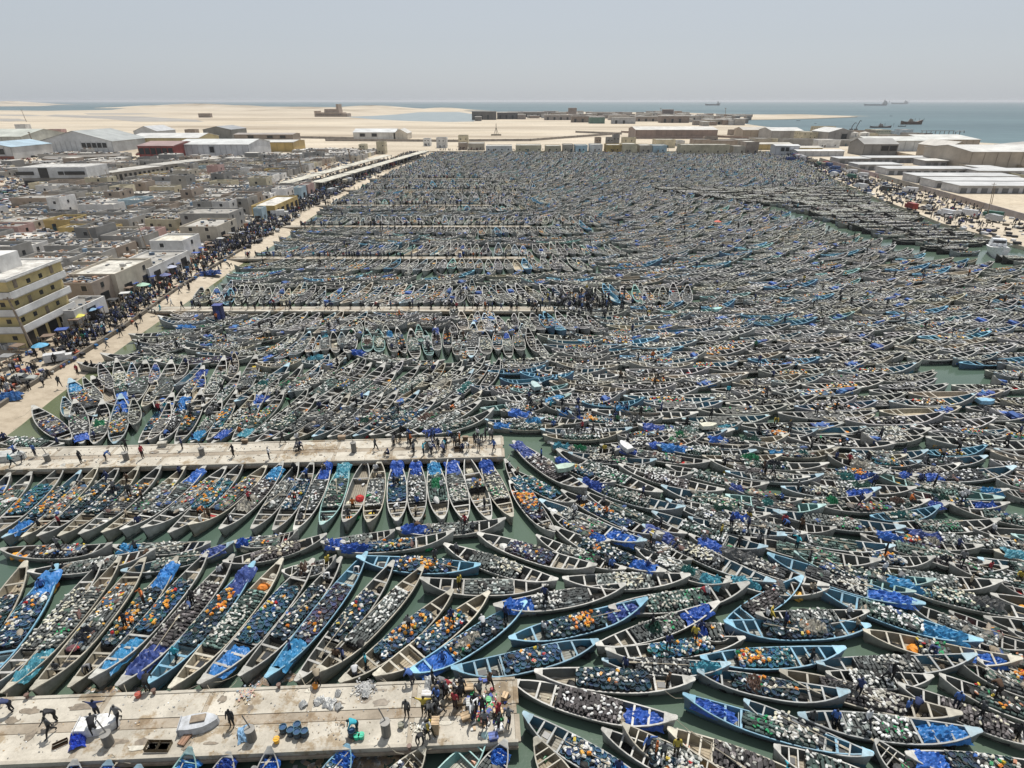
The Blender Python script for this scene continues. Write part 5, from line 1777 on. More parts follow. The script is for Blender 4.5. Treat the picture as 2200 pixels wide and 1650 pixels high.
# the dark boats rafted on the right
for iy in range(54):
    y = 152 + iy * 2.75
    x = 64.0 + rnd.uniform(0, 3)
    while x < 180:
        L = rnd.uniform(12, 16)
        if dark_zone(x + 2, y):
            try_put(x + L / 2, y + rnd.uniform(-0.3, 0.3), math.pi + 0.06 + rnd.uniform(-0.08, 0.08), L, 2.5, 'dark', look='D' if rnd.random() < 0.75 else 'G', slack=0.9)
            x += L + 0.4
        else:
            x += 2
# lattice fill of the open fields, then the gaps
for yb in range(58, 492, 1):
    pass
for (ya, yb_, xa, xb, mean) in ((60, 106, 2, 110, 0.08), (106, 170, 3, 140, 0.3), (170, 330, 4, 170, 0.65), (330, 517, -74, 210, 0.95), (116, 330, -72, 6, 0.15)):
    ca, sa = math.cos(mean), math.sin(mean)
    cxm, cym = (xa + xb) / 2, (ya + yb_) / 2
    R_ = math.hypot(xb - xa, yb_ - ya) / 2 + 15
    v = -R_
    shift = 0.0
    while v < R_:
        shift += rnd.uniform(2.5, 8.5)
        u = -R_ + shift % 13.2
        while u < R_:
            x, y = cxm + u * ca - v * sa, cym + u * sa + v * ca
            if xa < x < xb and ya < y < yb_ and in_view(x, y, 1, 90) and not dark_zone(x, y):
                L = rnd.uniform(10.8, 13.8)
                a = field_angle(x, y) + rnd.uniform(-0.10, 0.10)
                try_put(x, y, a, L, rnd.uniform(2.0, 2.35), 'field', slack=0.82)
            u += 13.2 + rnd.uniform(-0.5, 0.6)
        v += 2.18
def local_angle(x, y):
    """the heading of the nearest boat already lying there"""
    i, j = int(x // 2.5), int(y // 2.5)
    best, a = 99, None
    for ii in (i - 1, i, i + 1):
        for jj in (j - 1, j, j + 1):
            for qx, qy, qw, qa in cell.get((ii, jj), ()):
                d_ = (qx - x) ** 2 + (qy - y) ** 2
                if d_ < best:
                    best, a = d_, qa
    return a


for n in range(60000):
    y = 28 + 488 * rnd.random() ** 0.75
    x = rnd.uniform(-72, 205)
    if y < 66 and x < 6:
        continue
    if abs(x) > 0.86 * (0.91 * y + 16) + 4 or not inside(x, y):
        continue
    dk = dark_zone(x, y)
    sc_ = rnd.choice([1.15, 1, 0.85, 0.7])
    a = local_angle(x, y)
    if a is None:
        a = math.pi + 0.06 if dk else field_angle(x, y)
    a += rnd.uniform(-0.14, 0.14) + (math.pi if rnd.random() < 0.2 else 0)
    try_put(x, y, a, rnd.uniform(10, 12) * sc_, 1.9 * max(sc_, 0.8), 'gap', look='D' if dk and rnd.random() < 0.5 else None, slack=0.74 if n < 40000 else 0.66)
for n in range(14000):      # small boats squeezed between the near ones
    y = rnd.uniform(28, 125)
    x = rnd.uniform(-66, 115)
    if (y < 66 and x < 6) or abs(x) > 0.86 * (0.91 * y + 16) + 2 or not inside(x, y):
        continue
    a = local_angle(x, y)
    if a is not None:
        try_put(x, y, a + rnd.uniform(-0.12, 0.12), rnd.uniform(6.5, 9.5), 1.5, 'gap', slack=0.66)
print('boats', len(boats))

for b in boats:
    b['vis'] = in_view(b['x'], b['y'], 1, 130 if b['y'] < 60 else 40)
    b['d'] = math.hypot(b['x'], b['y'])
order = sorted((b for b in boats if b['vis']), key=lambda b: (not b['traced'], b['d']))
tr = [b for b in order if b['traced']]
near = tr + [b for b in order if not b['traced']][:max(0, 300 - len(tr))]
far = [b for b in order if b not in near] if len(order) < 1 else []
ids = set(id(b) for b in near)
far = [b for b in boats if b['vis'] and id(b) not in ids]
print('near', len(near), 'far', len(far))

# names for where a boat lies
CARGO_W = {'p': 'black pots', 'q': 'blue traps', 'o': 'orange cans', 'm': 'mixed nets', 'e': 'no cargo'}
for b in near:
    if not b['traced']:
        y = b['y']
        b['row'] = 'right of second pier' if y < 84 and b['x'] > 0 else 'level with the third pier' if y < 128 else 'before the fourth pier' if y < 153 else 'past the fourth pier'
        if b['x'] < -2:
            b['row'] = 'between second and third piers' if y < 111 else 'beyond the third pier'
rows = {}
for b in near:
    rows.setdefault(b['row'], []).append(b)
for rname, bl in rows.items():
    # several lines deep: number the lines by depth, the boats in a line from the left
    deep = rname in ('right of the nearest pier', 'in the field beyond the nearest pier', 'right of second pier', 'level with the third pier', 'between second and third piers', 'beyond the third pier', 'before the fourth pier', 'past the fourth pier', 'between the two fans')
    bl.sort(key=lambda b: b['y'])
    lines_ = [bl]
    if deep:
        lines_ = [bl[i:i + 9] for i in range(0, len(bl), 9)]
    for li, ln in enumerate(lines_):
        ln.sort(key=lambda b: b['x'])
        for k, b in enumerate(ln):
            w = CARGO_W.get(b['cargo'][0] if b['cargo'] and b['cargo'][0] in CARGO_W else 'e')
            tp = ' and tarp' if ('t' in b['cargo'] or 's' in b['cargo']) else ''
            short = {'above the nearest pier': 'above nearest pier', 'below the second pier': 'below second pier', 'poking up under the nearest pier': 'under nearest pier', 'above the second pier': 'above second pier',
                     'in the second line over the second pier': 'second line over second pier', 'lying along the beach side': 'off the beach', 'stern-on under the third pier': 'row under third pier',
                     'in the lane below the third pier': 'lane below third pier', 'right of the nearest pier': 'right of nearest pier', 'in the field beyond the nearest pier': 'field beyond nearest pier'}.get(rname, rname)
            pos = f'{ORD[k]} from left'
            if deep and len(lines_) > 1:
                pos = f'{ORD[k]} of {ORD[li]} line'
            b['label'] = f"{SNAME[b['look']]} boat, {w}{tp}, {pos}, {short}"

# cargo pieces shared by all boats
mb = MB()
mb.cyl(0, 0, -0.15, 0.15, 0.12, 0.105, n=7, col=(0.04, 0.043, 0.045))
mb.v = [(z, y, x + 0.12) for x, y, z in mb.v]
mb.cyl(0, 0, 0, 0.001, 0.08, n=5, col=(0.01, 0.01, 0.01))
POT = mb.mesh('octopus_pot', 'coloured')
mb = MB()
mb.cyl(0, 0, 0.0, 0.2, 0.22, 0.2, n=9, col=(0.03, 0.04, 0.05), cap=False)
mb.cyl(0, 0, 0.1, 0.15, 0.19, n=9, col=(0.015, 0.055, 0.13))
v0 = len(mb.v)
vs, fs = [], []
for i in range(9):
    a = 2 * math.pi * i / 9
    for r_, z in ((0.22, 0.2), (0.198, 0.222), (0.175, 0.2)):
        vs.append((r_ * math.cos(a), r_ * math.sin(a), z))
for i in range(9):
    j = (i + 1) % 9
    for q in range(2):
        fs.append((i * 3 + q, j * 3 + q, j * 3 + q + 1, i * 3 + q + 1))
mb.add(vs, fs, (0.07, 0.15, 0.21))
TRAP = mb.mesh('round_trap', 'coloured')
mb = MB()
mb.cyl(0, 0, -0.15, -0.09, 0.035, 0.078, n=6, cap=True)
mb.cyl(0, 0, -0.09, 0.1, 0.078, 0.078, n=6, cap=False)
mb.cyl(0, 0, 0.1, 0.15, 0.078, 0.045, n=6, cap=True)
mb.v = [(z * 0.9, y, x * 0.9 + 0.065) for x, y, z in mb.v]
BUOY = mb.mesh('plastic_float', 'plastic')
mb = MB()
mb.box(0, 0, 0, 0.34, 0.24, 0.2, taper=0.88)
mb.box(0.09, 0, 0.2, 0.07, 0.07, 0.05)
mb.box(-0.04, 0, 0.2, 0.14, 0.03, 0.04)
CAN = mb.mesh('jerrycan', 'plastic')
mb = MB()
mb.ell((0, 0, 0), (0.5, 0.5, 0.5), 9, 6)
rr_ = random.Random(4)
mb.v = [(x * (1 + rr_.uniform(-.18, .18)), y * (1 + rr_.uniform(-.18, .18)), z * (1 + rr_.uniform(-.12, .12))) for x, y, z in mb.v]
LUMP = mb.mesh('net_heap', 'coloured')


def tinted(me, many_=True):
    """the same shape in the material that takes its tint from each copy"""
    m2 = me.copy()
    m2.materials.clear()
    m2.materials.append(MATS['coloured_many'])
    if 'Col' not in m2.color_attributes:
        a = m2.color_attributes.new('Col', 'FLOAT_COLOR', 'CORNER')
        a.data.foreach_set('color', np.ones(len(m2.loops) * 4, dtype=np.float32))
    return m2


pieces = []   # kind, x, y, z, rx, ry, rz, sx, sy, sz, colour, boat
WHITE = [(0.66, 0.66, 0.63), (0.52, 0.51, 0.46), (0.72, 0.72, 0.71), (0.42, 0.40, 0.34), (0.60, 0.57, 0.44), (0.28, 0.27, 0.24)]
ORANGE = [(0.72, 0.26, 0.02), (0.75, 0.35, 0.04), (0.70, 0.22, 0.03), (0.74, 0.42, 0.08)]
MIXC = WHITE + WHITE + ORANGE + [(0.02, 0.25, 0.09), (0.45, 0.02, 0.02), (0.60, 0.45, 0.05), (0.03, 0.12, 0.40), (0.50, 0.22, 0.12)]
tarps = []


def load(b, full=True):
    ca, sa = math.cos(b['a']), math.sin(b['a'])
    L, W = b['L'], b['W']
    cg = b['cargo']

    def add(kind, u, v, z, rz=0.0, rx=0.0, ry=0.0, s=(1, 1, 1), col=(1, 1, 1)):
        pieces.append((kind, b['x'] + u * ca - v * sa, b['y'] + u * sa + v * ca, z, rx, ry, b['a'] + rz, s[0], s[1], s[2], col, b))

    def half(u):
        s = max(-0.99, min(0.99, u / (L / 2)))
        return beam(s) * W / Wr

    u0, u1 = (-0.47 + rnd.uniform(-0.05, 0.05)) * L / 2, (0.36 + rnd.uniform(-0.1, 0.08)) * L / 2
    if cg[:1] == 'e' or cg[:1] in 'ts':
        n = rnd.randint(3, 9)
        for _ in range(n):
            u = rnd.uniform(-0.7, 0.75) * L / 2
            v = rnd.uniform(-0.5, 0.5) * half(u)
            add(rnd.choice(['buoy', 'can', 'lump']), u, v, FZ + 0.02, rnd.uniform(0, 3), s=(1, 1, 0.8), col=rnd.choice(MIXC + [(0.2, 0.16, 0.1)]))
        if cg[:1] == 'e':
            if rnd.random() < 0.6:
                u0, u1 = -0.25 * L / 2, rnd.uniform(-0.05, 0.2) * L / 2
            else:
                return
    pot_c = rnd.choice([(1, 1, 1), (1.5, 1.55, 1.45), (2.3, 2.4, 2.2), (1.0, 1.5, 1.3), (1.5, 1.25, 1.2), (2.8, 2.9, 2.6), (1.2, 1.8, 1.5), (2.0, 2.1, 1.9)])
    # the packed lower layers
    um, ul = (u0 + u1) / 2, (u1 - u0)
    mode = cg[:1]
    top = 0.98
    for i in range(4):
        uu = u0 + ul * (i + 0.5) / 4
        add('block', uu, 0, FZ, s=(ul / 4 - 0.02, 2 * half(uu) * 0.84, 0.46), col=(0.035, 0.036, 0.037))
    if mode in ('q', 'o') or (mode == 'm' and rnd.random() < 0.5):
        sp = 0.38
        tc = rnd.choice([(1, 1, 1), (0.8, 1.0, 1.0), (0.7, 0.6, 0.5), (1.9, 0.9, 0.8), (1.0, 1.6, 1.4), (0.6, 0.6, 0.5)])
        nu = int(ul / sp)
        for i in range(nu):
            u = u0 + (i + 0.5) * ul / nu
            hw = half(u) - 0.12
            nv = max(1, int(2 * hw / sp + 0.5))
            for j in range(nv):
                v = -hw + (j + 0.5) * 2 * hw / nv
                add('trap', u + (0.12 if j % 2 else -0.12), v, 0.62 + 0.16 * (1 - (v / hw) ** 2) + rnd.uniform(0, 0.1), rnd.uniform(0, 3), rnd.uniform(-0.35, 0.35), rnd.uniform(-0.35, 0.35), col=tuple(c * rnd.uniform(0.8, 1.3) for c in tc))
                if rnd.random() < 0.35:
                    add('trap', u + rnd.uniform(-.2, .2), v * 0.8, 0.92, rnd.uniform(0, 3), rnd.uniform(-0.5, 0.5), rnd.uniform(-0.5, 0.5), col=tuple(c * rnd.uniform(0.8, 1.3) for c in tc))
        for _ in range(rnd.randint(10, 60)):
            u = rnd.uniform(u0, u1)
            add('buoy', u, rnd.uniform(-0.75, 0.75) * half(u), 0.93 + rnd.uniform(0, 0.12), rnd.uniform(0, 3), rnd.uniform(-0.3, 0.3), rnd.uniform(-0.3, 0.3), col=rnd.choice(MIXC[:9] + [(0.05, 0.05, 0.05)] * 3))
        m = rnd.randint(16, 34) if mode == 'o' else rnd.randint(8, 18)
        cc = rnd.uniform(-0.3, 0.3) * ul + um
        for _ in range(m):
            u = min(u1, max(u0, rnd.gauss(cc, ul * 0.16)))
            add('can', u, rnd.uniform(-0.65, 0.65) * half(u), 0.96 + rnd.uniform(0, 0.12), rnd.uniform(0, 3), rnd.uniform(-0.4, 0.4), rnd.uniform(-0.4, 0.4), s=(0.8, 0.8, 0.8), col=rnd.choice(ORANGE if mode == 'o' and rnd.random() < 0.7 else MIXC))
    else:
        su, sv = 0.31, 0.25
        nu = int(ul / su)
        across = rnd.random() < 0.5
        for i in range(nu):
            u = u0 + (i + 0.5) * ul / nu
            hw = half(u) - 0.08
            nv = max(1, int(2 * hw / sv))
            wob = 0.06 * math.sin(i * 0.9)
            for j in range(nv):
                v = -hw + (j + 0.5) * 2 * hw / nv
                g = rnd.uniform(0.6, 1.5) if rnd.random() < 0.86 else rnd.uniform(2, 4.5)
                add('pot', u + wob + rnd.uniform(-.04, .04), v, 0.60 + 0.14 * (1 - (v / hw) ** 2) + rnd.uniform(0, 0.05), (0 if across else 1.57) + rnd.uniform(-0.2, 0.2), col=tuple(c * g for c in pot_c))
                if rnd.random() < 0.5:
                    add('pot', u + 0.15, v * 0.85, 0.82 + rnd.uniform(0, 0.04), (0 if across else 1.57) + rnd.uniform(-0.3, 0.3), col=tuple(c * g for c in pot_c))
        dens = rnd.choice([0.4, 0.9, 1.1, 1.3, 1.6, 2.0]) if mode == 'p' else 1.2
        wc = [rnd.choice(WHITE)] * 3 + WHITE[:2] if mode == 'p' else MIXC
        c1, c2 = rnd.uniform(-0.3, 0.3), rnd.uniform(0.2, 0.5)
        for _ in range(int(ul * W * 3.7 * dens)):
            u = um + ul * max(-0.5, min(0.5, rnd.gauss(c1, c2) * 0.8))
            add('buoy', u, rnd.uniform(-0.8, 0.8) * half(u), 0.95 + rnd.uniform(0, 0.1), rnd.uniform(0, 3), rnd.uniform(-0.3, 0.3), rnd.uniform(-0.3, 0.3), col=rnd.choice(wc))
        if rnd.random() < 0.22:
            for _ in range(14):
                u = um + rnd.uniform(0.1, 0.45) * ul
                add('buoy', u, rnd.uniform(-0.8, 0.8) * half(u), 0.96, rnd.uniform(0, 3), s=(0.9, 0.8, 0.7), col=(0.02, 0.27, 0.10))
        if mode == 'm':
            for _ in range(5):
                u = um + rnd.uniform(-0.5, 0.5) * ul
                add('lump', u, rnd.uniform(-0.4, 0.4) * half(u), 0.9, rnd.uniform(0, 3), s=(0.9, 0.7, 0.4), col=rnd.choice([(0.1, 0.09, 0.08), (0.04, 0.07, 0.05), (0.12, 0.04, 0.05), (0.03, 0.08, 0.16), (0.25, 0.2, 0.14)]))
    # ropes, sacks and gear thrown over the load
    for _ in range(rnd.randint(2, 7)):
        u = rnd.uniform(u0, u1)
        add('lump', u, rnd.uniform(-0.7, 0.7) * half(u), 0.93, rnd.uniform(0, 3), rnd.uniform(-0.3, 0.3), rnd.uniform(-0.3, 0.3), s=(rnd.uniform(0.4, 1.1), rnd.uniform(0.3, 0.6), rnd.uniform(0.15, 0.4)), col=rnd.choice([(0.05, 0.05, 0.05), (0.14, 0.13, 0.11), (0.04, 0.08, 0.06), (0.5, 0.5, 0.48), (0.1, 0.05, 0.04), (0.03, 0.07, 0.2), (0.25, 0.21, 0.16)]))
    # odds and ends in the ends of the boat
    for _ in range(rnd.randint(2, 6)):
        u = rnd.choice([rnd.uniform(-0.82, -0.5), rnd.uniform(0.4, 0.8)]) * L / 2
        add(rnd.choice(['buoy', 'can', 'lump', 'lump']), u, rnd.uniform(-0.5, 0.5) * half(u), FZ + 0.03, rnd.uniform(0, 3), s=(rnd.uniform(0.6, 1.1), 0.8, 0.6), col=rnd.choice(MIXC + [(0.12, 0.09, 0.06)] * 4 + [(0.05, 0.05, 0.05)] * 4))
    for ch in cg[1:] if cg[:1] not in 'ts' else cg:
        if ch in 'ts':
            e = 1 if ch == 't' else -1
            tarps.append((b, e))


def px_scale(b):
    return 1.0 / max(10, b['d'])


for b in near:
    load(b)
print('pieces', len(pieces), 'tarps', len(tarps))

# the 300 nearest boats, each a thing of many parts
cnt = 0
for b in near:
    kd = rnd.randint(0, 2)
    g, h, i_, f_, dk = SCH[b['look']]
    j = rnd.uniform(0.72, 1.14)
    J = lambda c: tuple(min(0.8, q * j) for q in c)
    t = thing('fishing_boat', b['label'], 'boat', (b['x'], b['y'], rnd.uniform(-0.06, 0.06)), b['a'], 'open fishing boats moored in the harbour', (b['L'] / Lr, b['W'] / Wr, 1))
    obj('hull', BM_['hull', kd], t, col=J(h))
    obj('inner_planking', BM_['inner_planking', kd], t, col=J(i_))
    obj('floor', BM_['floor', kd], t, col=J(f_))
    obj('gunwale', BM_['gunwale', kd], t, col=J(g))
    obj('bow_deck', BM_['bow_deck', kd], t, col=J(dk))
    obj('stern_deck', BM_['stern_deck', kd], t, col=J(dk))
    for s in (-0.66, -0.46, 0.34, 0.52, 0.70):
        if rnd.random() < 0.93:
            obj('thwart', BM_['thwart', kd, s], t, (s * 5, 0, sheer(s, kd) - 0.06), col=J(g))
    for s in (-0.46, 0.36):
        obj('bulkhead', BM_['bulkhead', kd, s], t, (s * 5, 0, 0), col=J(tuple((a + c) / 2 for a, c in zip(i_, f_))))
    if rnd.random() < 0.6 and 't' not in b['cargo']:
        e = obj('engine_box', BM_['engine_box'], t, (3.05, 0, FZ + 0.005), col=J(f_))
        obj('hatch', BM_['hatch'], e, (0, 0, 0.325))
    b['root'], b['kd'] = t, kd

# crumpled tarpaulins over the ends of boats
def tarp_mesh(seed, nx=26, ny=16):
    rr = np.random.RandomState(seed)
    u, v = np.meshgrid(np.linspace(-1, 1, nx), np.linspace(-1, 1, ny), indexing='ij')
    z = np.zeros_like(u)
    for k in range(14):
        a = rr.uniform(0, 6.28)
        f = rr.uniform(3, 13)
        w = np.abs(np.sin((u * math.cos(a) * 1.2 + v * math.sin(a) * 0.9) * f + rr.uniform(0, 6.28) + 0.8 * np.sin(v * 3 + k)))
        z += (1 - w) ** 1.8 * 0.085 / (f / 5)
    z *= (1 - 0.6 * np.maximum(np.abs(u), np.abs(v)) ** 4)
    z -= 0.16 * np.maximum(np.abs(v), 0) ** 4
    X = u * (1 + 0.08 * np.sin(v * 5 + seed)) + 0.012 * rr.randn(*u.shape)
    Y = v * (1 + 0.08 * np.sin(u * 4 + seed)) + 0.012 * rr.randn(*u.shape)
    me = bpy.data.meshes.new('tarpaulin')
    vs = np.stack([X, Y, z], -1).reshape(-1, 3)
    fs = [(i * ny + j, (i + 1) * ny + j, (i + 1) * ny + j + 1, i * ny + j + 1) for i in range(nx - 1) for j in range(ny - 1)]
    me.from_pydata(vs.tolist(), [], fs)
    me.materials.append(MATS['tarp_sheet'])
    return me


TARP = [tarp_mesh(s) for s in range(5)]
TC = [(0.025, 0.085, 0.36), (0.03, 0.125, 0.44), (0.022, 0.06, 0.27), (0.03, 0.17, 0.44), (0.04, 0.07, 0.24), (0.04, 0.22, 0.42), (0.06, 0.25, 0.32)]
TN = ['royal blue', 'bright blue', 'deep blue', 'azure', 'dull navy', 'sky blue', 'turquoise']
for b, e in tarps[:298]:
    k = rnd.choice([0, 0, 0, 1, 1, 2, 3, 4, 5, 6])
    if b['row'] == 'above the second pier' and b['cargo'] == 't':
        k = 1
    s = e * rnd.uniform(0.60, 0.66)
    L, W = b['L'], b['W']
    x, y = b['x'] + math.cos(b['a']) * s * L / 2, b['y'] + math.sin(b['a']) * s * L / 2
    hw = beam(s) * W / Wr
    slope = 0.16 * e
    o = obj('tarpaulin', rnd.choice(TARP), None, (x, y, 0.82), 0, col=TC[k], scale=(L * rnd.uniform(0.11, 0.15), hw * rnd.uniform(0.9, 1.12), rnd.uniform(1.0, 1.7)))
    o.rotation_euler = (0, -slope, b['a'])
    fold = rnd.choice(['crumpled', 'loosely bundled', 'spread', 'creased'])
    tag(o, f"{fold} {TN[k]} tarp over the {'bow' if e > 0 else 'stern'}: {', '.join(b['label'].split(', ')[-2:])}", 'tarpaulin', 'blue tarpaulins covering boat ends')

# long poles and oars left lying across the boats
k = 0
for b in near:
    if b['d'] < 95 and rnd.random() < 0.38:
        L_ = rnd.uniform(2.4, 4.5)
        s = rnd.uniform(-0.35, 0.4)
        mb = MB()
        mb.tube([(-L_ / 2, 0, 0), (0, 0, 0.02), (L_ / 2, 0, 0.06)], 0.032, 5)
        mb.box(L_ / 2 - 0.15, 0, 0.04, 0.55, 0.15, 0.03)
        o = obj('wooden_oar', mb.mesh('wooden_oar', 'rope_fibre'), None, (b['x'] + math.cos(b['a']) * s * b['L'] / 2, b['y'] + math.sin(b['a']) * s * b['L'] / 2, 1.08), b['a'] + rnd.choice([0, math.pi]) + rnd.uniform(-0.35, 0.35))
        tag(o, f"long pale oar lying in boat {', '.join(b['label'].split(', ')[-2:])}", 'oar', 'oars left in the boats')

# nets spread over part of the load
k = 0
for b in near:
    if b['d'] < 100 and b['cargo'][:1] in 'pqm' and rnd.random() < 0.24:
        s = rnd.uniform(-0.3, 0.25)
        cn, c = rnd.choice([('dark green', (0.02, 0.07, 0.045)), ('grey', (0.10, 0.10, 0.095)), ('brown', (0.10, 0.06, 0.04)), ('black', (0.02, 0.022, 0.025)), ('teal', (0.03, 0.14, 0.13)), ('green', (0.02, 0.2, 0.08)), ('pale', (0.30, 0.28, 0.23))])
        o = obj('fishing_net', rnd.choice(TARP), None, (b['x'] + math.cos(b['a']) * s * b['L'] / 2, b['y'] + math.sin(b['a']) * s * b['L'] / 2, 0.92), b['a'], col=c, scale=(b['L'] * rnd.uniform(0.05, 0.12), beam(s) * b['W'] / Wr * rnd.uniform(0.5, 0.9), 1.6))
        tag(o, f"{cn} net over load of boat {', '.join(b['label'].split(', ')[-2:])}", 'net', 'nets lying on the cargo')

# a mooring line from each bow to the pier it points at
for b in near:
    if b['row'] in ('above the nearest pier', 'below the second pier') and rnd.random() < 0.8:
        e = 1 if b['row'][0] == 'a' else -1
        bx, by_ = b['x'] + e * math.cos(b['a']) * b['L'] * 0.47, b['y'] + e * math.sin(b['a']) * b['L'] * 0.47
        k = 0 if e > 0 else 1
        px_ = bx + rnd.uniform(-1.5, 1.5)
        q = Vector((px_, pier_y(k, px_, 0.93 if e > 0 else 0.07), 1.3))
        p = Vector((bx, by_, 1.5))
        m = (p + q) / 2 - Vector((0, 0, 0.2))
        mb = MB()
        mb.tube([p, p.lerp(m, 0.5) - Vector((0, 0, 0.04)), m, q.lerp(m, 0.5), q], 0.02, 4)
        tag(obj('mooring_rope', mb.mesh('mooring_rope', 'rope_fibre')), f"thin mooring rope from boat {', '.join(b['label'].split(', ')[-2:])}", 'rope', 'mooring ropes')

# painted hull numbers that can be read in the photograph
def hull_text(b, txt, size, side, u):
    cu = bpy.data.curves.new('hull_number', 'FONT')
    cu.body = txt
    cu.size = size
    cu.extrude = 0.004
    cu.materials.append(MATS['dark_pane'])
    s = u / 5
    tmp = obj('hull_number', cu)
    bpy.context.view_layer.update()
    me = bpy.data.meshes.new_from_object(tmp.evaluated_get(bpy.context.evaluated_depsgraph_get()))
    bpy.data.objects.remove(tmp)
    o = obj('hull_number', me, b['root'], (u, side * (beam(s, b['kd']) + 0.012), 0.45))
    o.rotation_euler = (R(90 if side < 0 else 90), 0, 0 if side < 0 else math.pi)
    o.rotation_euler.x = R(82)
    o['label'] = f'black painted number {txt} on the hull side'
    return o


def find(row, k):
    return [b for b in near if b['row'] == row][k] if False else None


def nearest_boat(px, py):
    q = at(px, py, 1.0)
    return min(near, key=lambda b: (b['x'] - q.x) ** 2 + (b['y'] - q.y) ** 2)


for px, py, txt, sz, u in ((1882, 1079, '03', 0.55, -3.4), (330, 1071, '1103', 0.42, 2.2)):
    b = nearest_boat(px, py)
    side = -1 if math.cos(b['a']) > 0 else 1
    hull_text(b, txt, sz, side, u)

# individual cargo: of each kind the 300 that show largest
def label_for(kind, b):
    where = ', '.join(b['label'].split(', ')[-2:])
    return where


KINDS_ = {'pot': (POT, 'octopus_pot', 'dark pot', 'pot', 'octopus pots stacked in the boats'), 'trap': (TRAP, 'round_trap', 'round blue-topped trap', 'trap', 'round traps piled in the boats'),
          'buoy': (BUOY, 'plastic_float', 'plastic float', 'float', 'plastic floats on the cargo'), 'can': (CAN, 'jerrycan', 'jerrycan', 'can', 'coloured cans on the cargo'),
          'lump': (LUMP, 'net_heap', 'net bundle', 'net bundle', 'bundles lying in the boats')}


def cname(c):
    r_, g_, b_ = c
    m = max(c)
    if m < 0.14:
        return 'black'
    if min(c) > 0.4:
        return 'white'
    if r_ > 0.5 and g_ > 0.4:
        return 'yellow'
    if r_ > 0.4 and g_ > 0.15:
        return 'orange'
    if r_ > 2 * g_ and r_ > 2 * b_:
        return 'red'
    if b_ > 1.4 * r_ and b_ > g_:
        return 'blue'
    if g_ > 1.3 * r_:
        return 'green'
    return 'pale brown' if m > 0.3 else 'brown'


rest = {k: [] for k in KINDS_}
blocks = []
by = {k: [] for k in KINDS_}
for p in pieces:
    if p[0] == 'block':
        blocks.append(p)
    else:
        by[p[0]].append(p)
for k, lst in by.items():
    def key(p):
        q = to_px(p[1], p[2], p[3])
        ok = q is not None and 0 <= q[0] <= 2200 and 0 <= q[1] <= 1650
        return (not ok, p[1] ** 2 + p[2] ** 2 - (p[3] - 0.7) * 60)
    lst.sort(key=key)
    me, nm, lab, cat, grp = KINDS_[k]
    for p in lst[:295]:
        o = obj(nm, me, None, (p[1], p[2], p[3]), 0, col=p[10], scale=(p[7], p[8], p[9]))
        o.rotation_euler = (p[4], p[5], p[6])
        cn = '' if k in ('pot', 'trap') else cname(p[10]) + ' '
        tag(o, f"{cn}{lab} in boat {label_for(k, p[11])}", cat, grp)
    rest[k] = lst[295:]
cube = MB()
cube.box(0, 0, 0, 1, 1, 1)
for k, nm, lab in (('pot', 'octopus_pots_beyond', 'mass of black octopus pots stacked in the boats'), ('trap', 'round_traps_beyond', 'mass of round traps piled in the boats'), ('buoy', 'plastic_floats_beyond', 'mass of white floats scattered over the cargo'),
                   ('can', 'jerrycans_beyond', 'mass of coloured cans on the cargo'), ('lump', 'net_heaps_beyond', 'mass of net bundles in the boats')):
    src = [(p[1], p[2], p[3], p[4], p[5], p[6], p[7], p[8], p[9], 0, p[10]) for p in rest[k]]
    if not src:
        continue
    o = many(nm, src, [proto(nm, tinted(KINDS_[k][0]))])
    o['kind'] = 'stuff'
    o['label'] = lab
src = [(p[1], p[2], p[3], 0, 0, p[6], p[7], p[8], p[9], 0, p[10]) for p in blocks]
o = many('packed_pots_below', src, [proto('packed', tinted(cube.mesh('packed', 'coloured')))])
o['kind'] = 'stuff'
o['label'] = 'dark packed lower layers of pots in the boats'

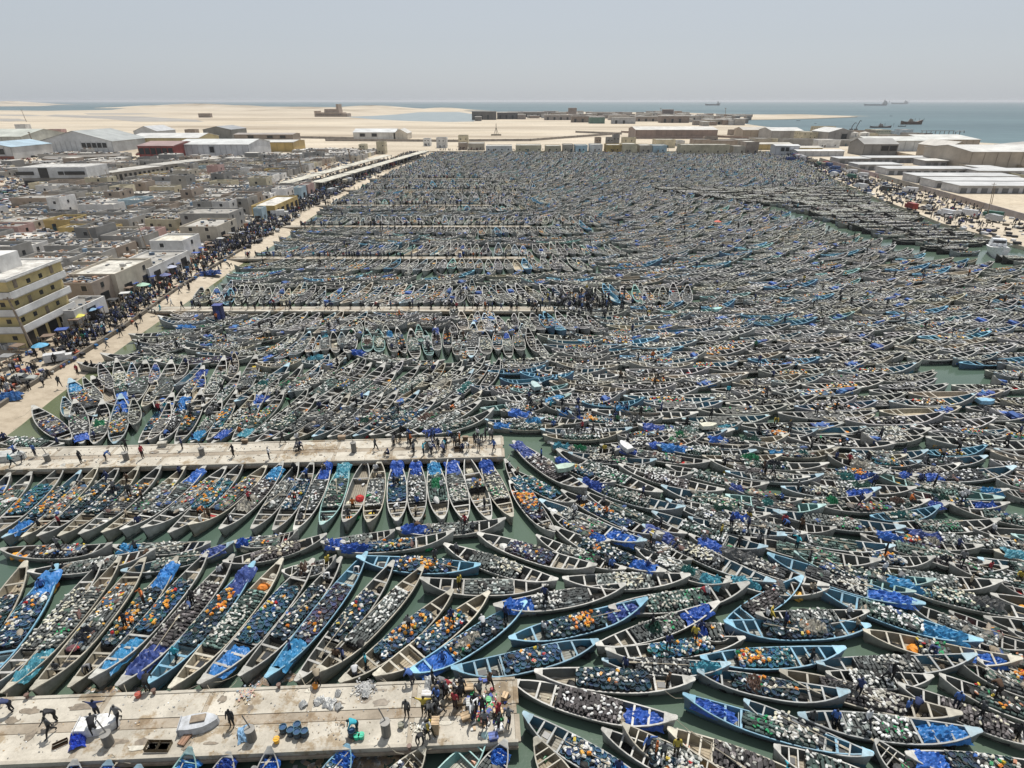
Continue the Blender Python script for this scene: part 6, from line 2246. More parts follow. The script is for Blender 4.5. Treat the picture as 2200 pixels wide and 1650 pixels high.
# all boats past the 300 nearest: one mass, each with hull, rim, thwarts and its own load
def far_boat(seed):
    rr = random.Random(seed)
    lk = ['G', 'U', 'G', 'K', 'B', 'T', 'G', 'D', 'U', 'G'][seed % 10]
    g, h, i_, f_, dk = SCH[lk]
    kd = rr.randint(0, 2)
    n = 9
    ss = stations(n)
    mb = MB()
    mb.add(hull_vs(kd, ss), grid_faces(n, 6, True) + [(0, 1, 2, 3, 4, 5), tuple((n - 1) * 6 + i for i in (5, 4, 3, 2, 1, 0))], tuple(c * 0.85 for c in h))
    for sg in (-1, 1):
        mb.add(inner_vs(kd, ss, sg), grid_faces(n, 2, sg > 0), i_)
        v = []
        for s in ss:
            w, z = beam(s, kd), sheer(s, kd)
            v += [(s * 5.03, sg * (w + 0.035), z - 0.07), (s * 5.03, sg * (w + 0.035), z + 0.035), (s * 4.98, sg * max(w - 0.06, 0.02), z + 0.035), (s * 4.98, sg * max(w - 0.06, 0.02), z - 0.05)]
        mb.add(v, grid_faces(n, 4, sg < 0), g)
    v = []
    for s in ss:
        v += [(s * 4.86, -beam(s, kd) * 0.72, FZ), (s * 4.86, beam(s, kd) * 0.72, FZ)]
    mb.add(v, grid_faces(n, 2, True), f_)
    for s in (-0.64, -0.45, 0.36, 0.53, 0.7, 0.95, -0.96):
        w, z = beam(s, kd), sheer(s, kd)
        mb.box(s * 5, 0, z - 0.05, 0.13 if abs(s) < 0.9 else 0.45, 2 * w, 0.08, col=g if abs(s) < 0.9 else dk)
    mode = rr.choice('pppppqome') if lk != 'D' else 'p'
    if mode != 'e':
        a0, a1 = -2.1, 1.7
        if lk == 'D':
            a0, a1 = -3.2, 3.2
        for i in range(4):
            uu = a0 + (a1 - a0) * (i + 0.5) / 4
            mb.box(uu, 0, FZ, (a1 - a0) / 4, 2 * beam(uu / 5, kd) * 0.9, 0.46 if lk != 'D' else 0.75, col=(0.035, 0.036, 0.037))
        zt = 0.64 if lk != 'D' else 0.94
        for _ in range(130):
            u = rr.uniform(a0, a1)
            c = rr.choice([(0.03, 0.03, 0.03), (0.05, 0.055, 0.055), (0.09, 0.09, 0.085), (0.16, 0.16, 0.15)] + ([(0.03, 0.14, 0.3)] * 3 if mode == 'q' else []))
            mb.box(u, rr.uniform(-0.8, 0.8) * beam(u / 5, kd), zt, 0.30, 0.24, 0.2, rr.choice([0, 1.57]) + rr.uniform(-.3, .3), col=c)
        for _ in range(rr.choice([5, 12, 24, 40]) if lk != 'D' else 110):
            u = rr.uniform(a0, a1)
            c = rr.choice(WHITE if mode == 'p' else MIXC)
            mb.box(u, rr.uniform(-0.75, 0.75) * beam(u / 5, kd), zt + 0.2, 0.30, 0.15, 0.13, rr.uniform(0, 3), col=c)
    if rr.random() < 0.22 and lk != 'D':
        e = rr.choice([-1, 1])
        for _ in range(9):
            u = e * rr.uniform(2.4, 3.9)
            mb.box(u, rr.uniform(-0.5, 0.5) * beam(u / 5, kd), 0.75, rr.uniform(0.5, 1.1), rr.uniform(0.4, 0.8), rr.uniform(0.1, 0.45), rr.uniform(0, 3), col=tuple(0.75 * c_ + 0.02 for c_ in rr.choice(TC[:4])), tilt=rr.uniform(-0.3, 0.3))
    for _ in range(8):
        u = rr.choice([-1, 1]) * rr.uniform(2, 4.2)
        mb.box(u, rr.uniform(-0.5, 0.5) * beam(u / 5, kd), FZ + 0.01, rr.uniform(0.2, 0.7), rr.uniform(0.2, 0.5), rr.uniform(0.1, 0.4), rr.uniform(0, 3), col=rr.choice(MIXC + [(0.05, 0.05, 0.05)] * 6 + [(0.2, 0.15, 0.1)] * 4))
    return mb.mesh('boat_beyond', 'coloured_many')


NV = 40
protos = [proto('boat_beyond', far_boat(s)) for s in range(NV)]
LKI = {'G': [0, 2, 6, 9], 'U': [1, 8], 'K': [3], 'B': [4], 'T': [5], 'D': [7]}
src = []
for b in far:
    v = rnd.choice(LKI[b['look']]) + 10 * rnd.randint(0, NV // 10 - 1)
    g = rnd.uniform(0.75, 1.15)
    src.append((b['x'], b['y'], rnd.uniform(-0.05, 0.1), 0, 0, b['a'], b['L'] / Lr, b['W'] / Wr, 1.25 if b['look'] == 'D' else rnd.uniform(0.9, 1.25), v, (g, g * rnd.uniform(0.97, 1.03), g * rnd.uniform(0.94, 1.05))))
o = many('boats_beyond', src, protos)
o['kind'] = 'stuff'
o['label'] = 'thousands of open fishing boats packed side by side to the harbour head'
# ---------------------------------------------------------------- people on piers, beach and boats
rnd.seed(33)
# surveyed on the nearest pier
for px, py, ps, cl, hd, a, wh in [(30, 1528, 'stooping', 'navy', 'scarf', 2.0, 'person bent forward in navy with white shirt at the left end of nearest pier'), (125, 1548, 'stooping', 'black', 'scarf', 2.2, 'person stooping in black with white headcloth near the white skiff'),
                                  (112, 1578, 'walking', 'charcoal', 'dark', 2.6, 'person in charcoal striding left of the white skiff'), (212, 1540, 'reaching', 'navy', 'dark', 0.2, 'person in navy with arm stretched behind the white skiff'),
                                  (258, 1552, 'walking', 'grey', 'scarf', 3.0, 'person in grey walking right of the white skiff'), (205, 1580, 'stooping', 'black', 'scarf', 0.5, 'person bent over the near edge of the white skiff'),
                                  (318, 1488, 'stooping', 'black', 'dark', 0.2, 'person in black stooping at the far pier edge by a red float'), (500, 1560, 'standing', 'black', 'dark', 3.1, 'tall person in black standing alone at mid pier'),
                                  (685, 1475, 'stooping', 'beige', 'scarf', 0.4, 'person in beige at the far edge beside an orange bucket'), (770, 1572, 'stooping', 'turquoise', 'dark', 1.9, 'person in turquoise bending over green buckets'),
                                  (875, 1540, 'standing', 'charcoal', 'scarf', 2.9, 'person in charcoal standing left of yellow-clad one'), (912, 1535, 'reaching', 'yellow', 'dark', 0.1, 'person in long yellow clothes with arms spread'),
                                  (905, 1595, 'stooping', 'black', 'scarf', 3.2, 'person in black stepping off the near edge towards a cream boat'), (888, 1470, 'stooping', 'blue', 'scarf', 1.2, 'person in blue crouching by the ropes at the far edge'),
                                  (940, 1500, 'carrying', 'navy', 'dark', 1.0, 'person in navy sorting white sacks by boxes'), (958, 1480, 'stooping', 'grey', 'scarf', 2.0, 'person in grey bent over white sacks'), (935, 1530, 'walking', 'charcoal', 'scarf', 2.5, 'person in charcoal stepping over white sacks')]:
    p = at(px, py, 1.28)
    person(p.x, p.y, 1.27, '', ps, cl, hd, rz=a, group='people on the nearest pier', what=wh)
for k in range(24):
    x = rnd.uniform(-5.5, 0.0)
    y = pier_y(0, x, rnd.uniform(0.1, 0.95))
    person(x, y, 1.27, 'in the crowd at the tip of nearest pier', group='people on the nearest pier')
for k in range(56):
    x = rnd.choice([rnd.uniform(-58, -2), rnd.uniform(-14, -1.6)])
    y = pier_y(1, x, rnd.uniform(0.12, 0.92))
    seg = 'left end' if x < -44 else 'left half' if x < -30 else 'middle' if x < -14 else 'crowded tip'
    person(x, y, 1.27, f'on second pier, {seg}', group='people on the second pier')
people_far = []


def crowd(n, f, place, group, cap):
    for k in range(n):
        x, y, z = f()
        if not in_view(x, y, z, 20):
            continue
        cap.append((x, y, z, place(x, y) if callable(place) else place, group))


cap = []
crowd(70, lambda: ((lambda x: (x, pier_y(2, x, rnd.uniform(0.1, 0.9)), 0.96))(rnd.uniform(-66, 7.5))), lambda x, y: 'on third pier, ' + ('left part' if x < -30 else 'middle' if x < -8 else 'tip'), 'people on the third pier', cap)


def beach_place(x, y):
    return 'on beach road ' + ('below the yellow block' if y < 88 else 'beside the yellow block' if y < 103 else 'before the brown house' if y < 118 else 'before the white arcade' if y < 138 else 'past the white cube' if y < 165 else 'before the ochre warehouse' if y < 200 else 'towards the market roofs')


def on_road(a, b, dens=1.0):
    def f():
        y = rnd.uniform(a, b)
        x = shore_x(y) - 5.2 - min(rnd.random(), rnd.random()) * 9.5
        return (x, y, 1.0)
    return f


crowd(50, on_road(70, 92), beach_place, 'people on the beach road', cap)
crowd(250, on_road(92, 135), beach_place, 'people on the beach road', cap)
crowd(130, on_road(135, 175), beach_place, 'people on the beach road', cap)
crowd(25, lambda: (lambda y: (shore_x(y) - rnd.uniform(0.5, 4.3), y, 0.5))(rnd.uniform(76, 150)), lambda x, y: 'on the wet sand of the beach', 'people on the beach', cap)
# aboard
def boat_people(b, n):
    for _ in range(n):
        s = rnd.choice([rnd.uniform(-0.85, -0.5), rnd.uniform(0.38, 0.8), rnd.uniform(-0.3, 0.3)])
        hw = beam(s) * b['W'] / Wr * 0.4
        v = rnd.uniform(-hw, hw)
        x = b['x'] + math.cos(b['a']) * s * b['L'] / 2 - math.sin(b['a']) * v
        y = b['y'] + math.sin(b['a']) * s * b['L'] / 2 + math.cos(b['a']) * v
        z = 0.22 if abs(s) > 0.35 or b['cargo'][:1] == 'e' else 0.92
        cap.append((x, y, z, 'on boat ' + ', '.join(b['label'].split(', ')[-2:]), 'people aboard the boats'))


for b in near:
    if in_view(b['x'], b['y'], 1, 0):
        boat_people(b, rnd.choice([0, 0, 1, 1, 2, 3]) if b['d'] < 70 else rnd.choice([0, 0, 0, 1, 2, 3]))
cap.sort(key=lambda c: math.hypot(c[0], c[1]))
room = 298 - n_people[0]
for x, y, z, pl, g in cap[:room]:
    person(x, y, z, pl, group=g)
people_far = [(x, y, z) for x, y, z, pl, g in cap[room:]]
for k in range(1500):
    y = 165 + 345 * rnd.random() ** 1.2
    x = shore_x(y) - 3.5 - rnd.random() * (11 if y < 300 else 16)
    people_far.append((x, y, 1.0))
for k in range(5):
    y0, y1, x0, x1, tl = PIERS[3 + k] if k < 5 else PIERS[7]
    for _ in range(70):
        people_far.append((rnd.uniform(max(x0, shore_x(y0)), x1), rnd.uniform(y0 + 0.2, y1 - 0.2), 0.96))
for b in far:
    if rnd.random() < 0.16:
        people_far.append((b['x'] + rnd.uniform(-2, 2) * math.cos(b['a']), b['y'] + rnd.uniform(-2, 2) * math.sin(b['a']), 0.9))
for _ in range(120):        # the knot of people on the boats past the third pier's tip
    people_far.append((rnd.gauss(14, 4.5), rnd.gauss(116, 3.5), 0.9))
for _ in range(800):        # right-hand quay
    y = rnd.uniform(188, 515)
    xr = right_x(y)
    people_far.append((xr + rnd.random() * max(2, 173 + (y - 209) * 0.151 - xr), y, 1.0))
for _ in range(250):
    people_far.append((rnd.uniform(-60, 205), rnd.uniform(525, 532), 1.0))
pl = [('standing', 'dark'), ('standing', 'scarf'), ('walking', 'dark'), ('carrying', 'scarf'), ('stooping', 'dark'), ('walking', 'robe')]
src = []
for x, y, z in people_far:
    src.append((x, y, z, 0, 0, rnd.uniform(0, 6.28), 1.03, 1.03, 1.03, rnd.randint(0, 5), CLOTH[rnd.choice(CW if rnd.random() < 0.3 else ['black', 'charcoal', 'navy', 'black', 'grey'])]))
o = many('people_beyond', src, [proto('person', tinted(BODY[k])) for k in pl])
o['kind'] = 'stuff'
o['label'] = 'distant crowd on the quays, the far piers and the far boats'

# ---------------------------------------------------------------- things on the nearest pier
def skiff(px, py, a, label, col=(0.72, 0.72, 0.70), cloth=None, z=1.27, L=1.0):
    p = at(px, py, z)
    t = thing('upturned_skiff', label, 'skiff', (p.x, p.y, z), a, scale=(L, L, L))
    vs = []
    prof = [(-1.0, 0.52), (-0.3, 0.62), (0.5, 0.58), (1.0, 0.36), (1.32, 0.12)]
    for x, w in prof:
        vs += [(x, -w, 0), (x, w, 0), (x * 0.97, w * 0.9, 0.52), (x * 0.97, -w * 0.9, 0.52)]
    fs = []
    for i in range(len(prof) - 1):
        for j in (1, 2, 3):
            q, r_ = i * 4 + j, i * 4 + (j + 1) % 4
            fs.append((q, q + 4, r_ + 4, r_))
    fs += [(0, 1, 2, 3), tuple(len(vs) - k for k in (1, 2, 3, 4))]
    mb = MB()
    mb.add(vs, fs)
    obj('hull', mb.mesh('hull', 'hull_paint'), t, col=col)
    mb = MB()
    for x, w in prof[:1]:
        mb.box(-1.02, 0, 0, 0.06, 1.1, 0.56)
    obj('transom', mb.mesh('transom', 'hull_paint'), t, col=tuple(c * 0.8 for c in col))
    if cloth:
        o = obj('plank', box_mesh('plank', 0.9, 0.5, 0.1, 'wood_grey'), t, (0.1, 0.1, 0.54))
    return t


skiff(208, 1563, 0.15, 'white upturned skiff with flat bottom, people around it', (0.74, 0.74, 0.73), L=1.05)
skiff(425, 1560, 0.2, 'grey-white upturned skiff with a board on top and blue cloth', (0.5, 0.52, 0.55), cloth=1, L=1.0)
skiff(22, 985, 0.1, 'pale grey skiff standing at the left end of second pier', (0.55, 0.56, 0.54), L=1.3)
for px, py, a, c, lb, z in ((1212, 1008, 0.3, (0.42, 0.55, 0.46), 'pale green upturned skiff lying across boats beyond the second pier', 1.3), (1345, 963, 2.0, (0.7, 0.7, 0.7), 'white skiff tipped across the boats in the field', 1.3),
                            (1520, 918, 0.2, (0.62, 0.6, 0.47), 'cream skiff lying on the cargo beyond the second pier', 1.3), (1150, 832, 1.9, (0.4, 0.56, 0.56), 'pale teal skiff stood across the boats above second pier', 1.3),
                            (2115, 865, 0.0, (0.22, 0.45, 0.62), 'blue box-like skiff on boats at the right', 1.3), (1540, 667, 0.4, (0.4, 0.7, 0.66), 'mint green skiff far in the boat field', 1.3)):
    skiff(px, py, a, lb, c, z=z, L=0.9 if py > 900 else 0.95)


def crate(px, py, a, sx, sy, sz, col, label, name='crate', cat='crate', open_=False, z=1.27, mat='wood_grey', k=0):
    p = at(px, py, z)
    t = thing(name, label, cat, (p.x, p.y, z), a)
    if open_:
        for dx, dy, wx, wy in ((0, -sy / 2, sx, 0.04), (0, sy / 2, sx, 0.04), (-sx / 2, 0, 0.04, sy - 0.05), (sx / 2, 0, 0.04, sy - 0.05)) + (((0, 0, 0.04, sy - 0.05),) if sx > 1 else ()):
            obj('side_board', box_mesh('side_board', wx, wy, sz, 'boat_floor'), t, (dx, dy, 0), col=col)
        obj('bottom_board', box_mesh('bottom_board', sx - 0.05, sy - 0.05, 0.03, 'boat_floor'), t, (0, 0, 0.005), col=tuple(c * 1.1 for c in col))
    else:
        obj('body', box_mesh('body', sx, sy, sz, 'boat_floor'), t, (0, 0, 0), col=col)
        obj('lid', box_mesh('lid', sx + 0.05, sy + 0.05, 0.05, 'boat_floor'), t, (0, 0, sz + 0.002), col=tuple(min(0.8, c * 1.25) for c in col))
    return t


WD, CB, WT = (0.50, 0.41, 0.27), (0.50, 0.36, 0.22), (0.7, 0.7, 0.68)
crate(341, 1606, 0.0, 1.5, 0.62, 0.35, WD, 'long open wooden box with two compartments at the near pier edge', 'wooden_box', 'box', True)
crate(130, 1600, 0.6, 0.8, 0.35, 0.2, (0.28, 0.17, 0.1), 'small brown wooden crate left of the blue tarp', 'wooden_box', 'box', True)
crate(398, 1590, 1.35, 0.7, 0.45, 0.06, (0.25, 0.14, 0.09), 'dark brown board leaning by the grey skiff', 'wood_panel', 'board')
crate(937, 1572, 0.0, 0.42, 0.5, 1.0, CB, 'tall cardboard carton standing on the pier with its lid open', 'carton', 'box')
for i, (px, py, a, s, c) in enumerate([(992, 1478, 0.3, 0.6, CB), (1008, 1484, 0.1, 0.55, CB), (985, 1512, 0.2, 0.5, CB), (918, 1497, 0, 0.6, WT), (1000, 1545, 0.4, 0.5, CB), (1070, 1535, 0.3, 0.5, CB), (1015, 1518, 0.1, 0.7, (0.5, 0.52, 0.52)), (1072, 1570, 0.3, 0.5, WT),
                                      (1060, 1588, 0.2, 0.5, (0.1, 0.15, 0.4)), (1085, 1500, 1.2, 0.45, CB), (970, 1500, 0.7, 0.4, CB), (1040, 1552, 0.3, 0.4, (0.3, 0.12, 0.1))]):
    crate(px, py, a, s, s * 0.8, s * 0.6, c, f"{['brown', 'squat', 'open-flapped', 'white foam', 'dented', 'tilted', 'large steel', 'small white', 'blue', 'narrow', 'flattened', 'reddish'][i]} box among the crowd at nearest pier tip, {ORD[i]}", 'carton', 'box')
for i, (px, py, a, s, lb) in enumerate([(350, 958, 0.2, 0.9, 'grey-white crate pile held up by people'), (735, 944, 0.1, 0.8, 'sack-covered crate behind walking people'), (985, 968, 0.2, 1.0, 'open brown fish bin near the pier tip'), (527, 952, 0.1, 0.6, 'brown carton on the far edge'),
                                      (1000, 945, 0.0, 0.6, 'small tan carton near the tip')]):
    crate(px, py, a, s, s * 0.6, 0.4, (0.3, 0.22, 0.15) if i != 0 else (0.5, 0.48, 0.42), f'{lb} on second pier', 'fish_bin', 'bin', i == 2)
for i, (px, py) in enumerate([(610, 1572), (626, 1578), (640, 1582), (656, 1580), (640, 1566), (757, 1580)]):
    p = at(px, py, 1.27)
    for q in range(2):
        o = obj('round_trap', TRAP, None, (p.x, p.y, 1.28 + 0.26 * q), rnd.uniform(0, 3), col=(1.2, 1.2, 1.2), scale=(1.15, 1.15, 1.15))
        tag(o, f"{'upper' if q else 'lower'} blue trap of the {ORD[i]} stack by the near edge of nearest pier", 'trap', 'blue traps stacked on the nearest pier')
for i, (px, py, c, cn) in enumerate([(767, 1586, (0.02, 0.5, 0.3), 'green'), (777, 1585, (0.02, 0.5, 0.3), 'green'), (595, 1594, (0.75, 0.4, 0.02), 'yellow-orange'), (678, 1477, (0.7, 0.25, 0.02), 'orange'), (298, 1497, (0.4, 0.08, 0.05), 'dull red'),
                                     (1050, 1508, (0.02, 0.4, 0.1), 'green'), (1040, 1515, (0.02, 0.35, 0.1), 'green'), (862, 1562, (0.2, 0.2, 0.14), 'grey-green')]):
    p = at(px, py, 1.27)
    mb = MB()
    mb.cyl(0, 0, 0, 0.32, 0.17, 0.21, n=10)
    t = thing('bucket', f"{cn} bucket {['beside turquoise person', 'right of its green twin', 'near the blue traps', 'behind the beige person', 'by the stooping black figure', 'in the tip crowd', 'by the tip crowd cartons', 'standing left of tall carton'][i]} on nearest pier", 'bucket', (p.x, p.y, 1.275))
    obj('pail', mb.mesh('pail', 'plastic'), t, col=c)
    mb = MB()
    mb.tube([(-0.2, 0, 0.32), (-0.12, 0, 0.45), (0.12, 0, 0.45), (0.2, 0, 0.32)], 0.012, 4)
    obj('handle', mb.mesh('handle', 'sheet_metal'), t, col=(0.3, 0.3, 0.3))
# cloth heaps
for i, (px, py, sx, sy, k, lb) in enumerate([(168, 1592, 0.75, 0.55, (0.02, 0.06, 0.45), 'royal blue tarp bundle beside the white skiff'), (405, 1567, 0.45, 0.5, (0.03, 0.08, 0.4), 'blue cloth over the grey skiff edge'),
                                             (652, 1515, 0.28, 0.3, WT, 'small white sack left on the pier'), (687, 1507, 0.42, 0.3, WT, 'crumpled white sack beside the brown stain'), (709, 1512, 0.45, 0.45, WT, 'largest white sack at mid pier'), (728, 1520, 0.25, 0.28, WT, 'small white sack right of the largest'),
                                             (727, 1491, 0.22, 0.28, WT, 'lone white sack near the far edge'), (786, 1492, 0.4, 0.3, WT, 'white sack lying on the heap of shells'), (925, 1472, 0.7, 0.5, WT, 'big pile of white sacks by the boxes'), (952, 1488, 0.3, 0.25, WT, 'white sack beside the big white pile'),
                                             (527, 1577, 0.5, 0.7, (0.25, 0.42, 0.6), 'pale blue net bundle at the near edge')]):
    p = at(px, py, 1.27)
    o = obj('sack' if sx < 0.75 and k == WT else 'tarpaulin', TARP[i % 5], None, (p.x, p.y, 1.36), rnd.uniform(0, 3), col=k, scale=(sx * 0.85, sy * 0.85, 1.3 if sx > 0.6 else 0.9))
    tag(o, lb + ' (nearest pier)', 'sack' if k == WT else 'tarpaulin')
# heap of shells, scraps and litter on the deck
src = []
def scatter(px, py, rx, ry, n, cols, s=(0.05, 0.16), z=1.275):
    p = at(px, py, z)
    for _ in range(n):
        q = abs(rnd.gauss(0, 0.45))
        a = rnd.uniform(0, 6.28)
        ss = rnd.uniform(*s)
        src.append((p.x + rx * q * math.cos(a), p.y + ry * q * math.sin(a), z + max(0, 0.1 * (1 - q)), 0, 0, rnd.uniform(0, 3), ss, ss * 0.7, ss * 0.35, 0, rnd.choice(cols)))


SH = [(0.4, 0.4, 0.39), (0.3, 0.3, 0.3), (0.5, 0.49, 0.46), (0.2, 0.2, 0.2), (0.12, 0.12, 0.12)]
scatter(785, 1478, 0.9, 0.7, 420, SH)
scatter(530, 1492, 0.7, 0.8, 160, [(0.4, 0.35, 0.25), (0.5, 0.42, 0.3), (0.25, 0.3, 0.35), (0.5, 0.3, 0.25)])
scatter(905, 1565, 0.9, 0.5, 90, [(0.6, 0.58, 0.5), (0.7, 0.68, 0.6)], (0.05, 0.12))
scatter(735, 1555, 1.0, 0.6, 60, [(0.4, 0.3, 0.2), (0.3, 0.22, 0.15)], (0.04, 0.1))
scatter(960, 1482, 0.7, 0.5, 80, [WT, CB, WT], (0.08, 0.22))
scatter(1040, 1520, 1.5, 1.6, 420, [WT, CB, (0.05, 0.05, 0.05), (0.02, 0.3, 0.1), (0.3, 0.04, 0.05), (0.05, 0.08, 0.3), (0.1, 0.1, 0.1)], (0.08, 0.34))
for _ in range(500):
    x = rnd.uniform(-36, 0)
    y = pier_y(0, x, rnd.uniform(0.03, 0.97))
    ss = rnd.uniform(0.03, 0.11)
    src.append((x, y, 1.272, 0, 0, rnd.uniform(0, 3), ss, ss * 0.6, ss * 0.2, 0, rnd.choice(SH + [WT, CB, (0.3, 0.24, 0.17)])))
for _ in range(420):
    x = rnd.uniform(-60, -1.5)
    y = pier_y(1, x, rnd.uniform(0.03, 0.97))
    ss = rnd.uniform(0.04, 0.15)
    src.append((x, y, 1.272, 0, 0, rnd.uniform(0, 3), ss, ss * 0.6, ss * 0.4, 0, rnd.choice(SH + [WT, CB, (0.3, 0.24, 0.17)])))
for _ in range(900):     # gear heaped along the beach road
    y = rnd.uniform(72, 200)
    x = shore_x(y) - 4.0 - rnd.random() * 10.5
    ss = rnd.uniform(0.2, 0.9)
    src.append((x, y, 0.99, 0, 0, rnd.uniform(0, 3), ss, ss * 0.7, ss * 0.5, 0, rnd.choice([(0.03, 0.03, 0.035)] * 6 + [(0.05, 0.07, 0.2), (0.4, 0.4, 0.38), (0.15, 0.13, 0.1), (0.02, 0.12, 0.3), (0.35, 0.08, 0.04)])))
for _ in range(2200):    # and along the far quays
    y = 165 + 350 * rnd.random()
    sd = rnd.random()
    if sd < 0.5:
        x = shore_x(y) - 3 - rnd.random() * 13
    else:
        x = right_x(y) + rnd.random() * max(2, 173 + (y - 209) * 0.151 - right_x(y))
    ss = rnd.uniform(0.4, 1.8)
    src.append((x, y, 0.99, 0, 0, rnd.uniform(0, 3), ss, ss * 0.7, ss * 0.4, 0, rnd.choice([(0.04, 0.04, 0.045)] * 5 + [(0.05, 0.07, 0.2), (0.5, 0.5, 0.48), (0.6, 0.6, 0.6), (0.15, 0.13, 0.1)])))
for px, py, rx, ry, n in ((565, 1462, 1.2, 0.3, 90), (600, 1455, 1.5, 0.25, 60), (790, 1630, 2.2, 0.8, 260), (690, 1640, 1.5, 0.5, 30), (250, 1484, 2.5, 0.2, 60)):
    p = at(px, py, 0.02)
    for _ in range(n):
        ss = rnd.uniform(0.1, 0.45)
        src.append((p.x + rnd.gauss(0, rx * 0.5), p.y + rnd.gauss(0, ry * 0.6), 0.0, 0, 0, rnd.uniform(0, 3), ss, ss * 0.7, 0.04, 0, rnd.choice([CB, (0.4, 0.3, 0.2), WT, (0.3, 0.22, 0.16), (0.25, 0.25, 0.25)])))
o = many('litter', src, [proto('scrap', tinted(cube.mesh('scrap', 'coloured')))])
o['kind'] = 'stuff'
o['label'] = 'shells, scraps, gear and floating rubbish on the piers, quays and water'

# mooring pipes with poles on the pier edges
for i, (px, py, pn, h) in enumerate([(240, 1590, 'nearest', 0.95), (545, 1580, 'nearest', 0.95), (832, 1570, 'nearest', 1.2), (107, 988, 'second', 0.8), (275, 985, 'second', 0.9), (437, 975, 'second', 0.9), (762, 968, 'second', 1.2), (920, 962, 'second', 1.2), (-10, 1000, 'second', 0.8)]):
    p = at(px, py, 1.27)
    t = thing('mooring_pile', f"grey mooring pile with leaning rod, {ORD[[0, 1, 2, 1, 2, 3, 4, 5, 0][i]]} from the left along the {pn} pier", 'mooring pile', (p.x, p.y - 0.25, 0), group='mooring piles along the piers')
    mb = MB()
    mb.cyl(0, 0, -1.5, 1.27 + h, 0.3, n=14)
    obj('pile', mb.mesh('pile', 'hull_paint', False), t, col=(0.15, 0.145, 0.135))
    mb = MB()
    mb.cyl(0, 0, 1.275 + h, 1.31 + h, 0.33, n=14)
    obj('cap', mb.mesh('cap', 'hull_paint'), t, col=(0.26, 0.25, 0.23))
    mb = MB()
    mb.tube([(0, 0.1, 1.3 + h), (-0.35, 0.2, 2.3 + h)], 0.04, 5)
    obj('rod', mb.mesh('rod', 'sheet_metal'), t, col=(0.16, 0.15, 0.14))
for i, (px, py) in enumerate([(60, 1500), (332, 1490), (600, 1478), (880, 1610)]):
    p = at(px, py, 1.27)
    t = thing('bollard', f"small rusty bollard {['behind the bent navy person', 'right of the stooping black figure', 'near brown stains', 'at the near edge by the cream boat'][i]} on nearest pier", 'bollard', (p.x, p.y, 1.27))
    mb = MB()
    mb.cyl(0, 0, 0, 0.3, 0.1, n=8)
    mb.cyl(0, 0, 0.3, 0.38, 0.16, n=8)
    obj('post', mb.mesh('post', 'sheet_metal'), t, col=(0.14, 0.08, 0.06))
# mooring ropes
for i, (x1, y1, x2, y2, lb) in enumerate([(60, 1485, 50, 1497, 'from the second boat'), (310, 1470, 330, 1490, 'from the bright blue boat'), (430, 1470, 332, 1489, 'slack line from the grey boat'), (515, 1446, 430, 1468, 'between two bows'), (677, 1450, 640, 1480, 'from the cream empty boat'),
                                         (805, 1453, 880, 1474, 'from the orange-can boat'), (905, 1610, 960, 1590, 'curved line at the near edge'), (832, 1598, 868, 1620, 'from the tall pile'), (240, 1620, 280, 1640, 'from the first pile'), (1452, 1545, 1540, 1600, 'between boats right of the pier'),
                                         (1430, 1485, 1475, 1500, 'over open water'), (70, 875, 30, 900, 'off the beached grey boat')]):
    p, q = at(x1, y1, 1.5), at(x2, y2, 1.3)
    m = (p + q) / 2 - Vector((0, 0, 0.35))
    mb = MB()
    mb.tube([p, p.lerp(m, 0.55) - Vector((0, 0, 0.05)), m, q.lerp(m, 0.5), q], 0.022, 4)
    o = obj('mooring_rope', mb.mesh('mooring_rope', 'rope_fibre'))
    tag(o, f'thin pale mooring rope {lb}', 'rope', 'mooring ropes')

# parasols by the shops
for i, (px, py, c, cn, r_) in enumerate([(95, 768, (0.10, 0.35, 0.55), 'blue', 1.2), (200, 688, (0.18, 0.33, 0.48), 'dull blue', 1.1), (175, 702, (0.62, 0.58, 0.08), 'yellow', 1.1), (313, 632, (0.36, 0.55, 0.42), 'pale green', 1.3), (372, 592, (0.45, 0.48, 0.6), 'lilac', 1.3), (360, 610, (0.12, 0.14, 0.3), 'navy', 1.2),
                                         (1540, 490, (0.6, 0.1, 0.05), 'red', 1.2)]):
    p = at(px, py, 1.0)
    t = thing('parasol', f"{cn} parasol over the stalls {['below the yellow block', 'before the brown house', 'at the white annex', 'by the whitewashed house', 'before the white arcade', 'beside the lilac one', 'among far boats'][i]}", 'parasol', (p.x, p.y, 1.0))
    mb = MB()
    mb.cyl(0, 0, 0, 2.2, 0.03, n=5)
    obj('pole', mb.mesh('pole', 'sheet_metal'), t, col=(0.3, 0.3, 0.3))
    for s in range(8):
        a0, a1 = 2 * math.pi * s / 8, 2 * math.pi * (s + 1) / 8
        mb = MB()
        mb.add([(0, 0, 2.55), (r_ * math.cos(a0), r_ * math.sin(a0), 2.05), (r_ * math.cos(a1), r_ * math.sin(a1), 2.05), (0, 0, 2.52), (r_ * math.cos(a0), r_ * math.sin(a0), 2.02), (r_ * math.cos(a1), r_ * math.sin(a1), 2.02)], [(0, 1, 2), (5, 4, 3), (1, 4, 5, 2)])
        obj('canopy_panel', mb.mesh('canopy_panel', 'cloth'), t, col=tuple(q * (0.92 if s % 2 else 1.05) for q in c))

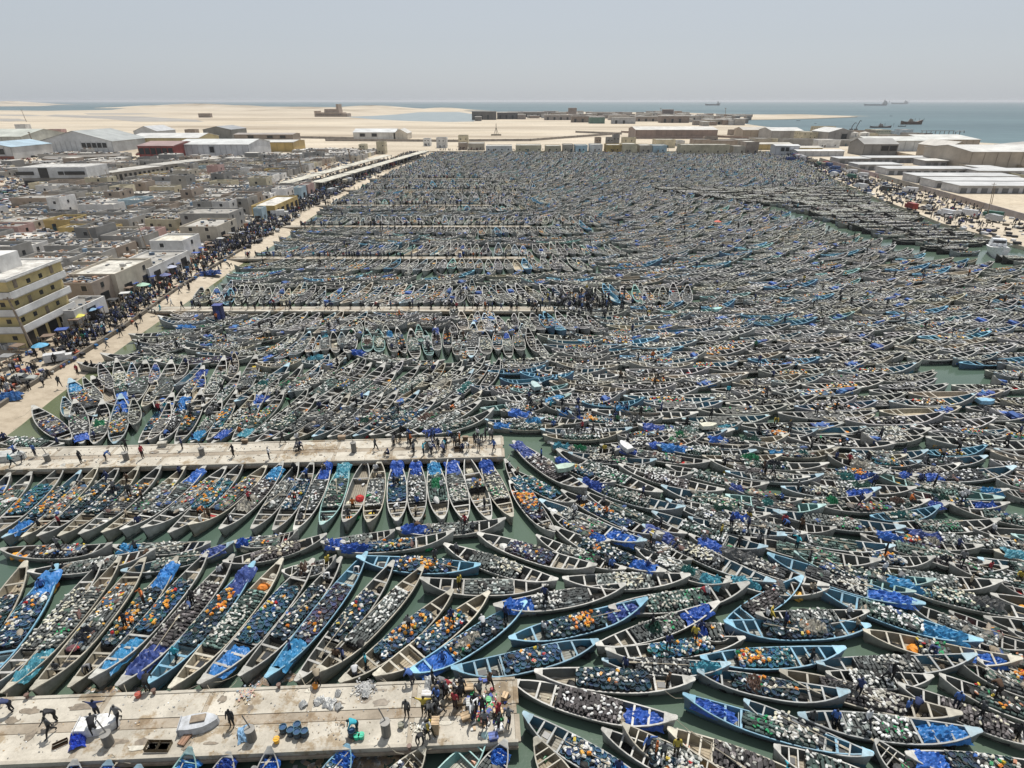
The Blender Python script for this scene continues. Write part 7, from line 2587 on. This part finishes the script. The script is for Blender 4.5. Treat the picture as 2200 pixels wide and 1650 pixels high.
# vehicles
def car_meshes():
    out = {}
    mb = MB()
    sec = [(-2.1, 0.5, 0.8), (-2.0, 0.35, 0.95), (-1.5, 0.3, 1.0), (1.3, 0.3, 0.95), (2.0, 0.35, 0.82), (2.1, 0.45, 0.7)]
    vs = []
    for x, z0, z1 in sec:
        w = 0.82 if abs(x) < 1.9 else 0.7
        vs += [(x, -w, z0), (x, w, z0), (x, w, z1), (x, -w, z1)]
    fs = []
    for i in range(len(sec) - 1):
        for j in range(4):
            q, r_ = i * 4 + j, i * 4 + (j + 1) % 4
            fs.append((q, r_, r_ + 4, q + 4))
    fs += [(3, 2, 1, 0), (20, 21, 22, 23)]
    mb.add(vs, [f[::-1] for f in fs])
    out['body'] = mb.mesh('body', 'plastic')
    mb = MB()
    mb.add([(-1.7, -.76, .95), (0.8, -.76, .95), (0.8, .76, .95), (-1.7, .76, .95), (-1.3, -.62, 1.4), (0.2, -.62, 1.4), (0.2, .62, 1.4), (-1.3, .62, 1.4)], [(0, 1, 5, 4), (1, 2, 6, 5), (2, 3, 7, 6), (3, 0, 4, 7)])
    out['window_band'] = mb.mesh('window_band', 'dark_pane')
    out['roof'] = box_mesh('roof', 1.55, 1.28, 0.05, 'plastic')
    mb = MB()
    mb.cyl(0, 0, -0.1, 0.1, 0.32, n=10)
    mb.v = [(x, z, y) for x, y, z in mb.v]
    out['wheel'] = mb.mesh('wheel', 'tyre_rubber')
    mb = MB()
    mb.box(0, 0, 0.5, 4.6, 1.9, 1.9)
    out['van_box'] = mb.mesh('van_box', 'plastic')
    return out


CAR = car_meshes()
CARC = [('white', (0.65, 0.65, 0.66)), ('silver', (0.4, 0.41, 0.42)), ('dark green', (0.03, 0.12, 0.09)), ('beige', (0.45, 0.40, 0.3)), ('black', (0.03, 0.03, 0.03)), ('blue', (0.05, 0.1, 0.25)), ('red', (0.3, 0.04, 0.03))]


def car(x, y, a, cn, c, label, group='parked cars', van=False, z=1.0, k=1.0):
    t = thing('parked_van' if van else 'parked_car', label, 'van' if van else 'car', (x, y, z), a, group, (k, k, k))
    if van:
        obj('body', CAR['van_box'], t, col=c)
        obj('cab', box_mesh('cab', 1.3, 1.8, 1.3, 'plastic'), t, (2.95, 0, 0.5), col=c)
        obj('windscreen', box_mesh('windscreen', 0.06, 1.6, 0.6, 'dark_pane'), t, (3.62, 0, 1.15))
    else:
        obj('body', CAR['body'], t, col=c)
        obj('window_band', CAR['window_band'], t)
        obj('roof', CAR['roof'], t, (-0.55, 0, 1.385), col=c)
    for sx in (-1.4, 1.4):
        for sy in (-0.82, 0.82):
            obj('wheel', CAR['wheel'], t, (sx, sy, 0.32))


k = 0
rnd.seed(3)
for i in range(58):
    px, py = rnd.uniform(2, 78), rnd.uniform(392, 450)
    if i > 42:
        px, py = rnd.uniform(80, 190), 407 + rnd.uniform(-2, 4)
    p = at(px, py, 1)
    cn, c = rnd.choice(CARC[:3] + CARC[:1] * 4 + CARC)
    car(p.x, p.y, rnd.uniform(-0.6, 0.6) + 0.3, cn, c, f"{cn} car, {ORD[k]} counted across the crowded left car park", 'cars in the left car park')
    k += 1
for i in range(26):
    px, py = rnd.choice([(rnd.uniform(262, 300), rnd.uniform(318, 352)), (rnd.uniform(300, 318), rnd.uniform(340, 352)), (rnd.uniform(60, 75), rnd.uniform(315, 350))])
    p = at(px, py, 1)
    cn, c = rnd.choice(CARC)
    car(p.x, p.y, rnd.uniform(0, 3), cn, c, f'{cn} car on the sandy street between the big halls, {ORD[i]}', 'cars on the sandy street')
for i in range(30):
    y = rnd.uniform(210, 500)
    x = shore_x(y) - rnd.uniform(6, 13)
    cn, c = rnd.choice(CARC[:2] + CARC)
    car(x, y, 1.57 + rnd.uniform(-0.3, 0.3), cn, c, f'{cn} vehicle in the far beach road crowd, {ORD[i]}', 'vehicles on the far beach road', van=rnd.random() < 0.4)
for i in range(62):
    y = rnd.uniform(205, 515)
    xr = right_x(y)
    cn, c = rnd.choice(CARC[:1] * 3 + CARC)
    car(xr + 2 + rnd.random() * max(2, 168 + (y - 209) * 0.151 - xr), y, 1.9 + rnd.uniform(-0.4, 0.4), cn, c, f'{cn} vehicle on the right-hand quay, {ORD[i]} counted', 'vehicles on the right-hand quay', van=rnd.random() < 0.45)
for i, (px, py, a, cn, c, van, lb) in enumerate([(122, 778, 0.5, 'white', (0.6, 0.6, 0.6), True, 'white van on the beach road below the yellow block'), (52, 820, 0.2, 'grey', (0.35, 0.36, 0.34), False, 'grey pickup beside the low wall at the near end'),
                                                 (598, 466, 0.3, 'white', (0.65, 0.65, 0.65), True, 'white lorry before the ochre warehouse'), (1696, 345, 0.1, 'blue', (0.03, 0.06, 0.2), True, 'dark blue lorry at the far right corner of the harbour')]):
    p = at(px, py, 1)
    car(p.x, p.y, a, cn, c, lb, None, van, k=0.62 if i == 0 else 0.8 if i == 1 else 1.0)


# blue net heap on the beach and the orange floats
for i, (px, py, sx, sy, c, lb) in enumerate([(452, 588, 3.2, 1.6, (0.02, 0.06, 0.22), 'big blue net heap on the beach road before the white cube'), (20, 855, 2.2, 1.4, (0.02, 0.10, 0.28), 'blue net heap by the near end of the low wall'), (410, 562, 1.2, 0.7, (0.65, 0.16, 0.02), 'orange heap of floats below the white cube'),
                                             (432, 556, 1.2, 0.7, (0.6, 0.14, 0.02), 'second orange heap beside the first below the white cube')]):
    p = at(px, py, 1)
    o = obj('gear_heap', TARP[i % 5], None, (p.x, p.y, 1.12), 0.4, col=c, scale=(sx * 0.72, sy * 0.72, 2.4))
    tag(o, lb, 'heap')

# the blue cabin at the root of the third pier, stalls and crates along the beach road
p = at(473, 684, 1.0)
t = thing('blue_cabin', 'tall dark blue cabin standing at the root of third pier', 'cabin', (p.x, p.y, 1.0), 0.05, scale=(0.8, 0.8, 0.85))
obj('body', box_mesh('body', 1.9, 1.6, 3.1, 'sheet_metal'), t, col=(0.02, 0.03, 0.11))
obj('roof', box_mesh('roof', 2.1, 1.8, 0.12, 'sheet_metal'), t, (0, 0, 3.102), col=(0.08, 0.1, 0.3))
obj('door', box_mesh('door', 0.8, 0.08, 2.0, 'sheet_metal'), t, (0.1, -0.82, 0.05), col=(0.05, 0.08, 0.3))
for i in range(26):
    y = 76 + i * 4.1 + rnd.uniform(-1, 1)
    x = shore_x(y) - rnd.uniform(11, 14)
    t = thing('market_stall', f"low market stall with {rnd.choice(['dark', 'blue', 'white', 'brown', 'grey'])} cover, {ORD[i]} along the shop fronts from yellow block", 'stall', (x, y, 1.0), rnd.uniform(-0.3, 0.3), 'stalls along the shop fronts')
    cc = {'dark': (0.05, 0.05, 0.05), 'blue': (0.05, 0.1, 0.35), 'white': (0.6, 0.6, 0.58), 'brown': (0.2, 0.14, 0.1), 'grey': (0.25, 0.25, 0.25)}[t['label'].split(' with ')[1].split(' ')[0]]
    obj('cover', box_mesh('cover', 1.8, 1.5, 0.08, 'cloth'), t, (0, 0, 1.9), col=cc)
    obj('table', box_mesh('table', 1.6, 0.9, 0.08, 'boat_floor'), t, (0, 0, 0.8), col=(0.3, 0.24, 0.17))
    for sx in (-0.8, 0.8):
        for sy in (-0.6, 0.6):
            obj('leg', box_mesh('leg', 0.06, 0.06, 1.9, 'wood_grey'), t, (sx, sy, 0))

# the white motor cruiser on the right
p = at(2136, 548, 0)
t = thing('motor_cruiser', 'large white motor cruiser facing the camera beside the dark boats', 'motorboat', (p.x, p.y - 1, 0.2), R(-116), scale=(0.95, 1.15, 1.1))
prof = [(-5.2, 1.9, 1.7), (-2, 2.1, 1.8), (1.5, 2.0, 2.1), (3.8, 1.4, 2.5), (5.6, 0.25, 2.9)]
vs = []
for x, w, z in prof:
    vs += [(x, -w * 0.6, -0.2), (x + 0.2, -w, z), (x + 0.2, w, z), (x, w * 0.6, -0.2)]
fs = []
for i in range(4):
    for j in range(3):
        a = i * 4 + j
        fs.append((a, a + 4, a + 5, a + 1))
fs += [(0, 1, 2, 3), (19, 18, 17, 16)]
mb = MB()
mb.add(vs, fs)
obj('hull', mb.mesh('hull', 'plastic'), t, col=(0.8, 0.8, 0.8))
mb = MB()
mb.box(-3.4, 0, 2.0, 2.6, 3.2, 1.5, taper=0.85)
obj('cabin', mb.mesh('cabin', 'plastic'), t, col=(0.74, 0.75, 0.76))
obj('windscreen', box_mesh('windscreen', 0.1, 2.4, 0.6, 'dark_pane'), t, (-2.02, 0, 2.6))
for k in range(3):
    obj('seat', box_mesh('seat', 0.6, 0.6, 0.7, 'plastic'), t, (-0.9, -1.0 + k, 2.0), col=(0.5, 0.52, 0.55))
mb = MB()
mb.tube([(5.2, 0, 2.95), (4.4, -1.0, 3.3), (1.5, -1.85, 3.0), (-1.5, -1.95, 2.7)], 0.05, 4)
mb.tube([(5.2, 0, 2.95), (4.4, 1.0, 3.3), (1.5, 1.85, 3.0), (-1.5, 1.95, 2.7)], 0.05, 4)
obj('railing', mb.mesh('railing', 'plastic'), t, col=(0.6, 0.6, 0.6))

# ---------------------------------------------------------------- haze
HAZE = 0.00005
if HAZE:
    m = bpy.data.materials.new('haze')
    m.use_nodes = True
    nt = m.node_tree
    nt.nodes.clear()
    pv = nt.nodes.new('ShaderNodeVolumePrincipled')
    pv.inputs['Color'].default_value = (0.86, 0.88, 0.92, 1)
    pv.inputs['Density'].default_value = HAZE
    pv.inputs['Anisotropy'].default_value = 0.3
    out = nt.nodes.new('ShaderNodeOutputMaterial')
    nt.links.new(pv.outputs[0], out.inputs['Volume'])
    me = bpy.data.meshes.new('haze')
    X, Y0, Y1, Z0, Z1 = 61000, -600, 61000, -1.2, 60
    me.from_pydata([(-X, Y0, Z0), (X, Y0, Z0), (X, Y1, Z0), (-X, Y1, Z0), (-X, Y0, Z1), (X, Y0, Z1), (X, Y1, Z1), (-X, Y1, Z1)], [],
                   [(3, 2, 1, 0), (4, 5, 6, 7), (0, 1, 5, 4), (1, 2, 6, 5), (2, 3, 7, 6), (3, 0, 4, 7)])
    me.materials.append(m)
    struct(obj('haze', me), 'stuff', 'thin pale haze over the harbour and the sea')
